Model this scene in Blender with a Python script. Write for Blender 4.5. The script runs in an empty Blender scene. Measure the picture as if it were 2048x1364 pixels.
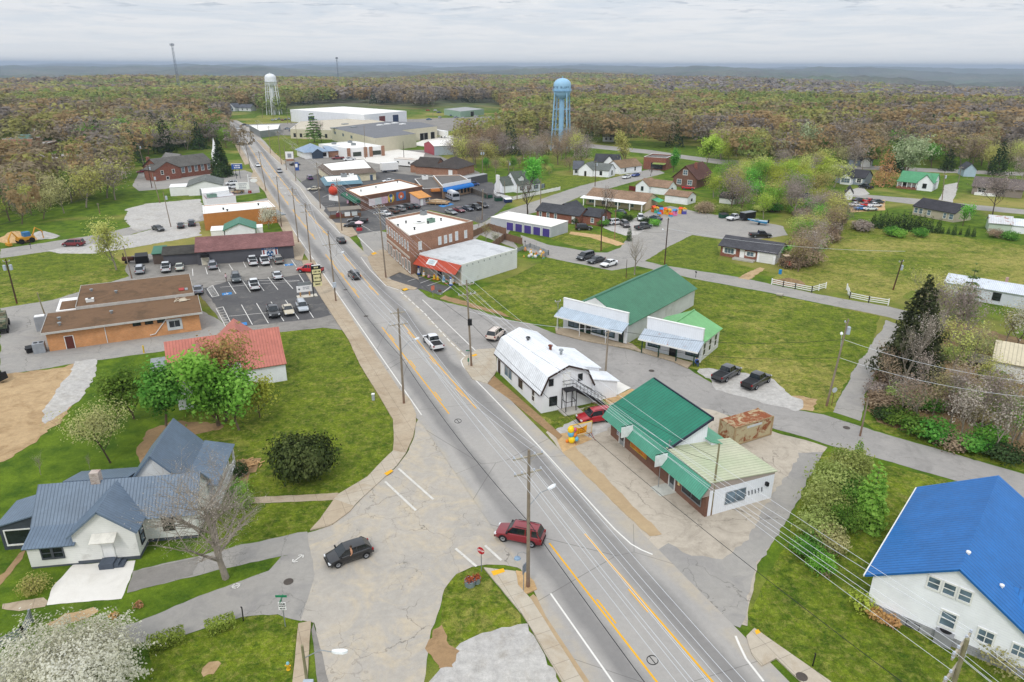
SKYTOP=2.0; SUNP=1.5; EXPO=-.08; HAZE=1.15e-4; HAZECOL=(.52,.63,.78,1)
import bpy, bmesh, math, random
import numpy as np
from mathutils import Vector, Matrix
R=math.radians
random.seed(7); rng=np.random.default_rng(11)
# ------------------------------------------------------------------ camera
FPX=1400.0; CH=42.0; PITCH=math.atan2(552.0,FPX); ROLL=R(0.2)
_f=Vector((0,math.cos(PITCH),-math.sin(PITCH))); _r0=Vector((1,0,0)); _u0=_r0.cross(_f)
_r=_r0*math.cos(ROLL)+_u0*math.sin(ROLL); _u=_u0*math.cos(ROLL)-_r0*math.sin(ROLL)
def ray(px,py): return (_f*FPX+_r*(px-1024)-_u*(py-682)).normalized()
def G(px,py,z=0.0):
 "point of the terrain plane at height z seen at photo pixel px,py"
 d=ray(px,py); t=(z-CH)/d.z; return Vector((d.x*t,d.y*t,z))
def P(v):
 w=Vector(v)-Vector((0,0,CH)); k=FPX/w.dot(_f); return (1024+w.dot(_r)*k, 682-w.dot(_u)*k)
def HZ(b,py):
 "height above ground point b whose picture row is py"
 lo,hi=-5.0,120.0
 for _ in range(50):
  m=(lo+hi)/2
  if P((b[0],b[1],m))[1]>py: lo=m
  else: hi=m
 return (lo+hi)/2
sc=bpy.context.scene; COL=sc.collection
A_ROAD=R(114); O_=G(764,655)
_d=Vector((math.cos(A_ROAD),math.sin(A_ROAD),0)); _n=Vector((math.sin(A_ROAD),-math.cos(A_ROAD),0))
def ST(s,t,z=0): v=O_+_d*s+_n*t; v.z=z; return v
def rdrift(s): return 0 if s<90 else (4.2*min(1,(s-90)/240)**1.6)
# ------------------------------------------------------------------ materials
MATS={}
def srgb(h):
 if isinstance(h,str):
  c=[int(h[i:i+2],16)/255 for i in (0,2,4)]
  return tuple(x/12.92 if x<=.04045 else ((x+.055)/1.055)**2.4 for x in c)
 return tuple(h)
class NT:
 def __init__(s,name):
  s.m=bpy.data.materials.new(name); s.m.use_nodes=True; s.t=s.m.node_tree; s.n=s.t.nodes; s.n.clear()
  s.out=s.n.new('ShaderNodeOutputMaterial'); s.b=s.n.new('ShaderNodeBsdfPrincipled')
  s.t.links.new(s.b.outputs[0],s.out.inputs[0]); s._c={}
 def new(s,t,**k):
  n=s.n.new('ShaderNode'+t)
  for a,b in k.items(): setattr(n,a,b)
  return n
 def L(s,a,b): s.t.links.new(a,b)
 def coord(s,kind='Object'):
  if kind not in s._c: s._c[kind]=(s.new('TexCoord').outputs['Object'] if kind=='Object' else s.new('UVMap').outputs[0] if kind=='UV' else s.new('NewGeometry').outputs['Position'])
  return s._c[kind]
 def val(s,sock,v):
  if hasattr(v,'is_linked'): s.L(v,sock)
  else: sock.default_value=v
 def math(s,op,a,b=0,clamp=False):
  n=s.new('Math',operation=op); n.use_clamp=clamp; s.val(n.inputs[0],a); s.val(n.inputs[1],b); return n.outputs[0]
 def noise(s,scale,detail=3,rough=.55,co=None,dist=0):
  n=s.new('TexNoise'); n.inputs['Scale'].default_value=scale; n.inputs['Detail'].default_value=detail
  n.inputs['Roughness'].default_value=rough; n.inputs['Distortion'].default_value=dist
  s.L(co or s.coord(),n.inputs['Vector']); return n.outputs['Fac']
 def ramp(s,f,lo,hi,a=0.,b=1.):
  n=s.new('MapRange'); n.clamp=True; s.val(n.inputs[0],f)
  for i,v in ((1,lo),(2,hi),(3,a),(4,b)): n.inputs[i].default_value=v
  return n.outputs[0]
 def mix(s,f,a,b,mode='MIX'):
  n=s.new('MixRGB',blend_type=mode); s.val(n.inputs[0],f)
  for i,v in ((1,a),(2,b)):
   if hasattr(v,'is_linked'): s.L(v,n.inputs[i])
   else: n.inputs[i].default_value=(*v[:3],1)
  return n.outputs[0]
 def scalev(s,c,f):
  n=s.new('VectorMath',operation='SCALE')
  if hasattr(c,'is_linked'): s.L(c,n.inputs[0])
  else: n.inputs[0].default_value=c[:3]
  s.val(n.inputs['Scale'],f); return n.outputs[0]
 def xyz(s,kind='Object'):
  k='sep'+kind
  if k not in s._c:
   n=s.new('SeparateXYZ'); s.L(s.coord(kind),n.inputs[0]); s._c[k]=n.outputs
  return s._c[k]
 def fin(s,col,rough=.85,metal=0,bump=None,bs=.3,bd=.02,spec=.3):
  if hasattr(col,'is_linked'): s.L(col,s.b.inputs['Base Color'])
  else: s.b.inputs['Base Color'].default_value=(*col[:3],1)
  s.val(s.b.inputs['Roughness'],rough); s.val(s.b.inputs['Metallic'],metal); s.b.inputs['Specular IOR Level'].default_value=spec
  if bump is not None:
   n=s.new('Bump'); n.inputs['Strength'].default_value=bs; n.inputs['Distance'].default_value=bd
   s.L(bump,n.inputs['Height']); s.L(n.outputs[0],s.b.inputs['Normal'])
  return s.m
def plain(name,col,rough=.7,var=.18,scale=1.2,metal=0,spec=.3,bump=0):
 "painted or bare surface with uneven tone"
 if name in MATS: return MATS[name]
 k=NT(name); c=srgb(col); f=k.ramp(k.noise(scale,5,.65),.25,.75,1-var,1+var)
 f2=k.math('MULTIPLY',f,k.ramp(k.noise(scale*9,3),.2,.8,1-var*.5,1+var*.5))
 MATS[name]=k.fin(k.scalev(c,f2),rough,metal,bump=k.noise(scale*12,3) if bump else None,bs=bump,spec=spec); return MATS[name]
def ribbed(name,col,ax,pitch=.3,rough=.45,rust=None,depth=.35,fade=None):
 "profiled sheet metal with ribs across local axis ax"
 if name in MATS: return MATS[name]
 k=NT(name); c=srgb(col); x=k.xyz()['XYZ'.index(ax.upper())]
 w=k.math('ABSOLUTE',k.math('SUBTRACT',k.math('FRACT',k.math('DIVIDE',x,pitch)),.5))
 rib=k.ramp(w,.36,.46)
 cc=k.scalev(c,k.ramp(k.noise(.5,5,.65),.25,.75,.84,1.14))
 if fade: cc=k.mix(k.ramp(k.noise(.22,3),.3,.75),cc,srgb(fade))
 cc=k.scalev(cc,k.math('MULTIPLY',k.ramp(rib,0,1,1.05,.72),k.ramp(k.noise(2.5,4,.7),.3,.7,.92,1.08)))
 if rust: cc=k.mix(k.ramp(k.noise(.9,6,.7,dist=.6),rust,rust+.07),cc,k.mix(k.noise(5,3),srgb('7a3f22'),srgb('a8643a')))
 MATS[name]=k.fin(cc,rough,.0,bump=rib,bs=depth,bd=.05,spec=.28); return MATS[name]
def brick(name,c1,c2,mortar,scale=1.0,bw=.24,bh=.09):
 if name in MATS: return MATS[name]
 k=NT(name); X=k.xyz(); v=k.new('CombineXYZ'); k.L(k.math('ADD',X[0],X[1]),v.inputs[0]); k.L(X[2],v.inputs[1])
 t=k.new('TexBrick'); t.inputs['Scale'].default_value=scale; t.inputs['Brick Width'].default_value=bw; t.inputs['Row Height'].default_value=bh
 t.inputs['Mortar Size'].default_value=.012; t.inputs['Color1'].default_value=(*srgb(c1),1); t.inputs['Color2'].default_value=(*srgb(c2),1); t.inputs['Mortar'].default_value=(*srgb(mortar),1)
 k.L(v.outputs[0],t.inputs['Vector'])
 cc=k.scalev(t.outputs['Color'],k.ramp(k.noise(.6,5,.65),.25,.75,.78,1.2))
 MATS[name]=k.fin(cc,.9,bump=t.outputs['Fac'],bs=-.25,bd=.02); return MATS[name]
def siding(name,col,pitch=.2,vert=False,var=.1,dirt=None):
 if name in MATS: return MATS[name]
 k=NT(name); X=k.xyz(); x=k.math('ADD',X[0],X[1]) if vert else X[2]
 w=k.math('FRACT',k.math('DIVIDE',x,pitch)); g=k.ramp(w,.0,.14)
 cc=k.scalev(srgb(col),k.math('MULTIPLY',k.ramp(k.noise(.5,5,.6),.25,.75,1-var,1+var),k.ramp(g,0,1,.8,1)))
 if dirt: cc=k.mix(k.ramp(k.noise(.35,6,.7),dirt,dirt+.25,0,.6),cc,srgb('6f6a5c'))
 MATS[name]=k.fin(cc,.6,bump=w,bs=.3,bd=.03); return MATS[name]
def shingle(name,col,ax='X'):
 if name in MATS: return MATS[name]
 k=NT(name); c=srgb(col); X=k.xyz()
 v=k.new('CombineXYZ'); k.L(k.math('ADD',X[0],X[1]),v.inputs[0]); k.L(X[2],v.inputs[1])
 t=k.new('TexBrick'); t.inputs['Scale'].default_value=1; t.inputs['Brick Width'].default_value=.5; t.inputs['Row Height'].default_value=.12; t.inputs['Mortar Size'].default_value=.012
 for n,f in (('Color1',1.15),('Color2',.88),('Mortar',.6)): t.inputs[n].default_value=(*[q*f for q in c],1)
 k.L(v.outputs[0],t.inputs['Vector'])
 cc=k.scalev(t.outputs['Color'],k.math('MULTIPLY',k.ramp(k.noise(.35,6,.7),.25,.75,.72,1.28),k.ramp(k.noise(7,3),.2,.8,.8,1.2)))
 MATS[name]=k.fin(cc,.95,spec=.15); return MATS[name]
def flatroof(name,col,stain,amt=.5):
 if name in MATS: return MATS[name]
 k=NT(name)
 cc=k.mix(k.ramp(k.noise(.25,6,.7,dist=.8),amt,amt+.25,0,.8),srgb(col),srgb(stain))
 cc=k.scalev(cc,k.math('MULTIPLY',k.ramp(k.noise(1.6,5,.7),.2,.8,.85,1.12),k.ramp(k.noise(16,2),.2,.8,.92,1.08)))
 MATS[name]=k.fin(cc,.9,spec=.2); return MATS[name]
def glassm(name,col='20262a',rough=.12):
 if name in MATS: return MATS[name]
 k=NT(name); MATS[name]=k.fin(k.scalev(srgb(col),k.ramp(k.noise(.9,2),.3,.7,.6,1.5)),rough,spec=.6); return MATS[name]
# ------------------------------------------------------------------ mesh builder
class MB:
 def __init__(s): s.v=[]; s.f=[]; s.mi=[]; s.uv=None
 def add(s,vs,fs,m=0):
  o=len(s.v); s.v+= [tuple(p) for p in vs]
  for f in fs: s.f.append([i+o for i in f]); s.mi.append(m)
  return s
 def quad(s,a,b,c,d,m=0): return s.add([a,b,c,d],[(0,1,2,3)],m)
 def tri(s,a,b,c,m=0): return s.add([a,b,c],[(0,1,2)],m)
 def box(s,x0,x1,y0,y1,z0,z1,m=0,ch=0):
  if x0>x1:x0,x1=x1,x0
  if y0>y1:y0,y1=y1,y0
  v=[(x,y,z) for z in (z0,z1) for x,y in ((x0,y0),(x1,y0),(x1,y1),(x0,y1))]
  return s.add(v,[(3,2,1,0),(4,5,6,7),(0,1,5,4),(1,2,6,5),(2,3,7,6),(3,0,4,7)],m)
 def prism(s,pts,z0,z1,m=0):
  "vertical extrusion of a ground outline"
  n=len(pts);
  ar=sum(pts[i][0]*pts[(i+1)%n][1]-pts[(i+1)%n][0]*pts[i][1] for i in range(n))
  if ar<0: pts=pts[::-1]
  v=[(p[0],p[1],z0) for p in pts]+[(p[0],p[1],z1) for p in pts]
  return s.add(v,[tuple(range(n-1,-1,-1)),tuple(range(n,2*n))]+[(i,(i+1)%n,n+(i+1)%n,n+i) for i in range(n)],m)
 def ext(s,prof,ax,a,b,m=0):
  "profile polygon (2D) extruded along local axis ax from a to b"
  n=len(prof)
  def mk(p,q): return {'x':(q,p[0],p[1]),'y':(p[0],q,p[1]),'z':(p[0],p[1],q)}[ax]
  v=[mk(p,a) for p in prof]+[mk(p,b) for p in prof]
  return s.add(v,[tuple(range(n-1,-1,-1)),tuple(range(n,2*n))]+[(i,(i+1)%n,n+(i+1)%n,n+i) for i in range(n)],m)
 def slab(s,a,b,c,d,t,m=0):
  "sloped sheet a,b,c,d (top) with thickness t below"
  P4=[Vector(p) for p in (a,b,c,d)]; nn=(P4[1]-P4[0]).cross(P4[2]-P4[0]).normalized()
  if nn.z<0: P4=P4[::-1]; nn=-nn
  lo=[p-nn*t for p in P4]
  return s.add([*P4,*lo],[(0,1,2,3),(7,6,5,4)]+[(i,i+4,(i+1)%4+4,(i+1)%4) for i in range(4)],m)
 def tube(s,pts,rad,n=6,m=0,cap=True):
  pts=[Vector(p) for p in pts]; rad=rad if isinstance(rad,(list,tuple)) else [rad]*len(pts)
  o=len(s.v); up=Vector((0,0,1))
  for i,p in enumerate(pts):
   t=(pts[min(i+1,len(pts)-1)]-pts[max(i-1,0)]).normalized()
   a=t.cross(up); a=a if a.length>.05 else t.cross(Vector((1,0,0))); a.normalize(); b=a.cross(t)
   for k in range(n):
    w=2*math.pi*k/n; s.v.append(tuple(p+(a*math.cos(w)+b*math.sin(w))*rad[i]))
  for i in range(len(pts)-1):
   for k in range(n):
    s.f.append([o+i*n+k,o+(i+1)*n+k,o+(i+1)*n+(k+1)%n,o+i*n+(k+1)%n]); s.mi.append(m)
  if cap:
   s.f.append([o+k for k in range(n)]); s.mi.append(m)
   e=o+(len(pts)-1)*n; s.f.append([e+k for k in range(n-1,-1,-1)]); s.mi.append(m)
  return s
 def lathe(s,prof,n=16,m=0,c=(0,0)):
  o=len(s.v)
  for r,z in prof:
   for k in range(n):
    w=2*math.pi*k/n; s.v.append((c[0]+r*math.cos(w),c[1]+r*math.sin(w),z))
  for i in range(len(prof)-1):
   for k in range(n): s.f.append([o+i*n+k,o+i*n+(k+1)%n,o+(i+1)*n+(k+1)%n,o+(i+1)*n+k]); s.mi.append(m)
  s.f.append([o+k for k in range(n-1,-1,-1)]); s.mi.append(m)
  e=o+(len(prof)-1)*n; s.f.append([e+k for k in range(n)]); s.mi.append(m)
  return s
 def ball(s,c,r,n=8,m=0,sz=1.0):
  prof=[(max(.01,r*math.sin(math.pi*i/n)),c[2]-r*sz*math.cos(math.pi*i/n)) for i in range(n+1)]
  return s.lathe(prof,n+2,m,(c[0],c[1]))
 def build(s,name,mats,parent=None,smooth=False):
  me=bpy.data.meshes.new(name); me.from_pydata(s.v,[],s.f)
  mats=mats if isinstance(mats,(list,tuple)) else [mats]
  for m in mats: me.materials.append(m)
  me.polygons.foreach_set('material_index',s.mi)
  if smooth: me.polygons.foreach_set('use_smooth',[True]*len(s.f))
  if s.uv:
   u=me.uv_layers.new(name='UVMap')
   for l in me.loops: u.data[l.index].uv=s.uv[l.vertex_index]
  me.update()
  o=bpy.data.objects.new(name,me); COL.objects.link(o)
  if parent is not None: o.parent=parent
  return o
def tag(o,label,cat,group=None):
 o['label']=label; o['category']=cat
 if group: o['group']=group
 return o
def thing(name,label,cat,loc=(0,0,0),rz=0,group=None):
 o=bpy.data.objects.new(name,None); COL.objects.link(o); o.empty_display_size=.5
 o.location=loc; o.rotation_euler=(0,0,rz); return tag(o,label,cat,group)
def copytree(o,parent=None):
 c=o.copy(); COL.objects.link(c)
 if parent is not None: c.parent=parent
 for ch in list(o.children): copytree(ch,c)
 return c
def jit(pts,step=1.2,amp=.25,seed=1):
 "worn, uneven outline: slow wander plus small bites"
 r=random.Random(seed); out=[]; step=min(step,.7 if step<2 else step); wx=wy=0.
 for i,p in enumerate(pts):
  q=pts[(i+1)%len(pts)]; d=(Vector(q)-Vector(p)); n=max(1,min(140,int(d.length/step)))
  for k in range(n):
   w=Vector(p)+d*(k/n); wx=wx*.8+r.uniform(-amp,amp)*.75; wy=wy*.8+r.uniform(-amp,amp)*.75
   if amp: w+=Vector((wx+r.uniform(-amp,amp)*.5,wy+r.uniform(-amp,amp)*.5,0))
   out.append(w)
 return out
_NS=0
from mathutils.geometry import tessellate_polygon
def sheet(name,pts,z,m,amp=0,step=1.2,label=None,thick=0):
 "one flat ground sheet from world points"
 pts=[Vector((p[0],p[1],0)) for p in pts]
 if amp: pts=jit(pts,step,amp,len(name)+len(pts)+int(abs(pts[0].x)*7))
 n=len(pts); ar=sum(pts[i].x*pts[(i+1)%n].y-pts[(i+1)%n].x*pts[i].y for i in range(n))
 if ar<0: pts=pts[::-1]
 global _NS; _NS+=1; z+=_NS*6e-5
 tr=tessellate_polygon([pts]); vv=[(p.x,p.y,z) for p in pts]; ff=[]
 for t3 in tr:
  a,b,c=(pts[i] for i in t3)
  ff.append(t3 if (b-a).cross(c-a).z>0 else t3[::-1])
 if thick:
  vv+=[(p.x,p.y,z-thick) for p in pts]
  ff+=[(i,i+n,(i+1)%n+n,(i+1)%n) for i in range(n)]
 me=bpy.data.meshes.new(name); me.from_pydata(vv,[],ff); me.update(); me.materials.append(m)
 o=bpy.data.objects.new(name,me); COL.objects.link(o); o['kind']='structure'
 if label: o['label']=label
 return o
def gp(*px): return [G(x,y) for x,y in px]
def text_mesh(txt,size,m,name='lettering',parent=None,loc=(0,0,0),rot=(R(90),0,0),ext=.01,bold=.0,sx=1):
 cu=bpy.data.curves.new(name,'FONT'); cu.body=txt; cu.size=size; cu.align_x='CENTER'; cu.align_y='CENTER'; cu.extrude=ext; cu.offset=bold; cu.resolution_u=2
 t=bpy.data.objects.new(name+'_c',cu); COL.objects.link(t)
 dg=bpy.context.evaluated_depsgraph_get(); me=bpy.data.meshes.new_from_object(t.evaluated_get(dg)); bpy.data.objects.remove(t)
 me.materials.clear(); me.materials.append(m)
 o=bpy.data.objects.new(name,me); COL.objects.link(o); o.parent=parent; o.location=loc; o.rotation_euler=rot; o.scale=(sx,1,1); return o
# ------------------------------------------------------------------ ground surfaces
def grassmat(name,dry=.5,warm=0.):
 k=NT(name); co=k.coord('pos')
 big=k.noise(.035,4,.6,co,dist=.5); mid=k.noise(.35,6,.68,co,dist=.4); fine=k.noise(3.5,5,.75,co); tiny=k.noise(14,2,.6,co)
 g=k.mix(k.ramp(mid,.36,.64),srgb('425515'),srgb('6c7a20'))
 g=k.mix(k.ramp(k.noise(.9,5,.7,co),.5,.68,0,.6),g,srgb('7b8630'))
 s=k.math('ADD',k.math('MULTIPLY',big,.55),k.math('MULTIPLY',k.noise(.55,6,.72,co,dist=.8),.45))
 g=k.mix(k.ramp(s,dry,dry+.13,0,.8),g,k.mix(k.noise(1.3,4,.6,co),srgb('9c8f50'),srgb('a59a58')))
 g=k.mix(k.ramp(s,dry-.21,dry-.1,.55,0),g,srgb('2a480e'))
 g=k.mix(k.ramp(k.noise(1.5,6,.78,co,dist=.5),.5,.62,0,.5),g,srgb('8b8648')); g=k.mix(k.ramp(k.noise(1.1,6,.78,co,dist=.7),.52,.62,0,.6),g,srgb('2c4a12'))
 f=k.math('MULTIPLY',k.math('MULTIPLY',k.ramp(fine,.3,.7,.62,1.36),k.ramp(k.noise(1.3,4,.7,co,dist=.6),.3,.7,.78,1.22)),k.ramp(tiny,.25,.75,.7,1.28))
 return k.fin(k.scalev(g,f),.95,bump=k.math('ADD',fine,tiny),bs=.5,bd=.08,spec=.1)
def pave(name,base,alt,stain=None,fine=.1,crack=0,cs=.22,cw=.012,amt=.5,bump=.15,crackcol='4a4640',joint=0):
 k=NT(name); co=k.coord('pos')
 c=k.mix(k.ramp(k.noise(.12,5,.65,co,dist=.6),.35,.65),srgb(base),srgb(alt))
 if stain: c=k.mix(k.ramp(k.noise(.28,7,.72,co,dist=1.2),amt,amt+.2,0,.75),c,srgb(stain))
 if crack:
  nv=k.new('TexNoise'); nv.inputs['Scale'].default_value=.9; nv.inputs['Detail'].default_value=4; k.L(co,nv.inputs['Vector'])
  ad=k.new('MixRGB',blend_type='LINEAR_LIGHT'); ad.inputs[0].default_value=.8; k.L(co,ad.inputs[1]); k.L(nv.outputs['Color'],ad.inputs[2])
  for sc_,w in ((cs,cw),(cs*2.7,cw*1.1)):
   v=k.new('TexVoronoi',feature='DISTANCE_TO_EDGE'); v.inputs['Scale'].default_value=sc_; k.L(ad.outputs[0],v.inputs['Vector'])
   msk=k.ramp(k.noise(.09 if sc_==cs else .16,2,.5,co),.42 if sc_==cs else .55,.62,0,crack)
   c=k.mix(k.math('MULTIPLY',k.ramp(v.outputs['Distance'],0,w,1,0),msk),c,srgb(crackcol))
 if joint:
  mp=k.new('Mapping'); mp.inputs['Rotation'].default_value=(0,0,-A_ROAD); k.L(co,mp.inputs[0]); br=k.new('TexBrick'); br.offset=0; br.inputs['Scale'].default_value=1; br.inputs['Brick Width'].default_value=joint; br.inputs['Row Height'].default_value=joint; br.inputs['Mortar Size'].default_value=.018
  k.L(mp.outputs[0],br.inputs['Vector']); c=k.mix(k.math('MULTIPLY',br.outputs['Fac'],.55),c,srgb(crackcol))
 f=k.math('MULTIPLY',k.ramp(k.noise(1.4,6,.72,co),.25,.75,1-fine,1+fine),k.ramp(k.noise(20,3,.7,co),.2,.8,1-fine*.9,1+fine*.9))
 return k.fin(k.scalev(c,f),.92,bump=k.noise(22,3,.6,co),bs=bump,bd=.01,spec=.2)
m_grass=grassmat('lawn_grass',.505); m_dry=grassmat('field_grass',.45); m_lush=grassmat('lush_grass',.55)
m_asph=pave('grey_asphalt','8d8a86','999590','7d7a76',.09,.7,.09,.004)
m_oldc=pave('cracked_old_pavement','a9a297','9f9a92','b8aa92',.11,.75,.19,.009,.46)
m_lane=pave('lane_asphalt','908d88','9a968f','858280',.1,.8,.12,.007)
m_lot=pave('dark_lot_asphalt','504f50','5d5c5b','858078',.14,.4,.1,.005,.55)
m_lot2=pave('worn_lot_asphalt','7f7b76','8b8780','68655f',.13,.6,.12,.006)
m_walk=pave('pavement_concrete','a3937d','ad9f8a','8f7d66',.12,.0,amt=.5,joint=2.2)
m_walk2=pave('new_pavement_concrete','b3aa9a','ada291','a08f77',.1,joint=1.6)
m_pad=pave('concrete_pad','b1a798','a59c8e','7c7468',.12,.7,.12,.008,.52)
m_white=pave('white_concrete','d2cec6','dad7d0','c2bdb2',.05)
m_gravel=pave('grey_gravel','a8a5a1','b3b0aa','9a948a',.28,bump=.6)
m_gravelb=pave('brown_gravel','b2946a','bf9f74','9b7f5a',.3,bump=.6)
m_dirt=pave('bare_dirt','a88f6c','b39a76','8a7050',.2,bump=.7,amt=.45)
m_soil=pave('brown_soil','8e7354','9a7f5e','6f5840',.18,bump=.5)
m_leafl=pave('leaf_litter','7c6548','8d7554','5c4a34',.35,bump=.7)
m_tan=pave('tan_sand_strip','a58f70','ae9979','967f62',.1)
def roadmat():
 "asphalt with the worn wheel lanes of a three lane street; UV.x runs across, in metres"
 k=NT('main_road_asphalt'); co=k.coord('pos'); u=k.xyz('UV')[0]
 c=k.mix(k.ramp(k.noise(.1,5,.65,co,dist=.4),.35,.65),srgb('979490'),srgb('a19d97'))
 u2=k.math('ADD',u,k.ramp(k.noise(.25,3,.6,co),.2,.8,-.35,.35))
 def band(c0,w): return k.ramp(k.math('ABSOLUTE',k.math('SUBTRACT',u2,c0)),w*.35,w,1,0)
 d=k.math('MAXIMUM',band(5.35,1.5),band(-1.45,1.35))
 c=k.mix(k.math('MULTIPLY',d,k.ramp(k.noise(.07,4,.6,co),.3,.7,.55,.95)),c,srgb('757371'))
 e=k.math('MAXIMUM',band(8.4,1.2),band(-4.2,.9))
 c=k.mix(k.math('MULTIPLY',e,k.ramp(k.noise(.3,6,.7,co),.4,.6,.1,.8)),c,srgb('aaa08f'))
 v=k.new('TexVoronoi',feature='DISTANCE_TO_EDGE'); v.inputs['Scale'].default_value=.07; k.L(co,v.inputs['Vector'])
 c=k.mix(k.ramp(v.outputs['Distance'],0,.003,.7,0),c,srgb('55524e'))
 f=k.math('MULTIPLY',k.ramp(k.noise(2,6,.72,co),.25,.75,.93,1.07),k.ramp(k.noise(26,3,.7,co),.2,.8,.93,1.07))
 return k.fin(k.scalev(c,f),.9,bump=k.noise(26,2,.6,co),bs=.12,bd=.01,spec=.25)
m_road=roadmat()
m_paintw=pave('white_road_paint','dcdad4','d2cfc8','b5b1aa',.06,amt=.6); m_painty=pave('yellow_road_paint','e0a92c','d8a22a','c79a3a',.06,amt=.62)
def worn():
 k=NT('worn_white_paint'); m=k.fin(k.scalev(srgb('cfccc4'),k.ramp(k.noise(2,4),.3,.7,.85,1.05)),.9); k.L(k.ramp(k.noise(2.2,6,.75,dist=.5),.28,.42,0.35,.97),k.b.inputs['Alpha']); return m
m_wornw=worn(); m_blue=pave('blue_parking_paint','3f7fb8','3a78b0',None,.06)
# terrain: flat town plateau, then the land drops and rolls away in wooded ridges
def hsh(x,y,s):
 return (np.sin(x/s+1.3*np.sin(y/(s*1.7)))+np.sin(y/(s*.83)+1.1*np.sin(x/(s*1.3)+2))+.6*np.sin((x+y)/(s*.47)+1.7*np.sin((x-y)/(s*.9))))
def thei(x,y):
 d=np.hypot(x,y); a=np.arctan2(x,y)
 drop=np.clip((d-1750-200*np.sin(a*5+1))/1400,0,1); drop=drop*drop*(3-2*drop)
 h=np.clip((d-850)/600,0,1)*(3.2*hsh(x,y,230)-4)-34*drop+drop*(13*hsh(x+900,y,330)+15*hsh(x,y-700,900)*np.clip(d/6000,0,1))
 h+=np.clip((d-3000)/13000,0,1)*30
 return h-np.clip((a-.25)/.3,0,1)*np.clip((d-800)/900,0,1)*14
def terrain():
 rr=[0,60,150,300,500,700]+list(np.geomspace(800,19000,150)); na=360
 th=np.linspace(-math.pi*.36,math.pi*.36,na)
 pts=[];
 for r in rr: pts.append(np.stack([r*np.sin(th),r*np.cos(th)-130],1))
 pts=np.concatenate(pts); d=np.hypot(pts[:,0],pts[:,1]); z=thei(pts[:,0],pts[:,1])
 far=np.clip((d-2500)/900,0,1)
 z=z+far*(3+2.5*hsh(pts[:,0]*1.0,pts[:,1],13)+2*hsh(pts[:,0],pts[:,1]+50,31)); z[d<600]=0
 fs=[];
 for i in range(len(rr)-1):
  for j in range(na-1): fs.append((i*na+j,(i+1)*na+j,(i+1)*na+j+1,i*na+j+1))
 me=bpy.data.meshes.new('ground'); me.from_pydata(np.c_[pts,z].tolist(),[],fs)
 o=bpy.data.objects.new('ground',me); COL.objects.link(o); o['kind']='structure'
 k=NT('ground_cover'); co=k.coord('pos')
 ln=k.new('VectorMath',operation='LENGTH'); k.L(co,ln.inputs[0])
 big=k.noise(.02,4,.6,co,dist=.5); mid=k.noise(.3,6,.68,co)
 g=k.mix(k.ramp(mid,.36,.64),srgb('3a5316'),srgb('61761f')); g=k.mix(k.ramp(big,.5,.64,0,.8),g,srgb('94884e'))
 f=k.math('MULTIPLY',k.ramp(k.noise(3.5,4,.75,co),.25,.75,.72,1.25),k.ramp(k.noise(14,2,.6,co),.2,.8,.75,1.25)); g=k.scalev(g,f)
 cell=k.new('TexVoronoi'); cell.inputs['Scale'].default_value=.075; k.L(co,cell.inputs['Vector'])
 sp=k.new('SeparateColor'); k.L(cell.outputs['Color'],sp.inputs[0])
 w=k.mix(k.ramp(sp.outputs[0],.35,.7),srgb('5c554e'),srgb('62644a')); w=k.mix(k.ramp(k.noise(.004,4,.6,co),.45,.62,0,.8),w,srgb('4c5a3c'))
 w=k.scalev(w,k.math('MULTIPLY',k.ramp(sp.outputs[1],0,1,.7,1.25),k.ramp(k.noise(.0016,5,.6,co),.35,.65,.6,1.3)))
 MATS['ground']=k.fin(k.mix(k.ramp(ln.outputs['Value'],700,900),g,w),.95,bump=k.noise(3,3,.6,co),bs=.3,bd=.1,spec=.1)
 me.materials.append(MATS['ground']); return o
terrain()
# ---- sheets, lowest first (z in millimetre steps)
def S(name,m,z,px,amp=0,step=1.2,thick=0): return sheet(name,gp(*px),z*.008,m,amp,step,thick=thick)
# lawns and fields
S('lawn',m_lush,1,[(492,672),(680,652),(718,720),(760,800),(786,840),(785,880),(768,920),(735,955),(700,990),(640,1000),(480,1010),(380,900),(330,860),(440,760)],.3)
S('lawn',m_lush,1,[(480,1010),(680,995),(650,1030),(615,1066),(540,1080),(430,1090),(430,1040)],.2)
S('lawn',m_lush,1,[(300,1364),(300,1300),(480,1236),(545,1228),(598,1244),(592,1300),(584,1364),(584,1450),(250,1450)],.2)
S('lawn',m_grass,1,[(884,1180),(905,1152),(945,1136),(968,1138),(1045,1232),(1045,1248),(960,1265),(905,1300),(880,1310),(880,1240)],.15,.6)
S('lawn',m_lush,1,[(1490,1230),(1520,1190),(1560,1100),(1640,900),(1700,915),(1850,950),(2048,1010),(2120,1060),(2120,1450),(1680,1400),(1495,1270)],.2)
S('lawn',m_grass,1,[(938,610),(905,595),(1010,560),(1100,514),(1220,548),(1400,560),(1600,600),(1760,632),(1745,690),(1712,728),(1690,772),(1668,822),(1640,826),(1390,740),(1115,655),(1040,640)],.2)
S('lawn',m_grass,1,[(0,510),(190,470),(262,545),(240,600),(100,600),(0,620)],.3)
S('field',m_dry,1,[(1640,460),(1700,440),(1900,470),(2120,500),(2120,580),(1900,550),(1780,605),(1640,575),(1540,560),(1600,500)],.4)
S('lawn',m_lush,1,[(1290,520),(1385,468),(1432,474),(1440,520),(1540,545),(1508,552),(1440,545),(1330,528)],.2)
S('lawn',m_lush,1,[(1310,405),(1330,380),(1440,400),(1460,420),(1410,428)],.3)
S('lawn',m_lush,1,[(1060,375),(1110,350),(1190,355),(1240,352),(1120,380)],.2)
S('lawn',m_grass,1,[(1100,478),(1150,455),(1240,470),(1250,480),(1200,502),(1140,490)],.2)
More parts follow.
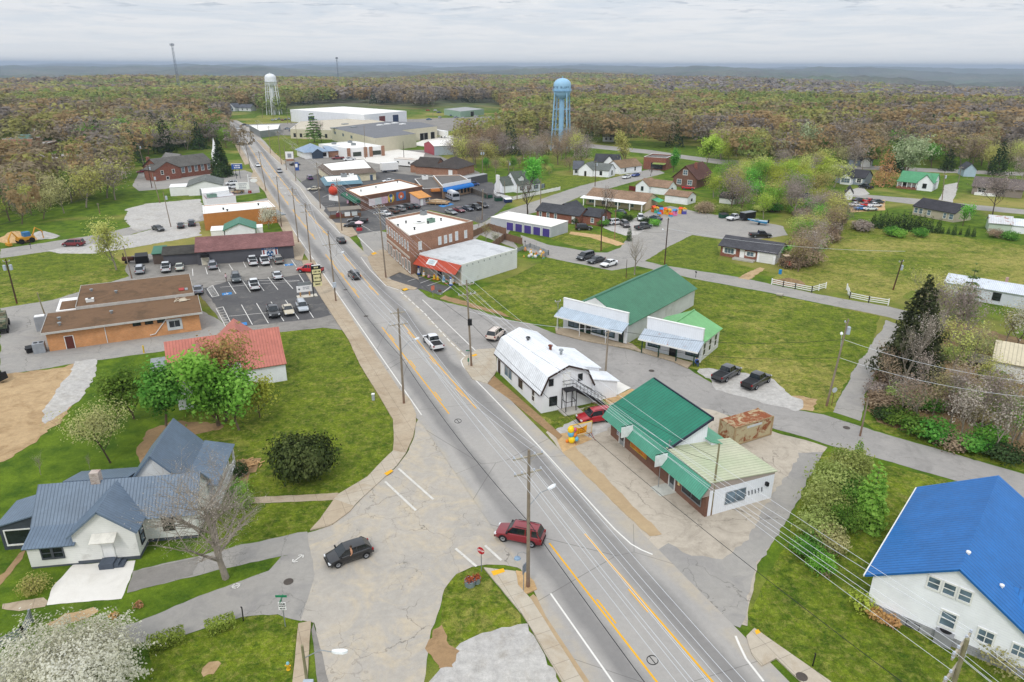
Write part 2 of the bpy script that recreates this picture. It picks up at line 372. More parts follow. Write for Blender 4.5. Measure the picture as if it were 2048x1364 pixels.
S('field',m_dry,1,[(455,262),(520,230),(600,232),(600,252),(510,256)],.5,3)
S('lawn',m_grass,1,[(515,282),(560,268),(690,300),(640,305),(575,312),(550,308)],.4,3)
# pale roads and lots
m1=S('road',m_lane,2,[(0,498),(70,488),(190,470),(270,452),(330,436),(400,424),(470,410),(552,392),(560,412),(470,425),(400,443),(330,452),(270,466),(205,487),(120,500),(0,517)],.15)
S('gravel_lot',m_gravel,3,[(250,440),(252,418),(290,408),(400,398),(408,418),(400,440),(340,452),(270,462)],.35)
S('gravel_lot',m_gravel,3,[(92,502),(130,493),(190,487),(270,468),(330,452),(400,445),(405,470),(340,482),(255,497),(190,507),(120,508)],.3)
S('parking_lot',m_lot2,3,[(262,556),(250,540),(262,512),(330,504),(402,528),(590,516),(604,522),(612,548),(655,610),(690,640),(718,664),(640,655),(500,672),(465,660),(440,640),(392,580),(300,562)],.1)
S('alley',m_lane,2,[(0,617),(105,600),(262,552),(440,640),(466,660),(665,648),(678,652),(492,672),(335,701),(195,720),(100,736),(0,749)],.15)
S('parking_lot',m_lot,4,[(407,577),(455,563),(560,556),(612,547),(640,592),(664,630),(637,637),(465,656),(432,612)],.12)
S('driveway',m_lane,2,[(430,1104),(500,1088),(557,1076),(612,1064),(640,1110),(570,1112),(450,1135),(255,1186),(268,1142)],.12)
S('driveway',m_lot2,3,[(255,1186),(268,1142),(330,1128),(400,1112),(385,1150)],.15,.6)
S('road',m_lane,3,[(640,1105),(565,1114),(540,1141),(436,1179),(270,1244),(120,1290),(-40,1345),(-40,1420),(200,1315),(292,1284),(375,1269),(485,1232),(557,1229),(602,1242),(660,1180)],.1)
S('road',m_oldc,4,[(838,832),(830,850),(826,875),(812,907),(794,932),(770,955),(725,997),(700,1024),(660,1054),(615,1066),(630,1150),(600,1242),(628,1246),(640,1364),(640,1480),(835,1480),(846,1364),(862,1260),(880,1216),(888,1179),(912,1149),(945,1135),(975,1130),(1010,1131),(1035,1136),(1062,1151),(1085,1150),(960,1000)],.08)
S('road_strip',m_lot2,5,[(628,1246),(657,1364),(657,1480),(636,1480),(636,1364),(624,1260)],.05)
S('patio',m_white,3,[(92,1212),(103,1176),(145,1130),(272,1122),(268,1140),(255,1170),(244,1198)],.06,.5)
S('path',m_walk,3,[(5,1208),(88,1194),(98,1202),(92,1212),(40,1222),(5,1218)],.05,.5)
S('path',m_walk,3,[(497,996),(560,992),(675,986),(684,989),(670,1000),(600,1003),(497,1008)],.05,.5)
S('path',m_soil,3,[(-30,1170),(10,1145),(40,1105),(52,1100),(45,1118),(0,1172),(-30,1200)],.05,.5)
S('flower_bed',m_soil,3,[(473,920),(523,916),(512,944),(500,946),(494,970),(480,968)],.03,.5)
# construction ground
S('dirt_patch',m_dirt,3,[(-20,755),(100,738),(180,722),(150,760),(130,830),(80,880),(0,925),(-40,930)],.5)
S('gravel_lot',m_gravel,4,[(150,724),(196,718),(190,750),(170,790),(110,835),(80,850),(75,830),(120,770)],.3)
S('dirt_patch',m_soil,3,[(290,860),(340,845),(440,845),(455,858),(400,870),(330,880),(285,925),(270,900)],.4)
S('dirt_patch',m_dirt,3,[(88,1250),(130,1225),(190,1215),(195,1222),(170,1240),(110,1262)],.3,.6)
S('dirt_patch',m_dirt,4,[(398,1340),(410,1328),(432,1325),(440,1335),(430,1352),(405,1356)],.2,.4)
S('gravel_lot',m_gravel,3,[(905,1300),(960,1266),(1046,1250),(1075,1300),(1125,1370),(1200,1480),(845,1480),(860,1364),(890,1330)],.3)
S('dirt_patch',m_soil,4,[(868,1262),(884,1250),(905,1290),(922,1300),(905,1335),(880,1338),(868,1320),(850,1300)],.2,.4)
# second street, lanes to the right
S('road',m_asph,3,[(800,584),(835,577),(857,595),(892,605),(935,615),(975,627),(1025,642),(1060,647),(1112,668),(1175,684),(1260,699),(1345,724),(1377,739),(1425,767),(1500,795),(1597,821),(1650,830),(1748,862),(1811,880),(1936,915),(2048,947),(2140,985),(2140,1040),(2048,1001),(1966,977),(1911,962),(1816,935),(1748,915),(1661,892),(1611,875),(1565,862),(1505,845),(1440,826),(1330,795),(1255,779),(1180,770),(1100,745),(1010,715),(955,700),(940,712),(932,730),(900,680)],.08)
S('gravel_lot',m_gravel,4,[(1390,741),(1420,760),(1428,775),(1500,797),(1597,822),(1616,800),(1580,785),(1530,752),(1480,742),(1420,735)],.4)
S('lane',m_lane,2,[(1668,824),(1680,795),(1691,772),(1711,730),(1738,700),(1772,640),(1800,650),(1770,720),(1748,750),(1731,792),(1722,842)],.15)
S('lane',m_lane,2,[(1040,470),(1100,490),(1187,505),(1215,505),(1240,495),(1270,462),(1262,440),(1300,420),(1340,412),(1400,425),(1500,440),(1566,452),(1574,470),(1500,482),(1440,478),(1385,470),(1330,497),(1290,522),(1325,530),(1475,554),(1545,569),(1612,584),(1696,600),(1771,612),(1850,630),(1850,655),(1771,633),(1636,606),(1525,583),(1390,558),(1275,532),(1225,541),(1160,528),(1095,515),(1050,500)],.12)
S('dirt_drive',m_dirt,3,[(1475,556),(1508,540),(1520,535),(1530,538),(1500,560)],.2)
S('dirt_drive',m_gravelb,3,[(1140,463),(1200,470),(1250,488),(1235,492),(1180,475),(1138,468)],.15)
S('gravel_lot',m_gravel,3,[(1205,455),(1225,440),(1262,440),(1300,450),(1275,470),(1250,472)],.2)
S('concrete_pad',m_pad,4,[(1145,820),(1235,800),(1330,798),(1432,822),(1505,850),(1560,868),(1612,880),(1655,895),(1610,960),(1560,1060),(1515,1130),(1500,1200),(1491,1250),(1440,1236),(1385,1189),(1345,1146),(1305,1106),(1250,1035),(1180,965),(1090,865)],.08)
S('gravel_lot',m_lane,5,[(1500,1210),(1492,1262),(1440,1238),(1385,1190),(1345,1147),(1310,1109),(1332,1084),(1375,1110),(1440,1118),(1495,1080),(1540,1000),(1600,905),(1640,900),(1605,975),(1560,1060),(1518,1128)],.25)
S('gravel_lot',m_gravel,5,[(1085,838),(1110,845),(1150,840),(1215,815),(1228,846),(1218,862),(1180,880),(1150,872),(1120,880)],.2,.5)
S('gravel_patch',m_gravelb,4,[(1180,805),(1235,790),(1262,778),(1275,783),(1240,802),(1200,815)],.08,.5)
S('concrete_pad',m_white,5,[(1165,800),(1200,762),(1215,752),(1262,776),(1235,790),(1185,806)],.03)
S('grass_strip',m_grass,5,[(1080,828),(1110,840),(1170,815),(1210,800),(1222,812),(1160,838),(1110,858),(1090,850)],.25,.5)
S('path',m_gravelb,5,[(1110,870),(1150,862),(1185,878),(1150,893),(1125,905)],.05,.5)
# right hand side streets and lots farther up
S('road',m_lane,2,[(717,475),(690,448),(800,470),(850,470),(965,446),(1000,425),(1160,372),(1240,352),(1310,336),(1330,346),(1262,365),(1160,393),(1110,415),(1040,432),(1015,468),(1040,500),(960,470),(880,540),(770,556),(741,540)],.1)
S('parking_lot',m_lot,3,[(625,400),(600,365),(640,345),(700,342),(780,345),(840,352),(985,365),(1020,400),(995,425),(965,447),(860,420),(800,430),(770,460),(705,470),(680,462)],.1)
S('parking_lot',m_lot,3,[(770,556),(800,545),(832,549),(872,566),(905,575),(880,590),(840,578),(800,580)],.08)
S('parking_lot',m_lot2,2,[(560,322),(640,305),(720,300),(850,300),(900,320),(960,345),(940,372),(700,345),(605,366)],.1,3)
S('concrete_lot',m_white,3,[(700,318),(770,295),(850,306),(845,320),(770,330)],.1,3)
S('concrete_lot',m_white,3,[(820,290),(860,275),(910,270),(930,285),(870,295)],.1,3)
S('parking_lot',m_lot2,2,[(460,250),(600,245),(780,240),(1000,232),(1000,240),(900,262),(700,275),(560,270),(500,268)],.3,4)
S('parking_lot',m_lane,2,[(265,372),(280,340),(330,330),(400,350),(490,340),(510,348),(520,385),(450,395),(420,360),(330,378),(280,382)],.2,3)
S('road',m_lane,2,[(1000,292),(1100,290),(1180,288),(1300,300),(1380,312),(1450,320),(1700,330),(2060,345),(2060,352),(1700,338),(1450,330),(1300,308),(1180,296),(1000,300)],.2,4)
S('road',m_lane,2,[(1690,382),(1740,390),(1830,397),(1900,405),(2060,420),(2060,430),(1890,414),(1820,408),(1690,392)],.2,3)
S('gravel_lot',m_gravel,3,[(1700,380),(1725,373),(1740,388),(1720,392),(1690,388)],.1)
S('gravel_lot',m_gravelb,3,[(1700,405),(1770,400),(1770,420),(1700,425)],.2)
S('driveway',m_gravel,3,[(1878,400),(1890,370),(1915,365),(1915,375),(1905,405)],.2,2)
S('dirt_patch',m_gravelb,2,[(1590,318),(1640,316),(1645,324),(1600,330)],.3,2)
S('leaf_litter',m_leafl,2,[(1730,800),(1780,700),(1900,640),(2120,700),(2120,960),(1990,915),(1850,870),(1760,850)],.4)
S('lawn',m_grass,3,[(1722,838),(1748,858),(1811,877),(1936,912),(2120,965),(2120,950),(1990,908),(1880,880),(1800,860),(1745,840)],.25)
S('dirt_patch',m_soil,3,[(878,598),(938,612),(1040,640),(1070,650),(1035,640),(1000,622),(935,603),(890,590)],.25,.6)
S('dirt_patch',m_dirt,3,[(1540,800),(1597,824),(1622,826),(1640,800),(1600,792),(1575,788)],.4,.6)
# kerbed pavements (real step)
def walk(px,m,name='pavement',top=.13):
 return sheet(name,gp(*px),top,m,0.02,1.5,thick=.14)
walk([(610,500),(592,472),(575,440),(565,425),(545,430),(560,452),(575,480),(590,520),(604,522)],m_walk)
walk([(612,548),(604,522),(628,520),(648,553),(670,584),(718,660),(760,722),(797,778),(820,800),(832,830),(832,846),(826,875),(812,907),(786,903),(788,880),(786,840),(763,800),(720,730),(697,680),(664,630),(640,592)],m_walk)
walk([(786,903),(812,907),(794,932),(770,955),(725,997),(708,1014),(668,1000),(680,988),(735,955),(768,920)],m_walk2)
walk([(668,1000),(708,1014),(700,1024),(665,1050),(655,1054),(620,1062),(640,1040)],m_walk)
walk([(597,1249),(622,1244),(615,1364),(612,1470),(583,1470),(585,1364)],m_walk)
walk([(967,1137),(1032,1144),(1036,1171),(1062,1200),(1166,1364),(1232,1470),(1185,1470),(1122,1364),(1046,1232)],m_walk2)
walk([(1032,1143),(1050,1146),(1068,1165),(1074,1180),(1052,1190),(1037,1171)],m_gravelb,'gravel_bed',.13)
walk([(1492,1274),(1508,1258),(1660,1364),(1760,1450),(1660,1450),(1601,1364),(1552,1318),(1523,1334),(1504,1311)],m_walk2)
walk([(735,515),(760,500),(775,502),(835,552),(838,560),(800,545),(772,557),(835,577),(830,580),(797,579),(772,571),(745,540)],m_walk)
walk([(681,466),(668,446),(700,448),(716,470),(700,475)],m_walk)
walk([(928,735),(924,722),(934,712),(955,700),(990,698),(995,740),(988,752),(975,768),(945,760)],m_walk2)
walk([(975,768),(988,752),(1080,832),(1100,850),(1125,872),(1118,880),(1080,850),(1020,800)],m_soil,'verge',.06)
S('tan_strip',m_tan,7,[(1150,893),(1125,905),(1240,1020),(1300,1075),(1325,1070),(1260,1005)],.1,.6)
S('tan_strip',m_tan,7,[(1058,1195),(1068,1190),(1100,1225),(1190,1364),(1250,1470),(1238,1470),(1168,1364),(1110,1280)],.08,.6)
walk([(502,356),(508,337),(530,372),(552,404),(565,425),(548,428),(530,385)],m_walk)
walk([(490,330),(500,327),(478,290),(470,290)],m_walk)
walk([(533,302),(565,330),(572,326),(548,305),(520,280),(512,280)],m_walk)
walk([(1112,668),(1110,657),(1180,662),(1265,690),(1282,703),(1285,698),(1385,728),(1375,738),(1345,724),(1260,699),(1175,684)],m_walk,'store_walk',.2)
# main road: strip with lane wear, markings as its part
def mainroad():
 mb=MB(); uv=[]; ss=[-120+4*i for i in range(160)]; L=[];
 for s in ss:
  dr=rdrift(s); tl=-4.5 if s>-33 or s<-70 else -4.0; tr=8.9+ (1.2 if s>110 else 0)
  if s>400: tl-=0;
  off=dr-(max(0,s-430)/80)**2*3
  for t in (tl,-2,0,2,3.8,6,tr): L.append(ST(s,t+off,.062)); uv.append((t,s))
 n=7
 for i in range(len(ss)-1):
  for j in range(n-1): mb.f.append([i*n+j+1,i*n+j,(i+1)*n+j,(i+1)*n+j+1]); mb.mi.append(0)
 mb.v=[tuple(p) for p in L]; mb.uv=uv
 o=mb.build('main_road',m_road); o['kind']='structure'; return o
ROAD=mainroad()
MK=MB()
def stripe(pts,w,m=0,z=.07):
 pts=[Vector((p[0],p[1],z)) for p in pts]
 for a,b in zip(pts,pts[1:]):
  n=(b-a).cross(Vector((0,0,1))).normalized()*w/2; MK.quad(a-n,a+n,b+n,b-n,m)
def rl(s0,s1,t,w,m,st=8):
 k=max(1,int((s1-s0)/st)); stripe([ST(s0+(s1-s0)*i/k,t+rdrift(s0+(s1-s0)*i/k)) for i in range(k+1)],w,m)
for s0,s1,t in ((-115,-63.7,0),(-35,0,0),(17.8,54,0),(70.7,114,0.3),(122,330,.2),(-115,-63.8,3.75),(-35,0,3.75),(17.9,52.5,3.8),(73,114,4.1),(124,276,4)):
 rl(s0,s1,t,.17,1)
 q=s0+4
 while q<s1-3:
  rl(q,q+3,t+(.32 if t<2 else -.32),.15,1); q+=12
rl(-115,-69.8,-2.95,.15,0); rl(-33.9,400,-3.35,.15,0)
stripe(gp((1527,1364),(1492,1319),(1478,1290),(1471,1273)),.18); stripe(gp((1305,1110),(1283,1101),(1262,1089),(1230,1060),(1200,1028),(1100,917),(1025,837),(970,780),(940,750),(932,740),(926,733),(922,722),(927,716),(934,716)),.15)
q=gp((801,584),(849,627),(902,686),(934,716))
for a,b in zip(q,q[1:]):
 nn=max(1,int((b-a).length/2.2))
 for i in range(nn): stripe([a+(b-a)*(i/nn),a+(b-a)*((i+.72)/nn)],.17)
stripe(gp((845,600),(952,703)),.17)
stripe(gp((797,580),(772,572),(740,540),(722,515)),.15); stripe(gp((680,467),(647,432),(622,407),(600,375),(582,360)),.14); stripe(gp((560,327),(530,300),(507,275)),.14)
stripe(gp((717,475),(748,505)),.2)
for a,b in (((797,938),(867,1000)),((770,964),(832,1022)),((911,1098),(953,1134)),((970,1092),(1003,1122))): stripe(gp(a,b),.26,3)
# lot bays and hatchings
for a,b in (((492,535),(486,523)),((518,535),(511,523)),((466,541),(458,529)),((441,545),(435,533)),((415,549),(411,535)),((386,552),(385,538)),((592,533),(583,520)),((544,536),(537,522)),((570,532),(560,521)),
 ((472,588),(457,565)),((501,585),(484,560)),((528,582),(510,557)),((556,580),(536,555)),((586,578),(563,552)),((614,574),(598,549)),((430,563),(598,561)),((440,575),(600,562)),
 ((505,650),(483,610)),((537,647),(513,607)),((568,643),(542,604)),((598,639),(571,601)),((627,636),(602,598)),((458,633),(580,622)),
 ((425,571),(438,592)),((414,578),(425,595)),((425,571),(414,578)),((438,592),(424,595)),((432,617),(446,614)),((446,614),(466,655)),((432,617),(452,655)),
 ((815,563),(848,553)),((840,567),(872,555)),((855,572),(890,560)),((880,590),(902,573)),
 ((640,415),(680,408)),((625,387),(640,380)),((645,395),(660,388)),((672,428),(680,418)),((705,452),(725,447)),((735,460),(756,466)),((740,460),(722,450))): stripe(gp(a,b),.13,0,.068)
for i in range(9):
 f=i/8.; stripe([G(415+10*f,579+15*f),G(427+11*f,572+19*f)],.12,0,.068); stripe([G(432+20*f,618+37*f),G(447+19*f,614.5+40*f)],.12,0,.068)
for i in range(5): stripe(gp((585+3*i,521.5+2.2*i),(599+2*i,520+2.4*i)),.1,0,.068)
for c in ((454,588),(483,649),(578,530)):
 p=G(*c);
 for a,b,w in (((-.9,0),(.9,0),1.5),): MK.quad(*[p+_d*x+_n*y+Vector((0,0,.068)) for x,y in ((-.8,-.9),(-.8,.9),(.8,.9),(.8,-.9))],2)
 for x0,y0,x1,y1,w in ((-.45,.0,.15,.25,.14),(.15,.25,.2,-.15,.14),(.55,-.05,.2,-.15,.16),(-.45,0,-.5,-.35,.13),(-.5,-.35,0,-.5,.13)): stripe([p+_d*x0+_n*y0,p+_d*x1+_n*y1],w,0,.072)
MK.quad(*[p+Vector((0,0,.066)) for p in gp((876,412),(897,405),(908,409),(886,415))],2); stripe(gp((890,411),(898,409)),.5,0,.07)
# turn arrows
for s,t in ((146,2.2),(158,2.2),(196,2.6),(250,3.4)):
 stripe([ST(s,t+.9),ST(s,t-.9)],.35); stripe([ST(s-1.2,t+.2),ST(s,t-.2)],.3)
# two small sprayed arrows by the lower street and tactile pads at the corners
for a,b in (((585,1126),(607,1110)),((462,1176),(482,1170))):
 stripe(gp(a,b),.1,0,.068); A=G(*a);B=G(*b); d=(B-A).normalized(); n=Vector((d.y,-d.x,0))
 for p,e in ((A,d),(B,-d)): stripe([p+e*.35+n*.3,p,p+e*.35-n*.3],.1,0,.068)
MK.build('road_markings',[m_paintw,m_painty,m_blue,m_wornw],ROAD)
for i,px in enumerate([[(982,1145),(1007,1139),(1010,1146),(987,1154)],[(768,949),(782,941),(787,944),(774,953)],[(804,580),(812,577),(817,580),(809,583)],[(943,712),(952,709),(955,712),(946,715)],[(1509,1264),(1516,1261),(1521,1268),(1512,1272)],[(742,508),(750,505),(754,508),(746,511)]]):
 sheet('tactile_paving',gp(*px),.142,m_painty)
def manhole(px,py,r=.42,z=.066):
 mb=MB(); mb.lathe([(r,0),(r,.012),(r*.9,.012),(r*.88,.006),(.02,.006)],18); o=mb.build('manhole_cover',plain('cast_iron','4b443e',.7)); o.location=G(px,py)+Vector((0,0,z)); return o
for i,(x,y,l,z) in enumerate(((577,1164,'round iron manhole cover in the lower street beside the black car',.05),(1554,749,'',0),(1603,1356,'round manhole cover set in the concrete pavement by the blue roofed house',.135),(691,580,'small dark manhole cover in the left lane beside the lamp pole',.064),(732,633,'dark manhole cover between the lanes above the white pickup',.064),(1693,856,'round manhole cover where the narrow lane joins the street',.05),(1303,742,'manhole cover in the street between barn and false front stores',.05))):
 if l: tag(manhole(x,y,.42,z),l,'manhole cover')
# ------------------------------------------------------------------ buildings
W_=plain('white_paint','e6e6e4',.6,.07); TRIM=plain('white_trim','dcdcd8',.6,.08); GL=glassm('window_glass'); GLb=glassm('blue_window_glass','5d6f7c',.15); BLK=plain('black_metal','1c1c1e',.5,.2)
DG=plain('dark_green_paint','16382c',.55,.15); CONC=plain('concrete','aaa69c',.9,.15,bump=.2); GREYM=plain('grey_metal','8b9092',.45,.15,metal=.3); DARK=plain('dark_interior','151310',.9,.3); PVC=plain('pvc_white','e2e2e2',.4,.05)
BR=brick('red_brick','8a5640','9d6a50','a3907c'); BRR=brick('dark_red_brick','7c3b2c','8c4734','8e7a6c'); BRO=brick('orange_brick','c58450','d09360','b49472'); BRB=brick('brown_brick','6d4636','7a5140','77665a')
SID=siding('white_siding','eceef2',.22); SIDV=siding('white_metal_cladding','dfe2e6',.3,True,.06); SIDD=siding('weathered_white_siding','dcdcd8',.2,False,.12,.6)
WRF=flatroof('white_membrane','e6e4de','b9b19f',.56); TAR=flatroof('dark_tar_roof','6a6662','4c4a49',.5)
def marks(parent,M,rows,w,h,mats,seed=1,dens=.8):
 "rows of small lettering marks too small to read; M maps (u,v) on the sign to a point"
 r=random.Random(seed)
 for k in range(rows):
  mb=MB(); v0=h*(.5-(k+.18)/rows); v1=h*(.5-(k+.78)/rows); u=-w*dens/2*r.uniform(.75,1); end=-u
  while u<end:
   du=h/rows*r.uniform(.16,.42)
   mb.quad(M(u,v1),M(u+du,v1),M(u+du,v0*r.uniform(.97,1)+v1*.02),M(u,v0)); u+=du+h/rows*r.uniform(.08,.2 if r.random()<.8 else .6)
  mb.build('lettering',mats[k%len(mats)],parent)
class Bld:
 def __init__(s,name,label,cat,A,B,C=None,rz=None,poly=None,group=None,d=None):
  s.px=lambda p: G(*p)
  if poly:
   w=[G(*p) for p in poly]; a0,b0=w[0].copy(),w[1].copy()
  else: a0,b0=G(*A),G(*B)
  a0.z=b0.z=0; dv=b0-a0; s.w=dv.length; s.rz=math.atan2(dv.y,dv.x) if rz is None else R(rz); s.c,s.s=math.cos(s.rz),math.sin(s.rz); s.A=a0
  s.d=d if d else (s.L(*C)[1] if C else 8)
  s.poly=[s.l2(v) for v in w] if poly else [(0,0),(s.w,0),(s.w,s.d),(0,s.d)]
  s.o=thing(name,label,cat,a0,s.rz,group)
 def l2(s,q): q=q-s.A; return (q.x*s.c+q.y*s.s,-q.x*s.s+q.y*s.c)
 def L(s,px,py,z=0): return s.l2(G(px,py,z))
 def part(s,name,mb,m,smooth=False,parent=None): return mb.build(name,m,parent or s.o,smooth)
 def edge(s,e):
  if isinstance(e,str): e='frbl'.index(e)
  if isinstance(e,int): p,q=s.poly[e],s.poly[(e+1)%len(s.poly)]
  else: p,q=e
  p,q=Vector((*p,0)),Vector((*q,0)); t=(q-p).normalized(); return p,t,Vector((t.y,-t.x,0)),(q-p).length
 def block(s,x0,x1,y0,y1,h,roof,wm,rm=None,trim=None,z0=0,wallname='wall'):
  trim=trim or TRIM; wb=MB(); rb=MB(); k=roof[0]
  if k=='gx':
   r,oh=roof[1],roof[2]; ym=(y0+y1)/2; sl=r/((y1-y0)/2)
   wb.ext([(y0,z0),(y1,z0),(y1,h),(ym,h+r),(y0,h)],'x',x0,x1)
   e=h-sl*oh+.1; ox=roof[3] if len(roof)>3 else oh*.7
   rb.slab((x0-ox,y0-oh,e),(x1+ox,y0-oh,e),(x1+ox,ym,h+r+.1),(x0-ox,ym,h+r+.1),.16); rb.slab((x1+ox,y1+oh,e),(x0-ox,y1+oh,e),(x0-ox,ym,h+r+.101),(x1+ox,ym,h+r+.101),.16)
  elif k=='gy':
   r,oh=roof[1],roof[2]; xm=(x0+x1)/2; sl=r/((x1-x0)/2); oy=roof[3] if len(roof)>3 else oh*.7
   wb.ext([(x0,z0),(x1,z0),(x1,h),(xm,h+r),(x0,h)],'y',y0,y1)
   e=h-sl*oh+.1
   rb.slab((x0-oh,y1+oy,e),(x0-oh,y0-oy,e),(xm,y0-oy,h+r+.1),(xm,y1+oy,h+r+.1),.16); rb.slab((x1+oh,y0-oy,e),(x1+oh,y1+oy,e),(xm,y1+oy,h+r+.101),(xm,y0-oy,h+r+.101),.16)
  elif k=='hip':
   r,oh=roof[1],roof[2]; wb.box(x0,x1,y0,y1,z0,h); a=(x0-oh,y0-oh,h);b=(x1+oh,y0-oh,h);c=(x1+oh,y1+oh,h);d=(x0-oh,y1+oh,h)
   if x1-x0>=y1-y0: m=(y1-y0)/2; p=(x0+m,(y0+y1)/2,h+r); q=(x1-m,(y0+y1)/2,h+r); F=[(0,1,5,4),(1,2,5),(2,3,4,5),(3,0,4),(3,2,1,0)]
   else: m=(x1-x0)/2; p=((x0+x1)/2,y0+m,h+r); q=((x0+x1)/2,y1-m,h+r); F=[(0,1,4),(1,2,5,4),(2,3,5),(3,0,4,5),(3,2,1,0)]
   rb.add([a,b,c,d,p,q],F)
  elif k=='mono':
   zf,zb,oh=roof[1],roof[2],roof[3]; sl=(zb-zf)/(y1-y0)
   wb.ext([(y0,z0),(y1,z0),(y1,zb),(y0,zf)],'x',x0,x1)
   rb.slab((x0-oh*.6,y0-oh,zf-sl*oh+.12),(x1+oh*.6,y0-oh,zf-sl*oh+.12),(x1+oh*.6,y1+oh,zb+sl*oh+.12),(x0-oh*.6,y1+oh,zb+sl*oh+.12),.12)
  elif k=='monox':
   za,zb,oh=roof[1],roof[2],roof[3]; sl=(zb-za)/(x1-x0)
   wb.ext([(x0,z0),(x1,z0),(x1,zb),(x0,za)],'y',y0,y1)
   rb.slab((x0-oh,y1+oh*.6,za-sl*oh+.12),(x0-oh,y0-oh*.6,za-sl*oh+.12),(x1+oh,y0-oh*.6,zb+sl*oh+.12),(x1+oh,y1+oh*.6,zb+sl*oh+.12),.12)
  elif k=='none': wb.box(x0,x1,y0,y1,z0,h)
  elif k=='flat': return s.flat([(x0,y0),(x1,y0),(x1,y1),(x0,y1)],h,roof[1],wm,rm,trim,z0)
  s.part(wallname,wb,wm)
  if rb.f: return s.part('roof',rb,rm)
 def flat(s,pts,h,par,wm,rm,cap=None,z0=0,t=.28):
  "flat roofed block: walls rise par above the roof and carry a coping"
  n=len(pts); wb=MB(); wb.prism(pts,z0,h-par); c=Vector((sum(p[0] for p in pts)/n,sum(p[1] for p in pts)/n))
  inn=[]
  for i in range(n):
   a=Vector(pts[i-1]);b=Vector(pts[i]);d=Vector(pts[(i+1)%n]); e1=(b-a).normalized(); e2=(d-b).normalized()
   n1=Vector((-e1.y,e1.x)); bis=(n1+Vector((-e2.y,e2.x))).normalized(); q=b+bis*(t/max(.3,bis.dot(n1)))
   inn.append((q.x,q.y))
  cp=MB()
  if par>0:
   for i in range(n):
    j=(i+1)%n; wb.add([(*pts[i],h-par),(*pts[j],h-par),(*pts[j],h),(*pts[i],h)],[(0,1,2,3)]); wb.add([(*inn[i],h-par),(*inn[j],h-par),(*inn[j],h),(*inn[i],h)],[(3,2,1,0)])
    cp.add([(*pts[i],h),(*pts[j],h),(*inn[j],h),(*inn[i],h),(*pts[i],h+.07),(*pts[j],h+.07),(*inn[j],h+.07),(*inn[i],h+.07)],[(4,5,6,7),(0,1,5,4),(2,3,7,6),(0,3,2,1)])
   s.part('coping',cp,cap or TRIM)
  s.part('wall',wb,wm)
  rb=MB(); o=inn if par>0 else pts; rb.prism(o,h-par+.004,h-par+.06); return s.part('roof',rb,rm)
 def win(s,e,u,z,w,h,fm=None,gm=None,nx=1,ny=2,fw=.09,shut=None,name='window'):
  p,t,o,l=s.edge(e); fm=fm or TRIM; mb=MB(); up=Vector((0,0,1)); base=p+t*u+up*z
  def bx(m,a0,a1,b0,b1,d0,d1):
   v=[base+t*a+up*b+o*d for d in (d0,d1) for a,b in ((a0,b0),(a1,b0),(a1,b1),(a0,b1))]
   m.add(v,[(4,5,6,7),(0,1,5,4),(1,2,6,5),(2,3,7,6),(3,0,4,7)])
  x0,x1=-w/2,w/2
  bx(mb,x0-fw,x1+fw,-fw*1.4,0,0,.1); bx(mb,x0-fw,x1+fw,h,h+fw,0,.08); bx(mb,x0-fw,x0,0,h,0,.08); bx(mb,x1,x1+fw,0,h,0,.08)
  for i in range(1,nx): x=x0+w*i/nx; bx(mb,x-.03,x+.03,0,h,0,.06)
  for i in range(1,ny): y=h*i/ny; bx(mb,x0,x1,y-.03,y+.03,0,.065)
  f=s.part(name,mb,fm); g=MB(); g.quad(*[base+t*a+up*b+o*.025 for a,b in ((x0,0),(x1,0),(x1,h),(x0,h))]); g.build('pane',gm or GL,f)
  if shut:
   for a,b in ((x0-fw-.38,x0-fw-.02),(x1+fw+.02,x1+fw+.38)): m2=MB(); bx(m2,a,b,0,h,0,.05); m2.build('shutter',shut,s.o)
  return f
 def door(s,e,u,w,h,m=None,z=0,fm=None,glass=False,name='door'):
  p,t,o,l=s.edge(e); mb=MB(); up=Vector((0,0,1)); base=p+t*u+up*z
  def bx(m_,a0,a1,b0,b1,d0,d1):
   v=[base+t*a+up*b+o*d for d in (d0,d1) for a,b in ((a0,b0),(a1,b0),(a1,b1),(a0,b1))]
   m_.add(v,[(4,5,6,7),(0,1,5,4),(1,2,6,5),(2,3,7,6),(3,0,4,7)])
  bx(mb,-w/2,w/2,0.02,h,0,.05); f=s.part(name,mb,m or DG)
  fr=MB(); bx(fr,-w/2-.1,-w/2,0,h+.1,0,.09); bx(fr,w/2,w/2+.1,0,h+.1,0,.09); bx(fr,-w/2,w/2,h,h+.1,0,.09); fr.build('door_frame',fm or TRIM,f)
  if glass: g=MB(); g.quad(*[base+t*a+up*b+o*.06 for a,b in ((-w*.36,h*.3),(w*.36,h*.3),(w*.36,h*.92),(-w*.36,h*.92))]); g.build('pane',GL,f)
  return f
 def unit(s,x,y,z,w=1.2,d=1.,h=.8,m=None,name='roof_unit'):
  mb=MB(); mb.box(x-w/2,x+w/2,y-d/2,y+d/2,z,z+h); mb.box(x-w/2-.04,x+w/2+.04,y-d/2-.04,y+d/2+.04,z+h,z+h+.06); mb.lathe([(min(w,d)*.36,z+h+.06),(min(w,d)*.36,z+h+.12),(.05,z+h+.13)],10,1,(x,y)); return s.part(name,mb,[m or GREYM,BLK])
 def vent(s,x,y,z,h=.5,r=.13,m=None): mb=MB(); mb.lathe([(r,z),(r,z+h),(r*1.7,z+h),(r*1.7,z+h+.12),(.03,z+h+.2)],8,0,(x,y)); return s.part('roof_vent',mb,m or GREYM)
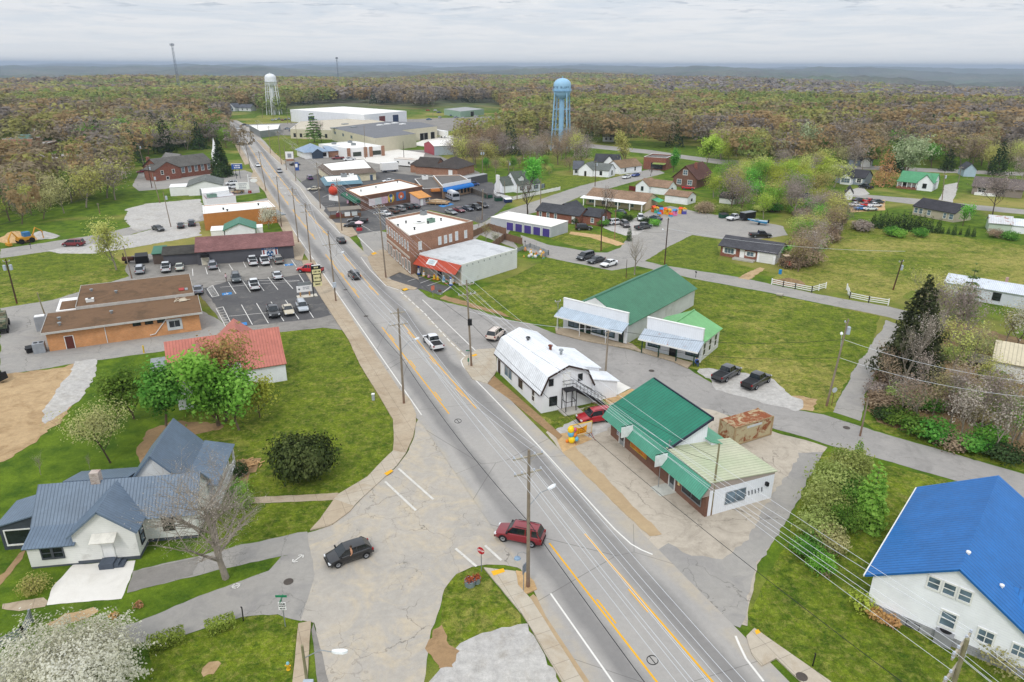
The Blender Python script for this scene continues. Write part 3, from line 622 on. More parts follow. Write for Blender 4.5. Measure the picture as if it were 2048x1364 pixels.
 def sign(s,e,u,z,w,h,m,txt=None,tm=None,size=.4,name='sign',out=.08,lines=1):
  p,t,o,l=s.edge(e); up=Vector((0,0,1)); base=p+t*u+up*z; mb=MB()
  v=[base+t*a+up*b+o*d for d in (0,out) for a,b in ((-w/2,0),(w/2,0),(w/2,h),(-w/2,h))]
  mb.add(v,[(4,5,6,7),(0,1,5,4),(1,2,6,5),(2,3,7,6),(3,0,4,7)]); f=s.part(name,mb,m)
  if txt: text_mesh(txt,size,tm or BLK,'lettering',f,tuple(base+up*h/2+o*(out+.012)),(R(90),0,math.atan2(t.y,t.x)),.006)
  return f
# ---- two false front stores
G1=ribbed('green_roof_metal','3f7258','x',.5,.5); G1y=ribbed('green_roof_metal_cross','3f7258','y',.5,.5); LG=ribbed('light_green_roof','6fa86e','y',.35,.5); AW=ribbed('galvanised_awning','a9b6c2','x',.35,.4); AWR=ribbed('rusty_awning','aab4be','x',.35,.5,rust=.585)
def falsefront(nm,lb,A,B,C,h,rise,fh,aw,rm,wallr,eave):
 b=Bld(nm,lb,'store',A,B,C); w,d=b.w,b.d
 xm=w*.48; wb=MB(); wb.ext([(0,0),(w,0),(w,eave),(xm,rise),(0,eave)],'y',.3,d); b.part('side_wall',wb,wallr)
 rb=MB(); oh=.35; sl=(rise-eave)/(w-xm)
 rb.slab((w+oh,.3,eave-sl*oh+.1),(w+oh,d+.3,eave-sl*oh+.1),(xm,d+.3,rise+.1),(xm,.3,rise+.1),.14); rb.slab((-oh,d+.3,eave-sl*oh+.1),(-oh,.3,eave-sl*oh+.1),(xm,.3,rise+.101),(xm,d+.3,rise+.101),.14); b.part('roof',rb,rm)
 cp=MB(); cp.tube([(xm,.32,rise+.14),(xm,d+.28,rise+.14)],.13,6); b.part('ridge_cap',cp,LG if rm is LG else G1)
 fb=MB(); fb.box(-.1,w+.1,0,.3,0,fh); b.part('front_wall',fb,SIDV); tb=MB(); tb.box(-.2,w+.2,-.06,.36,fh,fh+.14); tb.box(-.16,-.1,-.05,.3,fh-1.6,fh-.001); tb.box(w+.1,w+.16,-.05,.3,fh-1.6,fh-.001); b.part('front_trim',tb,TRIM)
 ab=MB(); za,zb=aw; ab.slab((-.5,-2.2,zb),(w+.4,-2.2,zb),(w+.4,0,za),(-.5,0,za),.06); b.part('awning',ab,AWR if rm is LG else AW); ed=MB(); ed.box(-.5,w+.4,-2.24,-2.205,zb-.22,zb+.02); b.part('awning_edge',ed,TRIM); return b
b=falsefront('false_front_store','long white false front store with deep dark green roof and plain grey awning',(1127,656),(1251,689),(1382,610),0,6.6,5.3,(3.75,2.75),G1y,siding('corrugated_side','c9cbc8',.28,True,.12,.56),3.4)
for u,ww,n in ((2.05,1.9,2),(6.55,2.0,2),(8.9,2.1,2)): b.win('f',u,.75,ww,1.55,DG,GLb,n,1,.12)
for u in (3.75,5.05): b.door('f',u,.95,2.15,DG,glass=True)
b.door('f',11.3,.9,2.1,DG,glass=True)
for x in (.1,4.6,9.6): q=MB(); q.tube([(x,-2.1,0.1),(x,-2.1,2.6)],.05,6); b.part('awning_post',q,TRIM)
b=falsefront('false_front_store','small white false front store with light green roof, rusty awning and green porch posts',(1292,699),(1399,725),(1439,695),0,5.2,5.35,(3.5,2.45),LG,SIDD,3.25)
for u in (1.3,7.6): b.win('f',u,.9,1.9,1.25,DG,W_ if 0 else GLb,4,2,.12)
b.door('f',4.5,1.2,2.1,BLK,glass=True)
for u in (1.4,3.7,6.1): b.win('r',u,.8,.95,1.9,TRIM,GL,1,2,.1)
for x in (.2,3.0,5.9,8.7): q=MB(); q.box(x-.07,x+.07,-2.14,-2.0,.2,2.32); b.part('porch_post',q,DG)
# ---- white barn shop with gambrel roof
b=Bld('barn_shop','white gambrel roofed barn building beside the main road with black outside stair','building',(994,742),(1081,827),rz=-66,d=7.4); w,d=b.w,b.d
WR=ribbed('white_roof_metal','dde0e3','x',.45,.45,depth=.25); wb=MB(); wb.ext([(0,0),(d,0),(d,3.2),(d-.9,5.0),(d*.5,6.1),(.9,5.0),(0,3.2)],'x',0,w); b.part('wall',wb,siding('white_board_wall','e4e5e8',.28,True,.05))
rb=MB(); prof=[(-.35,2.75),(.78,5.12),(d*.5,6.26),(d-.78,5.12),(d+.35,2.75)]
for (y0,z0),(y1,z1) in zip(prof,prof[1:]): rb.slab((-.3,y0,z0),(w+.3,y0,z0),(w+.3,y1,z1),(-.3,y1,z1),.1)
b.part('roof',rb,WR)
tb=MB()
for (y0,z0),(y1,z1) in zip(prof,prof[1:]): tb.slab((w+.302,y0,z0+.03),(w+.39,y0,z0+.03),(w+.39,y1,z1+.03),(w+.302,y1,z1+.03),.22)
b.part('gable_trim',tb,plain('brown_trim','3a2c28',.6)); tb=MB(); tb.box(-.2,w+.2,-.42,-.36,2.6,2.76); b.part('gutter',tb,plain('brown_trim','3a2c28'))
b.door('f',1.0,1.0,2.2,plain('brown_trim','3a2c28')); b.win('f',4.2,.7,2.6,1.5,TRIM,GLb,2,1,.1); b.win('f',8.4,.8,1.5,1.4,TRIM,GL,1,1,.1); b.win('f',12.4,.75,.75,1.5,TRIM,GL,1,2,.08)
b.win('r',1.35,3.75,.55,.85,BLK,GL,2,2,.05); b.win('r',5.6,3.75,.55,.85,BLK,GL,2,2,.05); b.win('r',1.7,.9,1.0,1.15,BLK,GL,1,2,.06); b.door('r',3.6,.85,2.0,W_,z=3.1)
for y,z,m in ((3.0,5.75,BLK),(4.1,6.1,plain('rusty_cap','6b3a2a',.8)),(5.0,5.85,GREYM)): b.vent({3.0:4.2,4.1:9.,5.0:10.4}[y],y,z,.55,.2,m)
b.vent(3.6,5.5,.2,.02,.02) if 0 else None
# rear wing and lean-to
b.block(3.4,10.9,d,d+3.4,3.2,('mono',3.9,3.0,.25),siding('white_board_wall','e4e5e8'),ribbed('white_roof_metal_y','dde0e3','x',.45,.45,depth=.25))
b.block(11.2,14.4,d,d+4.2,2.6,('mono',3.4,2.3,.3),siding('white_board_wall','e4e5e8'),ribbed('white_roof_metal_y','dde0e3','x'))
# outside stair on the gable
st=MB(); X=w+.05; st.box(X,X+1.25,2.9,4.5,3.0,3.09); b.part('stair_landing',st,BLK)
lg=MB()
for x in (X+.05,X+1.2):
 for y in (2.95,4.45): lg.box(x-.04,x+.04,y-.04,y+.04,0,2.995)
for y in (2.95,4.45): lg.tube([(X+1.2,y,.2),(X+.05,y,2.8)],.025,4); lg.box(X,X+1.25,y-.025,y+.025,1.5,1.56)
lg.box(X+1.18,X+1.23,3,4.4,1.5,1.56); b.part('stair_frame',lg,BLK)
fl=MB(); y0,z0,y1,z1=4.5,3.0,8.9,.12
for yy in (X+.1,X+1.1): fl.slab((yy-.03,y0,z0),(yy+.03,y0,z0),(yy+.03,y1,z1),(yy-.03,y1,z1),.26)
for i in range(13): f=(i+.5)/13; fl.box(X+.13,X+1.07,y0+(y1-y0)*f-.15,y0+(y1-y0)*f+.15,z0+(z1-z0)*f-.06,z0+(z1-z0)*f-.02)
b.part('stair_flight',fl,BLK)
rl_=MB()
for x in (X+.06,X+1.16):
 rl_.tube([(x,2.95,4.05),(x,4.5,4.05),(x,y1,z1+1.05)],.028,5); rl_.tube([(x,2.95,3.55),(x,4.5,3.55),(x,y1,z1+.55)],.018,4)
 for i in range(9): f=i/8; rl_.tube([(x,y0+(y1-y0)*f,z0+(z1-z0)*f),(x,y0+(y1-y0)*f,z0+(z1-z0)*f+1.05)],.02,4)
rl_.tube([(X+1.16,2.95,3.1),(X+1.16,2.95,4.05),(X+.06,2.95,4.05)],.025,4); b.part('stair_railing',rl_,BLK)
pd=MB(); pd.box(X-.1,X+2.0,2.4,5.1,.0,.14); b.part('stair_pad',pd,CONC)
# ---- green roofed shop
b=Bld('green_roof_shop','brick shop with dark green shed roof, pale green annex roof and green mansard strip','shop',(1221,870),(1411,1034),rz=-66.6,d=8.5); w,d=b.w,b.d
wb=MB(); wb.box(0,w,0,.3,0,3.6); b.part('front_wall',wb,BRB)
GT=ribbed('teal_green_roof','1f6f58','x',.45,.42); PG=ribbed('pale_green_roof','b1b198','x',.45,.5,fade='a5ae8e'); MG=ribbed('mansard_green','4d8f78','x',.28,.45,depth=.6)
b.block(.0,10.9,.3,5.4,3.4,('mono',4.0,6.35,.35),SIDV,GT); b.block(11.0,w,.3,d,3.4,('mono',3.95,3.25,.2),SIDV,PG)
tb=MB(); tb.box(.0,11.3,5.62,5.76,6.3,6.72); tb.slab((11.14,-.05,4.0),(11.3,-.05,4.0),(11.3,5.7,6.62),(11.14,5.7,6.62),.22); b.part('roof_trim',tb,plain('navy_trim','222838',.5))
b.block(6.5,11.8,5.4,8.6,2.9,('mono',4.0,2.7,.2),SIDV,ribbed('teal_green_roof_low','5b9a7d','x'))
mb=MB(); mb.slab((-.4,-1.15,2.55),(w+.3,-1.15,2.55),(w+.3,.05,3.95),(-.4,.05,3.95),.08); b.part('mansard',mb,MG)
mb=MB(); mb.tri((w+.02,-1.1,2.45),(w+.02,.28,2.45),(w+.02,.28,3.85)); mb.add([(w+.012,.3,3.0),(w+.012,d,2.95),(w+.012,d,3.22),(w+.012,.3,3.9)],[(0,1,2,3)]); b.part('gable_fascia',mb,siding('taupe_fascia','a3978e',.2,True))
b.win('f',15.9,.85,3.0,1.25,GREYM,GL,2,1,.07); b.win('f',6.1,.95,3.2,1.2,plain('yellow_frame','b89a3c'),plain('orange_poster','b8702a',.6,.4),3,1,.07); b.door('f',12.6,.95,2.1,GREYM,glass=True); b.door('f',2.6,1.0,2.1,GREYM,glass=True)
b.win('r',3.6,.95,2.4,1.3,GREYM,GLb,2,1,.06)
f=b.sign('f',1.75,.9,.55,1.1,plain('sign_white','d7dad8')); marks(f,lambda u,v:(1.75+u,-.1,1.45+v),4,.5,1.,(plain('sign_blue','2c4a86'),),2)
f=b.sign('f',3.9,1.6,2.3,.75,plain('sign_yellow','d8c81e',.5,.05),name='banner'); marks(f,lambda u,v:(3.9+u,-.1,1.97+v),2,2.2,.7,(plain('sign_brown','6a5a10'),),7)
RDS=plain('sign_red','a8343a'); BLS=plain('sign_dark','2e3240')
def hangsign(b,x,rows,tm,seed):
 m=MB(); m.box(x-.04,x+.04,-1.9,-.4,2.7,4.0); f=b.part('hanging_sign',m,plain('sign_white','d7dad8')); p=MB(); p.tube([(x,-.3,4.15),(x,-1.95,4.15)],.035,5); p.tube([(x,-.3,3.3),(x,-1.5,4.12)],.025,5); p.build('sign_bracket',BLK,f)
 marks(f,lambda u,v:(x-.046,-1.15-u,3.35+v),rows,1.5,1.15,tm,seed)
hangsign(b,5.2,6,(plain('faded_pink','c9a6ac'),),3); hangsign(b,11.9,6,(BLS,RDS,BLS),5)
q=MB(); q.box(11.6,13.5,-2.0,-.02,0,.1); b.part('entrance_slab',q,plain('pale_slab','b9bab2',.9)); q=MB(); q.tube([(11.9,-1.2,0.1),(11.9,-1.2,2.5)],.04,6); b.part('awning_post',q,GREYM); q=MB(); q.box(13.6,13.9,-.06,0,1.1,1.55); b.part('notice_board',q,plain('cream','d8c48c'))
q=MB()
for i in range(6): y=4.9+i*.42; q.add([(w+.03,y,1.2),(w+.03,y+.16,1.2),(w+.03,y+.06,1.75),(w+.03,y-.12,1.75)],[(0,1,2,3)])
b.part('wall_emblem',q,plain('grey_emblem','6e7378')); q=MB(); q.box(w,w+.35,7.35,7.6,1.9,2.3); b.part('wall_lamp',q,BLK)
q=MB(); q.tube([(11.05,.4,4.0),(11.05,.4,5.0)],.05,6); q.tube([(10.75,.4,4.75),(11.4,.4,4.95)],.03,5); b.part('service_mast',q,GREYM); q=MB(); q.box(5.6,6.4,8.62,9.3,.1,.9); b.part('chimney_box',q,plain('rusty_cap','6b3a2a'))
# ---- two storey red brick building (facade follows the main road, side wall the other street)
b=Bld('brick_commercial_building','two storey red brick building with flat white roof beside the main road','building',None,None,poly=[(818,472,8.5),(946,442,8.5),(852,421,8.5),(771,436,8.5)])
b.flat(b.poly,8.5,.55,BR,WRF,plain('stone_cap','b7aea2',.8))
L=b.edge('f')[3]; LF=b.edge('l')[3]
for u,h in ((.15,1),(.45,1),(.54,1),(.62,1),(.72,1.15),(.87,1)): b.win('f',L*u,5.1,.75,1.6*h,TRIM,plain('white_blind','c9cdd0'),1,2,.1)
for i in range(9): b.win('l',LF*(.06+.11*i),5.2,.8,1.7,TRIM,GLb,1,2,.1)
for i in range(8): b.win('l',LF*(.08+.125*i),.5,1.5,2.3,TRIM,GL,2,1,.12) if i not in (2,5) else b.door('l',LF*(.08+.125*i),1.1,2.4,plain('pale_door','b9bfc0'),glass=True)
q=MB(); p,t,o,l=b.edge('l'); e=[p+o*.02,p+t*l+o*.02];
q.add([*[v+Vector((0,0,3.6)) for v in (e[0],e[1],e[1]+o*.22,e[0]+o*.22)],*[v+Vector((0,0,3.95)) for v in (e[0],e[1],e[1]+o*.22,e[0]+o*.22)]],[(3,2,1,0),(4,5,6,7),(0,1,5,4),(1,2,6,5),(2,3,7,6),(3,0,4,7)]); b.part('string_course',q,plain('stone_cap','b7aea2'))
for fx,fy in ((796,452),(829,458),(856,446),(812,445),(882,440)):
 x,y=b.L(fx,fy,8.2); b.vent(x,y,7.98,.5,.16,BLK)
x,y=b.L(838,445,8.2); b.unit(x,y,7.98,2.4,1.4,.35,TRIM); x,y=b.L(862,443,8.2); b.unit(x,y,7.98,1.6,1.2,.9,plain('green_unit','6f8a7c')); x,y=b.L(847,428,8.2); b.unit(x,y,7.98,1.2,1.2,1.,GREYM)
# ---- white store with red awning
b=Bld('white_store','low white block store with long red shed awning and sale goods in front','store',(925,570),(1034,536),(833,549)); w,d=b.w,b.d
wb=MB(); wb.ext([(0,0),(d,0),(d,4.55),(0,4.1)],'x',0,w); b.part('wall',wb,siding('white_block_wall','d9dbda',.4,False,.08,.62)); rb=MB(); rb.slab((.2,.15,4.2),(w-.1,.15,4.2),(w-.1,d-.15,4.62),(.2,d-.15,4.62),.05); b.part('roof',rb,flatroof('grey_silver_roof','bfc1c2','8f9294',.5)); q=MB(); q.box(0,w,-.03,.14,4.1,4.42); b.part('parapet',q,W_)
q=MB()
for i in range(9): x=w*(.08+.1*i); q.box(x-.06,x+.06,-.1,-.035,3.7,4.0)
b.part('scupper',q,GREYM)
RA=ribbed('red_awning_metal','a8442c','y',.4,.5,depth=.3); q=MB(); q.slab((-2.0,0.1,2.55),(-2.0,d-.1,2.55),(0,d-.1,4.15),(0,.1,4.15),.08); b.part('awning',q,RA)
q=MB(); q.box(-.03,0,.3,d-.3,.05,2.6); b.part('shop_front',q,plain('beige_front','b5ab9b'))
for u in (2.6,9.0): b.win('l',u,.6,3.6,1.7,GREYM,GL,3,1,.07)
b.door('l',d/2-.2,1.6,2.1,GREYM,glass=True)
q=MB(); m4=d*.62; q.slab((-1.45,m4-1.3,3.13),(-1.45,m4+1.3,3.13),(-.45,m4+1.3,4.05),(-.45,m4-1.3,4.05),.06); f=b.part('awning_sign',q,plain('sign_white','d7dad8'))
marks(f,lambda u,v:(-.99+.735*v,m4-u,3.63+.677*v),4,2.4,1.0,(plain('sign_teal','7fb4c0'),plain('sign_grey','8d9199')),9)
# ---- orange brick building with brown gravel roofs
b=Bld('orange_brick_building','long orange brick building with two brown flat roofs behind the red roofed house','building',(100,703),(403,660)); w=b.w
BG=flatroof('brown_gravel_roof','6f5640','50402f',.46)
b.block(0,w,0,9.4,3.2,('none',),BRO); b.block(3.9,w-.4,9.4,22.6,3.6,('none',),BRO); b.block(0.4,3.9,11.5,19.,3.0,('none',),W_)
q=MB(); q.slab((-.5,-.6,3.3),(w+.5,-.6,3.3),(w+.5,9.35,3.45),(-.5,9.35,3.45),.1); b.part('roof',q,BG); q=MB(); q.slab((3.6,9.5,3.75),(w-.1,9.5,3.75),(w-.1,22.9,3.95),(3.6,22.9,3.95),.1); b.part('roof',q,BG); q=MB(); q.slab((.9,12,3.1),(6,12,3.1),(6,16.5,3.2),(.9,16.5,3.2),.1);
b.part('roof',q,BG)
q=MB(); q.box(-.56,w+.56,-.68,-.605,3.02,3.34); q.box(-.56,-.5,-.6,9.4,3.05,3.46); q.box(w+.5,w+.56,-.6,9.4,3.05,3.5); q.box(3.6,w,9.38,9.48,3.4,3.95); q.box(3.55,3.6,9.5,22.9,3.7,3.98); q.box(w-.1,w-.04,9.5,22.9,3.7,3.98); q.box(3.5,w,22.9,22.96,3.7,4.02); b.part('fascia',q,plain('grey_fascia','b6b4ae',.6))
b.door('f',2.9,1.1,2.1,plain('brown_door','5c2f26')); b.win('f',18.1,1.2,1.6,1.1,plain('pale_panel','b9bdbc'),GL,2,1,.35)
for u in (12.6,14.4,16.2): b.win('f',u,2.35,1.1,.45,BLK,GL,1,1,.06)
q=MB(); q.tube([(8.0,-.06,.1),(8.0,-.06,3.)],.06,6); q.tube([(17.0,-.1,2.8),(15.0,-.1,.5),(14.2,-.1,.4)],.07,6); b.part('downpipe',q,TRIM)
for x,y,z in ((5.5,18.5,3.85),(9.5,15.5,3.85),(1.8,2.3,3.35),(1.5,5.2,3.35),(9,5,3.4)): b.vent(x,y,z,.35,.18)
b.unit(5.6,12.2,3.8,1.2,.8,.5,TRIM)
q=MB()
for i in range(9): a=random.uniform(0,3.1); x,y=19.2+random.uniform(-.7,.9),7+random.uniform(-.8,.8); q.slab((x,y,3.55),(x+1.3*math.cos(a),y+1.3*math.sin(a),3.55),(x+1.3*math.cos(a)-.12*math.sin(a),y+1.3*math.sin(a)+.12*math.cos(a),3.62),(x-.12*math.sin(a),y+.12*math.cos(a),3.62),.04)
q.slab((19.6,6.3,3.6),(20.7,6.9,3.62),(20.3,7.8,3.66),(19.3,7.4,3.64),.04); b.part('loose_boards',q,plain('pale_wood','b3a793',.8)); q=MB(); q.box(19.6,20.5,12.1,13.6,3.82,3.95,0); q.box(20.6,21.1,12.1,13.4,3.82,3.92,1); b.part('stacked_panels',q,[plain('red_panel','a23a36'),GREYM])
# ---- grey bar with mauve roof and star mural
b=Bld('grey_bar','long grey block bar with mauve shingle roof and a star mural on its wall','building',(397,531),(589,517),rz=19); w=b.w; GW=siding('grey_block_wall','55555a',.4,False,.08)
MV=shingle('mauve_shingles','7d5a58')
b.block(0,w,0,11.5,3.2,('gx',1.9,.5),GW,MV); b.block(-7.,-.02,1.2,9,2.7,('gx',.9,.4),GW,shingle('charcoal_shingles','45433f')); b.block(-9.5,-7.05,4,9,2.3,('mono',2.4,2.9,.3),plain('brown_board','5d5048'),ribbed('green_shed_roof','2f6a52','x'))
q=MB(); q.lathe([(1,0),(1,0.1)],12) if 0 else None
b.door('f',1.6,1.5,2.0,plain('cream_door','c9c3b0')); q=MB(); q.ext([(math.cos(a)*1.0,2.0+math.sin(a)*.75) for a in [math.pi*i/8 for i in range(9)]],'y',-1.2,-.01); q.v=[(x+1.6,y,z) for x,y,z in q.v]; b.part('door_awning',q,BLK)
b.sign('f',w-.5,1.7,.9,.9,plain('sign_white','d7dad8'),'BAR',BLS,.34,out=.1) if 0 else None
# mural: striped field, ringed disc with three stars, two lines of writing
mu=MB(); mx_=w-5.2; red,whi,blu=plain('mural_red','8e3b30'),plain('mural_white','d5d8dc'),plain('mural_blue','23527f')
mu.box(mx_-1.75,mx_+1.75,-.03,0,.25,3.0,0); f=b.part('mural',mu,[whi]); st=MB()
for i in range(4): x=mx_-1.35+i*.9; st.box(x-.17,x+.17,-.05,-.032,.72,2.42)
st.build('stripe',red,f); di=MB();
for r,y,m in ((.82,-.06,1),(.74,-.068,0)): di.add([(mx_,y,1.58)]+[(mx_+r*math.cos(a),y,1.58+r*math.sin(a)) for a in [2*math.pi*i/24 for i in range(24)]],[(0,1+i,1+(i+1)%24) for i in range(24)][::1],m)
for a0 in (90,210,330):
 cx_,cz_=mx_+.4*math.cos(R(a0)),1.58+.4*math.sin(R(a0)); P5=[(cx_+rr*math.cos(R(a0+36*i)),-.076,cz_+rr*math.sin(R(a0+36*i))) for i in range(10) for rr in [(.3 if i%2==0 else .13)]]
 di.add([(cx_,-.076,cz_)]+P5,[(0,1+i,1+(i+1)%10) for i in range(10)],1)
di.f=[list(reversed(q)) for q in di.f]; di.build('star_disc',[blu,whi],f)
q=MB(); q.box(mx_-1.8,mx_+1.8,-.045,-.03,2.45,3.02); q.build('mural_band',blu,f); text_mesh('I BELIEVE',.55,whi,'lettering',f,(mx_,-.06,2.73),ext=.004,sx=1.1); text_mesh('WHITE BLUFF',.42,blu,'lettering',f,(mx_,-.05,.48),ext=.004,sx=1.1)
# ---- tan block with white roof, small green roofed house, white tiered shop
b=Bld('tan_commercial_building','orange tan flat roofed building with white roof behind the green roofed hut','building',None,None,poly=[(406,428,4.5),(551,414,4.5),(537,401,4.5),(405,411,4.5)]); b.flat(b.poly,4.5,.2,plain('orange_stucco','b87a42',.85,.12),WRF,W_)
for px in ((447,420),(455,423),(517,411)): x,y=b.L(*px,4.3); b.vent(x,y,4.3,.5,.2,BLK)
q=MB(); q.slab((b.w-.2,-1.8,2.6),(b.w+2.2,-1.8,2.6),(b.w+1.6,9,2.6),(b.w+.2,9,2.6),.3); b.part('front_canopy',q,GREYM)
b=Bld('green_roof_house','small house with green gabled metal roof between the bar and the tan building','house',(452,480),(511,474),rz=19,d=8); b.block(0,b.w,0,8,2.6,('gy',1.5,.45),SID,ribbed('green_roof_far','36735c','y',.5)); b.block(-3.4,-.3,1,6,2.2,('mono',2.3,2.4,.1),W_,W_); b.block(b.w+.3,b.w+1.9,1.5,5,2.2,('mono',2.3,2.4,.1),W_,W_)
b=Bld('tiered_white_shop','white flat roofed shop with two roof levels and a rooftop unit','building',None,None,poly=[(412,398,3.4),(471,391,3.4),(463,384,3.4),(407,391,3.4)]); b.flat(b.poly,3.4,.35,W_,flatroof('pale_grey_roof','c2c4c6','98999a'),plain('mauve_cap','8e6b72')); x,y=b.L(424,394,3.2); b.unit(x,y,3.1,2.6,1.6,1.0,plain('green_unit','6f8a7c'))
p2=[b.L(*q) for q in ((405,388,4.1),(458,381,4.1),(455,373,4.1),(402,378,4.1))]; b.flat(p2,4.2,.3,W_,WRF,W_)
b=Bld('white_shed','white gabled shed with grey roof and low flat lean-to behind the brick church','shed',(378,392),(440,384),rz=20,d=15); b.block(0,b.w,0,15,3.2,('gy',1.7,.4),W_,shingle('grey_shingles','6c706c')); b.block(-5.8,-.1,1.5,8,2.7,('mono',2.9,3.0,.1),W_,W_); b.door('f',4.2,1.2,2.2,GREYM)
# ---- brick church
b=Bld('brick_church','red brick church with grey roof and white pointed steeple','church',(313,363),(360,356),rz=57,d=8); GS=shingle('grey_church_shingles','5f5d59')
b=b; w=10.5; b.block(0,w,0,7,4.2,('gy',2.6,.5),BRR,GS); b.block(w*.3,26,1.2,13,4.4,('gx',3.2,.5),BRR,GS); b.block(14,22,10,20,4.4,('gy',3.4,.5),BRR,shingle('pale_grey_shingles','7a7875'))
for u in (2.9,7.6): b.win('f',u,2.4,.95,1.3,TRIM,GL,1,2,.14)
b.win('f',4.8,.3,1.,1.,TRIM,GL,1,1,.14);
for i in range(5): b.win(((w*.3,1.2),(26,1.2)),9.3+i*2.9,1.9,1.15,2.1,TRIM,GLb,2,2,.15)
q=MB(); q.box(3.2,4.2,9,10,4,8.2); b.part('chimney',q,BRR)
q=MB(); q.box(25.2,27.4,-2.2,0,4.0,8.3); q.lathe([(1.35,8.3),(1.2,9.2),(.9,9.8),(.03,14.2)],8,0,(26.3,-1.1)); b.part('steeple',q,W_)
# ---- purple door storage, brick houses, daycare, ranch
b=Bld('storage_building','long grey metal storage building with five purple roller doors','building',(982,454),(1102,475),(1134,464)); w=b.w; b.block(0,w,0,7.9,2.7,('mono',2.75,3.0,.1),siding('grey_metal_cladding','b0b4b8',.3,True),WRF)
for i in range(5): b.door('f',w*(.33+.148*i),2.3,2.15,siding('purple_roller','4a3d86',.15),fm=TRIM,name='roller_door')
b=Bld('red_brick_house','red brick house with dark shingle roof and two wings behind the storage building','house',(1073,437),(1126,447),rz=-36,d=7.5); DS=shingle('dark_grey_shingles','47484c'); w=b.w
b.block(0,w+4.5,0,6.5,2.6,('gx',1.6,.4),BRR,DS); b.block(3.6,8.2,5.5,12.5,2.6,('gy',1.6,.4),BRR,DS); b.block(w+4.4,w+10,2.0,8.5,2.6,('gx',1.5,.4),BRR,DS)
for u in (1.4,4.0,6.6): b.win('f',u,.8,.7,1.35,TRIM,GLb,1,2,.14)
b.door('f',w+2.6,.9,2.0,W_); b.win(((w+4.4,2.0),(w+10,2)),3.2,.8,.8,1.1,TRIM,GLb,1,2,.14); b.win(((w+10,2),(w+10,8.5)),3.5,.8,.8,1.1,TRIM,GLb,1,2,.14)
b=Bld('daycare_building','long tan building with brown roof, white porch canopy and small green awning by the playground','building',(1172,408),(1280,425),(1317,414),rz=-33); w=b.w; TN=siding('tan_siding','c9b496',.25)
b.block(0,w,0,10,2.7,('gx',1.9,.3),TN,shingle('brown_shingles','8c7460')); q=MB(); q.slab((-1,-2.6,2.35),(w+.3,-2.6,2.35),(w+.3,-.02,2.75),(-1,-.02,2.75),.15); b.part('porch_canopy',q,W_)
for i in range(6): q=MB(); x=.3+i*(w-.5)/5; q.box(x-.14,x+.14,-2.5,-2.22,0,2.2); b.part('porch_post',q,W_)
for i in range(4): b.win('f',2.+i*4.6,.7,1.8,1.4,TRIM,GLb,2,1)
q=MB(); q.slab((w+.05,4.5,2.9),(w+2.6,4.5,2.2),(w+2.6,9,2.2),(w+.05,9,2.9),.08); b.part('side_awning',q,ribbed('green_side_awning','3fa070','y')); q=MB(); q.box(w+.3,w+2.4,5,8.5,0,.6); b.part('deck',q,plain('brown_wood','6a4c36'))
b=Bld('ranch_house','small red brick ranch house with white attached garage and white shutters','house',(1440,511),(1546,531),rz=-37,d=7.2); w=b.w;
b.block(0,w*.68,0,7.2,2.6,('none',),BRR); b.block(w*.68+.003,w,-.4,7.2,2.6,('gx',1.0,.0,0),SID); q=MB(); e=.55
q.slab((-.5,-.75,2.55),(w+.5,-.75,2.55),(w+.5,3.6,4.35),(-.5,3.6,4.35),.14); q.slab((w+.5,7.9,2.55),(-.5,7.9,2.55),(-.5,3.6,4.351),(w+.5,3.6,4.351),.14); b.part('roof',q,shingle('ranch_shingles','4c4c50'))
q=MB(); q.ext([(0.01,2.6),(7.19,2.6),(3.6,4.2)],'x',0.02,w-.01); b.part('gable_wall',q,SID)
b.win('f',2.1,.9,2.2,1.2,TRIM,GLb,3,1,.1,W_); b.door('f',5.2,.9,2.0,W_,z=.3); b.win('f',7.1,1.0,1.5,.95,TRIM,GLb,2,1,.1,W_)
b.door(((w*.68,-.4),(w,-.4)),w*.16,2.9,2.1,siding('garage_panel','dcdcdc',.5),name='garage_door'); b.win('r',3.2,1.1,.8,.9); b.win('r',5.6,1.1,.8,.9)
q=MB(); q.box(3.6,w*.66,-1.9,-.05,0,.35); b.part('stoop',q,CONC)
# ---- blue roofed house
b=Bld('blue_roof_house','large white house with bright blue metal roof beside the near power pole','house',(1740,1200),(2045,1335),rz=-41,d=15); b.A; w=10.9
BM=ribbed('blue_roof_metal','2365a6','y',.42,.42,depth=.5); b.block(0,w,-1.2,15,3.6,('gy',3.5,.55,.45),SID,BM)
q=MB(); q.box(-.04,w+.04,-1.25,15.05,0,.8); b.part('foundation',q,brick('block_foundation','8f9092','9b9c9d','77787a',1,.4,.2))
ef=((0,-1.2),(w,-1.2))
for u in (4.1,5.15,6.2): b.win(ef,u,4.4,.75,.95,TRIM,GLb,1,2,.12)
b.win(ef,5.6,1.6,.95,1.25,TRIM,GLb,1,2,.14); b.win(ef,8.1,1.6,.95,1.05,TRIM,GLb,2,2,.14); b.win(ef,10.2,1.7,.8,.9,TRIM,GLb,2,2,.12); b.win(ef,3.5,.15,.9,.42,BLK,GL,1,1,.04)
for px in ((1926,1142),(2003,1174)): x,y=b.L(*px,5.5); b.vent(x,y,7.1-(x-w/2)*.64-.25,.45,.1,PVC)
q=MB(); q.box(-.66,-.56,-1.6,15.4,3.15,3.3); q.box(w+.56,w+.66,2.6,15.4,3.15,3.3); b.part('gutter',q,TRIM)
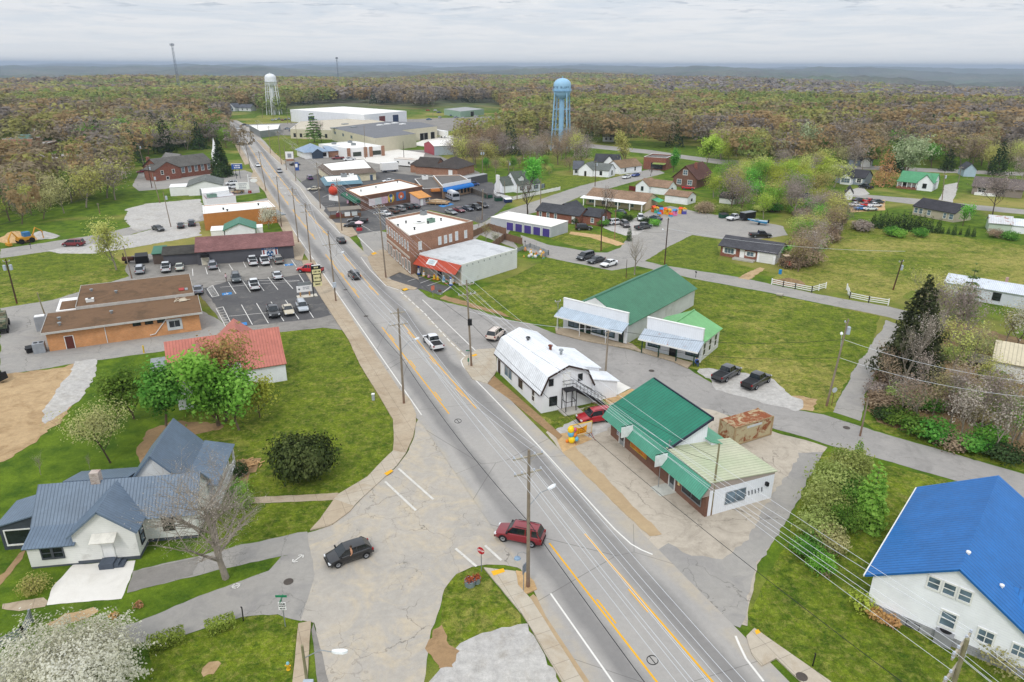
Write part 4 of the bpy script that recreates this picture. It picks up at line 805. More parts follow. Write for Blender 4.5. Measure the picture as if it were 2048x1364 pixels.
q=MB(); x=w*.88; q.slab((w-1.6,.2,4.3),(w+3.5,.2,3.6),(w+3.5,2.2,4.4),(w-2.3,2.2,5.1),.1); q.slab((w+3.5,4.2,3.6),(w-1.6,4.2,4.3),(w-2.3,2.2,5.101),(w+3.5,2.2,4.401),.1); b.part('porch_roof',q,ribbed('blue_roof_metal_x','2365a6','x',.4)); q=MB(); q.box(w+.02,w+3.2,.5,4,0,3.5); b.part('porch',q,SID)
ac=thing('air_conditioner','square grey outdoor air conditioner with round fan beside the blue roofed house','air conditioner',G(1885,1284),R(-41)); q=MB(); q.box(-.6,.6,-.6,.6,.05,1.1); q.box(-.63,.63,-.63,.63,1.1,1.16); q.build('casing',siding('ac_grille','8c8d90',.08,True),ac); q=MB(); q.lathe([(.42,1.165),(.42,1.2),(.1,1.22)],18); q.build('fan',BLK,ac)
# ---- blue-grey roofed white house, lower left
b=Bld('grey_roof_farmhouse','white weatherboard house with several blue grey metal gables and a brick chimney','house',(64,1138),(282,1118),d=5); w=b.w
BGx=ribbed('bluegrey_roof_x','617080','x',.3,.42,depth=.5); BGy=ribbed('bluegrey_roof_y','617080','y',.3,.42,depth=.5)
sk=plain('grey_skirting','4e545c')
b.block(3.9,w,0,4.5,3.3,('gy',2.2,.35,.35),SIDD,BGy,z0=.4); b.block(0,13.6,2.4,7.4,3.3,('gx',2.3,.5,.35),SIDD,BGx,z0=.4)
b.block(0,3.9,0,2.4,2.3,('mono',2.35,3.05,.35),SIDD,BGx,z0=.2); b.block(6.5,11.2,7.4,14.8,3.8,('gy',2.7,.4,.3),SIDD,BGy); b.block(0.8,6.4,7.4,10.6,2.9,('mono',4.3,3.3,.3),SIDD,BGx); b.block(-3.7,-.05,3.2,7.2,2.4,('monox',2.6,3.6,.3),plain('dark_grey_wall','3d434a'),BGx)
q=MB(); q.slab((11.5,7.0,3.5),(14.6,7.0,2.75),(14.6,15.4,2.75),(11.5,15.4,3.5),.1); b.part('porch_roof',q,BGy);
for y in (7.3,10.0,12.7,15.1): q=MB(); q.box(14.2,14.4,y-.1,y+.1,0,2.7); b.part('porch_post',q,W_)
q=MB(); q.box(14.22,14.34,7.3,15,.55,1.0); q.box(11.3,14.4,7.2,15.2,.0,.35); b.part('porch_railing',q,W_)
q=MB(); q.box(.03,w-.04,.03,4.4,0,.42); q.box(.1,13.5,2.5,7.3,0,.4); b.part('skirting',q,sk)
q=MB(); q.box(4.3,5.1,4.6,5.3,5.0,6.6); b.part('chimney',q,brick('chimney_brick','8f7a70','b9aca2','c6bcb2'))
b.win('f',1.55,1.05,.75,1.0,plain('grey_frame','4b4f54'),GL,1,2,.1); b.win('f',2.5,1.05,.75,1.0,plain('grey_frame','4b4f54'),GL,1,2,.1); b.door('f',6.6,.9,2.0,W_,z=.55)
b.win(((w,0),(w,2.4)),1.2,1.1,.8,1.7,BLK,GLb,1,2,.08); b.win(((w,2.4),(13.6,2.4)),2.0,1.3,.9,1.6,BLK,GL,1,2,.08); b.win(((-3.7,3.2),(0,3.2)),1.6,.6,2.3,1.5,TRIM,GL,1,1,.1)
q=MB(); q.slab((5.6,-1.0,2.75),(7.7,-1.0,2.75),(7.7,-.02,3.15),(5.6,-.02,3.15),.09); b.part('door_awning',q,plain('weathered_white','cfccc2')); q=MB(); q.box(6.0,7.2,-1.1,-.03,0,.55); q.box(7.2,7.6,-1.0,-.1,0,.4); q.box(7.6,8.0,-1.0,-.1,0,.22); b.part('door_step',q,plain('grey_step','4a525e'))
# ---- red roofed white house behind the green trees
b=Bld('red_roof_house','white house with faded red metal roof half hidden behind green trees','house',(367,816),(470,812),rz=24,d=12); RR=ribbed('faded_red_roof','ad6a5c','y',.4,.5); RRx=ribbed('faded_red_roof_x','ad6a5c','x',.4,.5)
b.block(-.5,5.5,-.5,7,3.6,('gy',2.6,.4),SID,RR); b.block(-1.2,13.5,5.5,12.5,3.6,('gx',2.6,.4),SID,RRx); b.block(8,13.6,3.5,6,3.2,('mono',2.7,3.7,.3),SID,RRx); b.block(5.5,10.5,12.3,17,3.4,('gy',2.2,.4),SID,RR); b.block(-3.6,-1.25,7,11.5,2.6,('mono',2.8,3.0,.2),SID,GREYM)
b.win(((-.5,-.5),(5.5,-.5)),2.6,1.0,.75,1.9,TRIM,GL,1,2,.12); b.win(((13.5,5.5),(13.5,12.5)),3.5,1.,.8,1.6)
# ------------------------------------------------------------------ shops and houses farther up
def roofpoly(name,lab,cat,poly,h,par,wm,rm,cap=None):
 b=Bld(name,lab,cat,None,None,poly=poly); b.flat(b.poly,h,par,wm,rm,cap); return b
def barrel(b,e,r,z,m,inset=0,a0=0,a1=math.pi/2,name='awning',dep=None):
 p,t,o,l=b.edge(e); mb=MB(); n=6; dep=dep or r; P_=[]
 for i in range(n+1): w=math.pi/2*i/n; P_.append((dep*math.sin(w),z+r*math.cos(w)))
 for (x0,z0),(x1,z1) in zip(P_,P_[1:]):
  a=p+t*inset; c=p+t*(l-inset)
  mb.quad(a+o*x0+Vector((0,0,z0)),a+o*x1+Vector((0,0,z1)),c+o*x1+Vector((0,0,z1)),c+o*x0+Vector((0,0,z0)))
 for q in (p+t*inset,p+t*(l-inset)): mb.add([q+Vector((0,0,z))]+[q+o*x+Vector((0,0,zz)) for x,zz in P_],[(0,i,i+1) for i in range(1,n+1)])
 return b.part(name,mb,m)
TB=siding('taupe_brown_wall','6f5f58',.3,False,.08)
b=roofpoly('mural_restaurant','brown flat roofed restaurant with green barrel awning and a row of wall murals','restaurant',[(720.5,393,4.5),(845,372,4.5),(798,359,4.5),(691,378,4.5)],4.5,.4,BRB,WRF,plain('orange_coping','c08a58')); L=b.edge('f')[3]; LF=b.edge('l')[3]
def panel(b,e,u,z,w,h,m,name='mural_panel'): return b.sign(e,u,z,w,h,m,name=name,out=.06)
pk=plain('pink_panel','c9a9b4',.6,.3);
for f,m in ((.17,plain('pale_poster','d9cfd0',.6,.1)),(.265,plain('grey_poster','c6cbca',.6,.1)),(.365,pk)): panel(b,'f',L*f,1.1,2.6,2.1,m)
p,t,o,l=b.edge('f')
def disc(b,e,u,z,r,m,off,sx=1,name='mural_disc'):
 p,t,o,l=b.edge(e); mb=MB(); c=p+t*u+Vector((0,0,z))+o*off; q=[c+t*(r*sx*math.cos(a))+Vector((0,0,r*math.sin(a))) for a in [2*math.pi*i/20 for i in range(20)]]
 mb.add([c]+q,[(0,1+i,1+(i+1)%20) for i in range(20)]); return b.part(name,mb,m)
disc(b,'f',L*.465,2.35,1.4,plain('mural_yellow','d2b23c'),.05); disc(b,'f',L*.465,3.1,.6,blu,.06,1.3); disc(b,'f',L*.47,2.3,.5,whi,.062,.8); disc(b,'f',L*.46,1.55,.55,blu,.064,.7)
panel(b,'f',L*.63,1.15,4.1,2.7,plain('mural_sky','4d77a6'),'mural_board'); disc(b,'f',L*.63,2.6,1.15,plain('mural_orange','cf6a42'),.075,1.1); disc(b,'f',L*.63,2.3,.4,whi,.085,1.2)
barrel(b,'l',1.0,2.6,plain('green_canvas','15583f',.7,.12),.1,dep=1.9);
for u in (.2,.5,.8): b.win('l',LF*u,.7,1.6,1.5,BLK,GL,2,1)
for px in ((752,376),(795,365),(722,383)): x,y=b.L(*px,4.2); b.vent(x,y,4.15,.5,.15,BLK)
b=Bld('orange_roof_hut','small grey hut with orange shed roof beside the restaurant','hut',(838,412),(861,408),d=4.2); b.block(0,b.w,0,4.2,2.4,('mono',2.4,3.6,.35),siding('lilac_grey_wall','b2a8ae',.2,True),ribbed('orange_roof','c9883a','x')); b.door('f',1.2,.9,2,W_); b.win('f',3.4,.9,1.6,1.2)
b=roofpoly('blue_awning_building','dark flat roofed building with bright blue barrel awning and white parapet','building',[(885,374,4),(942,363,4),(920,351,4),(866,352,4)],4.2,.3,brick('tan_brick','a5805f','b58e6a','a59a8c'),TAR,W_); barrel(b,'f',1.2,2.5,plain('blue_canvas','0f68b4',.55,.08),.2,dep=1.6)
L=b.edge('f')[3]; q=MB(); p,t,o,l=b.edge('f'); q.add([p+o*.03+Vector((0,0,3.75)),p+t*l+o*.03+Vector((0,0,3.75)),p+t*l+o*.03+Vector((0,0,4.9)),p+o*.03+Vector((0,0,4.9)),p-o*.2+Vector((0,0,4.9)),p+t*l-o*.2+Vector((0,0,4.9))],[(0,1,2,3),(3,2,5,4)]); b.part('parapet_board',q,W_)
for u in (.45,.52,.66,.78,.9): b.win('f',L*u,.8,.8,1.5,BLK,GL,1,1)
b=roofpoly('dark_annex_building','low dark annex with grey flat roof between the orange hut and the blue awning','building',[(846,378,3.4),(885,375.5,3.4),(866,353,3.4),(829,358,3.4)],3.4,.2,TB,TAR); x,y=b.L(850,358,3.4); b.unit(x,y,3.3,2,1.4,1.2,W_)
b.sign('f',b.w*.6,2.5,3,.8,plain('orange_canopy','c0793c'),name='canopy',out=1.4)
def mansard(nm,lb,eave,z,h,ins,wm,mm,top):
 b=Bld(nm,lb,'building',None,None,poly=[(*p,z) for p in eave]); pts=b.poly; n=4; wb=MB(); c=Vector((sum(p[0] for p in pts)/n,sum(p[1] for p in pts)/n)); inn=[tuple(Vector(p)+(c-Vector(p)).normalized()*ins) for p in pts]; wl=[tuple(Vector(p)+(c-Vector(p)).normalized()*.7) for p in pts]
 wb.prism(wl,0,z); b.part('wall',wb,wm); rb=MB()
 for i in range(4): j=(i+1)%4; rb.quad((*pts[i],z-.1),(*pts[j],z-.1),(*inn[j],z+h),(*inn[i],z+h))
 rb.add([(*p,z-.1) for p in pts],[(3,2,1,0)]); b.part('mansard_roof',rb,mm); tb=MB(); tb.prism(inn,z+h-.25,z+h-.2); b.part('flat_roof',tb,top); b.wl=wl; return b
b=mansard('brown_mansard_building','cream building with brown shingle mansard and white flat roof top',[(658,351),(754,344.5),(732,323),(634,334)],3.0,1.5,2.8,plain('cream_wall','d8ceb0',.8),shingle('brown_mansard_shingles','70645a'),WRF)
for u in (.55,.86): b.door((b.wl[0],b.wl[1]),b.w*u,1.1,2.1,plain('slate_blue_door','44586c'))
b=mansard('teal_canopy_building','low white topped building with wide teal metal mansard by the parking lot',[(650,371),(726,366.5),(719,352.5),(640,357)],2.9,1.0,1.8,plain('grey_wall','66686c'),ribbed('teal_metal','5f8290','x',.4),WRF); x,y=b.L(688,355,3.5); b.unit(x,y,3.7,2,1.6,1.2,GREYM); x,y=b.L(703,354,3.5); b.unit(x,y,3.7,1.6,1.4,1.,W_)
b=roofpoly('white_brick_column_shop','white flat roofed shop with red brick corner columns','shop',[(695,297,4.6),(767,292,4.6),(709,282,4.6),(637,288,4.6)],4.6,.4,W_,WRF); L=b.edge('f')[3]; p,t,o,l=b.edge('f')
for f in (.02,.48,.63,.97): q=MB(); c=p+t*(L*f); q.prism([tuple((c+t*a+o*d)[:2]) for a,d in ((-.8,.02),(-.8,.5),(.8,.5),(.8,.02))],0,4.75); b.part('brick_column',q,BR)
for f in (.25,.8): b.win('f',L*f,.8,4.2,1.8,BLK,glassm('green_glass','2c352a'),3,1)
for px in ((668,288),(700,285),(707,290)): x,y=b.L(*px,4.4); b.unit(x,y,4.3,2,1.5,1.0)
b=Bld('blue_roof_restaurant','restaurant with light blue hipped metal roof and dark gable by the road','restaurant',(612,318),(692,313),d=15); w=b.w; LB=ribbed('light_blue_roof','8296ac','x',.4); b.block(0,11,0,15,3,('hip',3.2,.8),W_,LB); b.block(11.5,w,1,9,2.8,('mono',2.9,4.2,.5),BR,LB); b.block(3,8,-1.2,2,2.9,('gy',1.6,.4),plain('navy_gable','3a4656'),LB); b.win('f',9,.8,2,1.6,BLK)
WH=siding('cream_metal_wall','c9c2ac',.4,True,.08)
b=roofpoly('grey_warehouse','large cream warehouse with dark grey roof and loading docks','warehouse',[(749.5,276.5,7),(832,267.5,7),(803,260.5,7),(874,252.5,7),(842,244.5,7),(772,243,7),(662,255.5,7)],7,.0,WH,flatroof('grey_warehouse_roof','6f7073','7f8083',.5)); p,t,o,l=b.edge(2)
for u in (.55,.66,.86): b.door(2,l*u,4,4,DARK,name='dock_door')
for px in ((668,257),(707,255),(690,249),(760,251),(775,249),(790,247),(805,249)): x,y=b.L(*px,7); q=MB(); q.box(x-2,x+2,y-1.2,y+1.2,7.06,7.6); b.part('roof_unit',q,W_ if px[0]>750 else GREYM)
for u in (.1,.3,.5): b.win(6,b.edge(6)[3]*u,4,3,1.4,GREYM,GLb)
b=roofpoly('cream_roof_plant','long factory with cream flat roof and small windows behind the lawn','factory',[(580,258,5.5),(664,260,5.5),(772,243.5,5.5),(720,236,5.5),(600,243,5.5)],5.5,.2,WH,flatroof('cream_roof','b9b09e','cfc8ba',.5));
for i in range(6): b.win(0,b.edge(0)[3]*(.1+.15*i),1,1.4,2,BLK)
roofpoly('grey_front_office','low grey office building with white canopy roof at the road bend','office',[(520,262,4),(556,258,4),(560,248,4),(498,250,4)],4,.3,GREYM,WRF)
b=roofpoly('white_warehouse','very large white warehouse with white roof in front of the far woods','warehouse',[(728,229.5,9),(813,222,9),(687,213,9),(580,219,9)],9,.2,SIDV,WRF)
for u,m in ((.4,plain('maroon_door','6d3a3a')),(.72,plain('navy_door','2f3d5a'))): b.door(0,b.edge(0)[3]*u,7,7,m,name='dock_door')
b.door(3,b.edge(3)[3]*.3,8,5,plain('navy_door','2f3d5a'),name='dock_door')
b=roofpoly('green_metal_building','pale green metal building with grey roof at the far car lot','building',[(921,223,5),(968,218,5),(930,214,5),(888,218,5)],5,0,siding('pale_green_wall','8fa896',.4,True),flatroof('grey_far_roof','9a9c9c','888888')); b.door(0,20,6,4,BLK)
b=Bld('red_grey_shed','metal shed with white roof, red gable end and grey side wall','shed',(869,311),(907,309),d=15); w=b.w; b.block(0,w,0,15,4.5,('gx',1.8,.3),siding('grey_shed_wall','a8b2ba',.4,True),WRF); b.win('f',14,1,3,2); q=MB(); q.add([(-.03,0,.1),(-.03,15,.1),(-.03,15,4.5),(-.03,7.5,6.2),(-.03,0,4.5)],[(0,1,2,3,4)]) ; q.f=[q.f[0][::-1]]; b.part('red_gable',q,siding('red_shed_wall','9c4650',.4,True))
b=Bld('office_trailer','long white office trailer with rusty roof edge and wooden steps','trailer',(789,332),(838,336),d=4); b.block(0,b.w,0,4,3.2,('mono',3.2,3.3,.1),W_,flatroof('rusty_white_roof','c9c2b8','9a5c40',.5),z0=.5)
for u in (2,8,14): b.win('f',u,1.4,1,.9)
b=Bld('brick_office','brown brick office with dark hipped roof and a white trimmed gable','office',(866,351),(915,354.5),d=15); w=b.w; DH=shingle('dark_brown_shingles','4a4542'); b.block(0,w,0,15,3.3,('hip',3.6,.6),BR,DH); b.block(-9,.2,1.5,10.5,3.3,('gx',3.0,.5),BR,DH); b.block(-13,-9.1,4,10,3.2,('hip',1.8,.4),BR,DH); b.door('f',w*.72,1.6,2.6,W_);
for y in (3.2,7.8): b.win(((-9,10.5),(-9,1.5)),9-y+1.,.7,1.0,1.6)
roofpoly('grey_block_outbuilding','long low grey block outbuilding with open doorways behind the blue awning','outbuilding',[(931,357,3),(975,348,3),(967,346.3,3),(914,354.5,3)],3,0,GW,flatroof('grey_far_roof','9a9c9c','888888'))
b=Bld('cape_house','white cape cod house with grey gable roof behind a white fence and green tree','house',(1035,386),(1080,381),d=9); w=b.w; GR=shingle('green_grey_shingles','5d635c'); b.block(0,w,0,9,2.8,('gx',4.0,.3),SID,GR); b.block(-4.5,-.02,2.5,8,2.6,('gx',2.6,.2),SID,GR); q=MB(); q.box(-5.2,-4.5,4.5,6,0,6); b.part('chimney',q,W_)
b.win('l',3,1,.9,1.3); b.win('l',6,1,.9,1.3); b.win('l',4.5,3.6,.9,1.2); b.win('r',3,1,.9,1.4)
for u in (w*.25,w*.75): b.block(u-1,u+1,1.2,4.2,5.0,('gy',.9,.2),SID,GR,z0=3.2,wallname='dormer')
for u in (2,5,8,11): b.win('f',u,.8,.9,1.4,TRIM,GLb,1,2,.1,BLK)
b=Bld('white_bungalow','white bungalow with grey roof and two gables at the street corner','house',(1186,352.5),(1217,355),d=7); w=b.w; b.block(0,w,0,7,2.7,('gx',2.2,.3),SID,shingle('grey_shingles','6c706c')); b.block(-6,0.1,-1,6,2.7,('gy',2.4,.3),SID,shingle('grey_shingles','6c706c')); b.win('f',w*.5,.8,.9,1.4,BLK); b.win('r',3.5,.8,.9,1.5,BLK); b.door(((-6,-1),(.1,-1)),3,.9,2,BLK)
b=Bld('dark_roof_house','pale house with dark roof and white front gable behind the white bungalow','house',(1188,337),(1236,339),d=9); w=b.w; b.block(0,w,0,9,3,('gx',2.8,.4),siding('pale_grey_siding','c9ccd0'),DS); b.block(w*.42,w*.85,-1.5,5,3.2,('gy',2.6,.3),SID,DS); b.win('f',3,1,1.6,1.3)
b=Bld('brown_roof_white_house','white house with tan brown roof beside the tall budding tree','house',(1240,349),(1283,343.5),d=8); b.block(0,b.w,0,8,2.8,('gx',2.4,.4),SID,shingle('tan_brown_shingles','86705a')); b.win('f',3,.9,.9,1.4); b.win('f',9,.9,.9,1.4)
b=Bld('red_brick_store','red brick flat roofed store with pale parapet cap at the railway','store',(1286,338),(1331,341),d=13); b.flat([(0,0),(b.w,0),(b.w,13),(0,13)],5.2,.5,BRR,TAR); b.win('f',b.w*.6,.5,5,2.4,BLK); q=MB(); q.slab((b.w*.45,-2.4,2.7),(b.w,-2.4,2.7),(b.w,0,3.1),(b.w*.45,0,3.1),.1); b.part('awning',q,plain('olive_awning','7f9050'))
BS=shingle('brown_shingles','8c7460')
b=Bld('white_l_shaped_house','white house with brown roof and two gables behind the daycare','house',(1278,384),(1335,391),d=6.5); w=b.w; b.block(0,w,0,6.5,2.6,('gx',1.9,.3),SID,BS); b.block(-.6,4.6,-1.5,5,2.7,('gy',2.0,.3),SID,BS); b.win('f',w*.3,1.2,.7,.8,BLK); b.win('r',3,1,.9,1.2,BLK); b.win(((-.6,-1.5),(4.6,-1.5)),2.6,1,.8,1.3,BLK)
b=Bld('white_garage','long white garage with brown roof standing on the lawn','garage',(1329,404),(1374,410),(1391,403)); b.block(0,b.w,0,6,2.5,('gx',1.3,.3),SID,BS); b.win('r',3,1,.8,.6,BLK)
b=Bld('brown_brick_house','tall brown brick gabled house with dark red brown roof and white windows','house',(1345,372),(1392,377),d=15); w=b.w; b.block(0,w,0,15,3.6,('gy',4.2,.7),BRB,shingle('red_brown_shingles','5c423c'))
for f,z in ((.27,1.1),(.72,1.1),(.5,4.6)): b.win('f',w*f,z,1.6,1.6,TRIM,GLb,2,2,.14)
q=MB(); q.box(w*.62,w*.72,5,6,6,8.6); b.part('chimney',q,BRR)
b=Bld('barrel_roof_shed','small white shed with dark curved roof at the lawn edge','shed',(1438,406),(1466,409),d=5); w=b.w; q=MB(); q.box(0,w,0,5,0,1.7); b.part('wall',q,SIDD); q=MB(); q.ext([(2.5+2.75*math.cos(a),1.7+1.7*math.sin(a)) for a in [math.pi*i/10 for i in range(11)]],'x',-.1,w+.1); b.part('roof',q,shingle('charcoal_shingles','45433f'))
BKS=shingle('black_shingles','3f3e42')
b=Bld('grey_porch_house','grey house with dark roof and white pedimented porch','house',(1670,365),(1727,371),d=9); w=b.w; b.block(0,w,0,9,2.8,('gx',2.3,.4),siding('blue_grey_siding','8b95a2'),BKS); b.block(w*.25,w*.62,-2.5,3,2.7,('gy',1.6,.4),SID,BKS); b.win('f',w*.82,.9,1.4,1.4,TRIM,GL,2,2,.14,W_); b.win(((w*.25,-2.5),(w*.62,-2.5)),w*.18,.8,3,1.5,TRIM,GLb,3)
b=Bld('green_roof_farmhouse','white house with green metal roof, brick base and porch','house',(1795,375),(1865,382),d=8); w=b.w; FG=ribbed('faded_green_roof','4f9068','x',.4); b.block(0,w,0,8,3.1,('gx',2.6,.4),SID,FG); b.block(w*.58,w,-1.8,4,3.1,('gy',2.6,.3),SID,ribbed('faded_green_roof_y','4f9068','y',.4)); q=MB(); q.box(-.05,w*.57,-2,-.02,0,.7); b.part('porch_base',q,BRR); q=MB(); q.slab((-.3,-2.3,2.6),(w*.57,-2.3,2.6),(w*.57,0,3.2),(-.3,0,3.2),.1); b.part('porch_roof',q,FG)
for i in range(5): q=MB(); x=.2+i*w*.135; q.box(x-.1,x+.1,-2.05,-1.85,.7,2.6); b.part('porch_post',q,W_)
b.win(((w*.58,-1.8),(w,-1.8)),w*.2,1,1.2,1.5,BLK); b.win('f',w*.2,1,1.2,1.4,BLK)
b=Bld('brown_roof_house','grey brown house with wide brown roof behind the big bare tree','house',(1942,388),(2042,397),d=10); w=b.w; b.block(0,w,0,10,3,('gx',2.6,.6),siding('brown_grey_siding','8a7f76'),shingle('grey_brown_shingles','6b625e')); q=MB(); q.box(1,w*.5,-1.2,-.03,0,.8); b.part('porch_rail',q,W_); b.win('f',w*.2,1,2.4,1.4,TRIM,GL,2); b.win('f',w*.6,1,1.4,1.4)
b=Bld('pale_blue_house','small pale blue house glimpsed between trees beyond the gravel drive','house',(1926,353),(1950,354),d=8); b.block(0,b.w,0,8,3,('gy',2.2,.4),siding('pale_blue_siding','a9bccb'),DS)
b=Bld('beige_house','long beige house with black roof behind the row of cypresses','house',(1824,429),(1906,445),d=8); w=b.w; b.block(0,w,0,8,2.7,('gx',2.0,.4),siding('beige_siding','b3a995'),BKS)
for f,ww in ((.08,1.),(.2,1.),(.4,1.),(.78,.8),(.93,1.2)): b.win('f',w*f,.8,ww,1.4,TRIM,GLb)
b=Bld('rusty_white_shed','white shed pair with rust streaked metal roof at the field corner','shed',(1975,462),(2066,470),d=6); b.block(0,b.w*.5,0,6,2.4,('gx',1.5,.4),siding('mint_siding','b9c6b6'),ribbed('rusty_white_roof_far','c3c4c6','x',.4,rust=.56)); b.block(b.w*.5+.1,b.w,.3,6.3,2.1,('gx',1.3,.3),SID,ribbed('white_roof_far','ccd0d6','x',.4))
b=Bld('small_white_garage','tiny white garage with dark roof beside the bramble thicket','garage',(1689,399),(1704,400),d=6); b.block(0,b.w,0,6,2.4,('gy',1.6,.3),W_,BKS)
b=Bld('grey_shed','plain grey shed half hidden in the light green trees','shed',(1606,414),(1628,412),d=6); b.block(0,b.w,0,6,2.6,('gx',1.0,.2),siding('grey_metal_cladding','b0b4b8'),DS)
b=Bld('porch_house','blue grey house with white columned porch among the trees','house',(1697,331),(1744,333),d=9); w=b.w; b.block(0,w,0,9,3,('gx',2.6,.4),siding('blue_grey_siding','8b95a2'),DS); b.block(w*.5,w*.92,-3,2,2.8,('gy',1.6,.4),W_,DS)
b=Bld('mobile_home','long white mobile home with pale metal roof behind the yellow green trees','house',(1884,590),(2064,622),d=6.5); b.block(0,b.w,0,6.5,2.7,('gx',1.0,.3),siding('pale_lilac_siding','ccd0d8'),ribbed('pale_metal_roof','c2c8d0','x')); b.win('f',b.w*.6,.9,1.2,1.3,BLK); q=MB(); q.box(b.w*.62,b.w*.65,4.6,5.3,3,4.3); b.part('chimney',q,plain('pinkish_brick','a88a80'))
b=Bld('cream_roof_house','white house with cream metal roof and wooden deck at the wooded bank','house',(1979,756),(2050,770),d=7.5); w=b.w+4; b.block(0,w,0,7.5,2.9,('gx',1.7,.4),SIDD,ribbed('cream_roof_metal','c2b89e','x',.5)); b.win('f',5.0 if w>8 else 3,.8,1.3,1.5,TRIM,GL,2,2); q=MB(); q.box(-3.2,-.1,3,7,.9,1.0)
for x in (-3.1,-.3): q.box(x-.06,x+.06,3,3.1,0,2.0)
q.box(-3.2,-.1,2.98,3.02,1.5,1.6); q.box(-3.2,-.1,2.98,3.02,1.9,2.0); b.part('deck',q,plain('grey_wood','857f78',.9))
b=Bld('brick_school','brown brick school building with flat roofs behind the bare trees at the left edge','school',(-60,313),(66,311),d=30); b.block(0,b.w,0,30,4,('flat',.3),BR,flatroof('grey_school_roof','a09c98','857f78')); b.block(b.w*.5,b.w*.98,4,14,7.5,('flat',.3),BR,TAR); x=b.w*.8; b.unit(x,10,7.4,5,4,1.6,plain('green_unit','6f8a7c'))
b=Bld('long_low_school_wing','long low school wing with pale grey roof behind the bare trees','school',(55,345),(170,325),d=25); b.block(0,b.w,0,25,3.4,('flat',.3),plain('greige_wall','8f877e'),flatroof('grey_school_roof','a09c98','857f78'))
# far houses at the end of the road and in the woods
HG='houses far off among the trees'
def farhouse(x0,y0,x1,h,roof,wall,lab,rise=2.6,d=10,ax='gx'):
 b=Bld('house',lab,'house',(x0,y0),(x1,y0+.4),d=d,group=HG); b.block(0,b.w,0,d,h,(ax,rise,.4),plain(wall[0],wall[1]),shingle(roof[0],roof[1])); b.win('f',b.w*.3,.9,1.2,1.5); b.win('f',b.w*.7,.9,1.2,1.5)
wl=('far_white_wall','cfd2d4'); gr=('far_grey_roof','5a5d63')
farhouse(437,223,452,4,gr,('far_blue_wall','9aa6b6'),'blue grey gabled house where the main road meets the woods',4,ax='gy'); farhouse(456,222,470,3.5,gr,wl,'white gabled house right of the blue grey one at the road end',3.5,ax='gy'); farhouse(478,222,502,3,gr,wl,'long white house with dark roof left of the white water tower',3)
farhouse(1226,220,1256,4,('far_blue_roof','5d6a80'),wl,'white house with blue grey roof on the wooded rise right of the blue water tower',3); farhouse(1160,226,1190,3,gr,wl,'low white house just right of the blue water tower legs'); farhouse(1278,209,1300,3,gr,wl,'small house with slate roof high in the distant trees'); farhouse(1453,262,1488,3,('far_pale_roof','b9bcc2'),wl,'pale roofed house deep in the brown woods'); farhouse(1495,226,1520,3,('far_pale_roof','b9bcc2'),wl,'pale roofed house high among the light green woods'); farhouse(1205,283,1228,3,gr,wl,'white gabled cottage beside the evergreen hedge at the railway'); farhouse(1500,316,1536,3,gr,wl,'white gabled house half hidden behind the bright yellow green trees',ax='gy'); farhouse(1146,350,1166,2.5,gr,wl,'little white shed behind the leafless trees left of the white bungalow'); farhouse(378,180,392,4,gr,wl,'white house lost in the woods beneath the lattice mast')
# ---- fences
def fence(nm,lab,px,h,m,solid=True,post=2.4,rails=3,grp=None):
 pts=gp(*px); t=thing(nm,lab,'fence',pts[0],0,grp); o=pts[0]; mb=MB(); pm=MB(); n=0
 for a,b in zip(pts,pts[1:]):
  d=(b-a); l=d.length; u=d.normalized(); w=Vector((u.y,-u.x,0))*.03
  k=max(1,round(l/post))
  def bar(z0,z1):
   q=[a-o-w,b-o-w,b-o+w,a-o+w]; mb.add([v+Vector((0,0,z0)) for v in q]+[v+Vector((0,0,z1)) for v in q],[(3,2,1,0),(4,5,6,7),(0,1,5,4),(1,2,6,5),(2,3,7,6),(3,0,4,7)])
  if solid: bar(.1,h-.06)
  else:
   for i in range(rails): z=h*(.28+.62*i/(rails-1)); bar(z-.07,z+.07)
  for i in range(k+1):
   c=a-o+d*(i/k); pp=MB(); pp.box(c.x-.08,c.x+.08,c.y-.08,c.y+.08,0,h+.08); pp.build('post',m,t)
 mb.build('panel' if solid else 'rails',m,t); return t
fence('vinyl_fence','long white solid fence around the cape cod house lawn',((988,387),(994,394),(1024,401),(1071,391),(1120,380.5)),1.3,W_)
fence('rail_fence','white three rail fence by the lane, bent back at its right end',((1543,569),(1566,574),(1590,578.5),(1623,585),(1651,577)),1.25,W_,False)
fence('rail_fence','white three rail fence beside the dark cedar, bent back at its left end',((1693,580),(1699,597),(1737,605),(1776,611)),1.25,W_,False)
fence('board_fence','tall brown board fence beside the white store yard',((980,503),(1010,480),(1044,490)),1.9,plain('brown_fence_wood','7a5f4c',.9)); fence('board_fence','brown board fence nearer the brick building back wall',((940,478),(978,460),(1012,470)),1.9,plain('brown_fence_wood','7a5f4c',.9))
fence('chain_fence','low grey wire fence around the yard of colourful sale goods',((1035,505),(1060,495),(1097,510),(1085,518)),1.1,GREYM,False,2,4)
fence('board_fence','weathered wooden fence left of the white bungalow',((1150,345),(1176,352)),1.8,plain('weathered_fence','a08a6c',.9)); fence('board_fence','dark red board fence in front of the white L shaped house',((1258,381),(1277,384)),1.8,plain('dark_red_fence','6a2c28',.9))
fence('garden_fence','sagging wire garden fence behind the blossoming dogwood at the lower left',((-10,1308),(50,1278),(65,1244)),1.2,GREYM,False,2.5,4); fence('board_fence','dark board fence beside the blue awning yard',((940,385),(975,398)),1.8,plain('dark_fence','5a544e',.9))
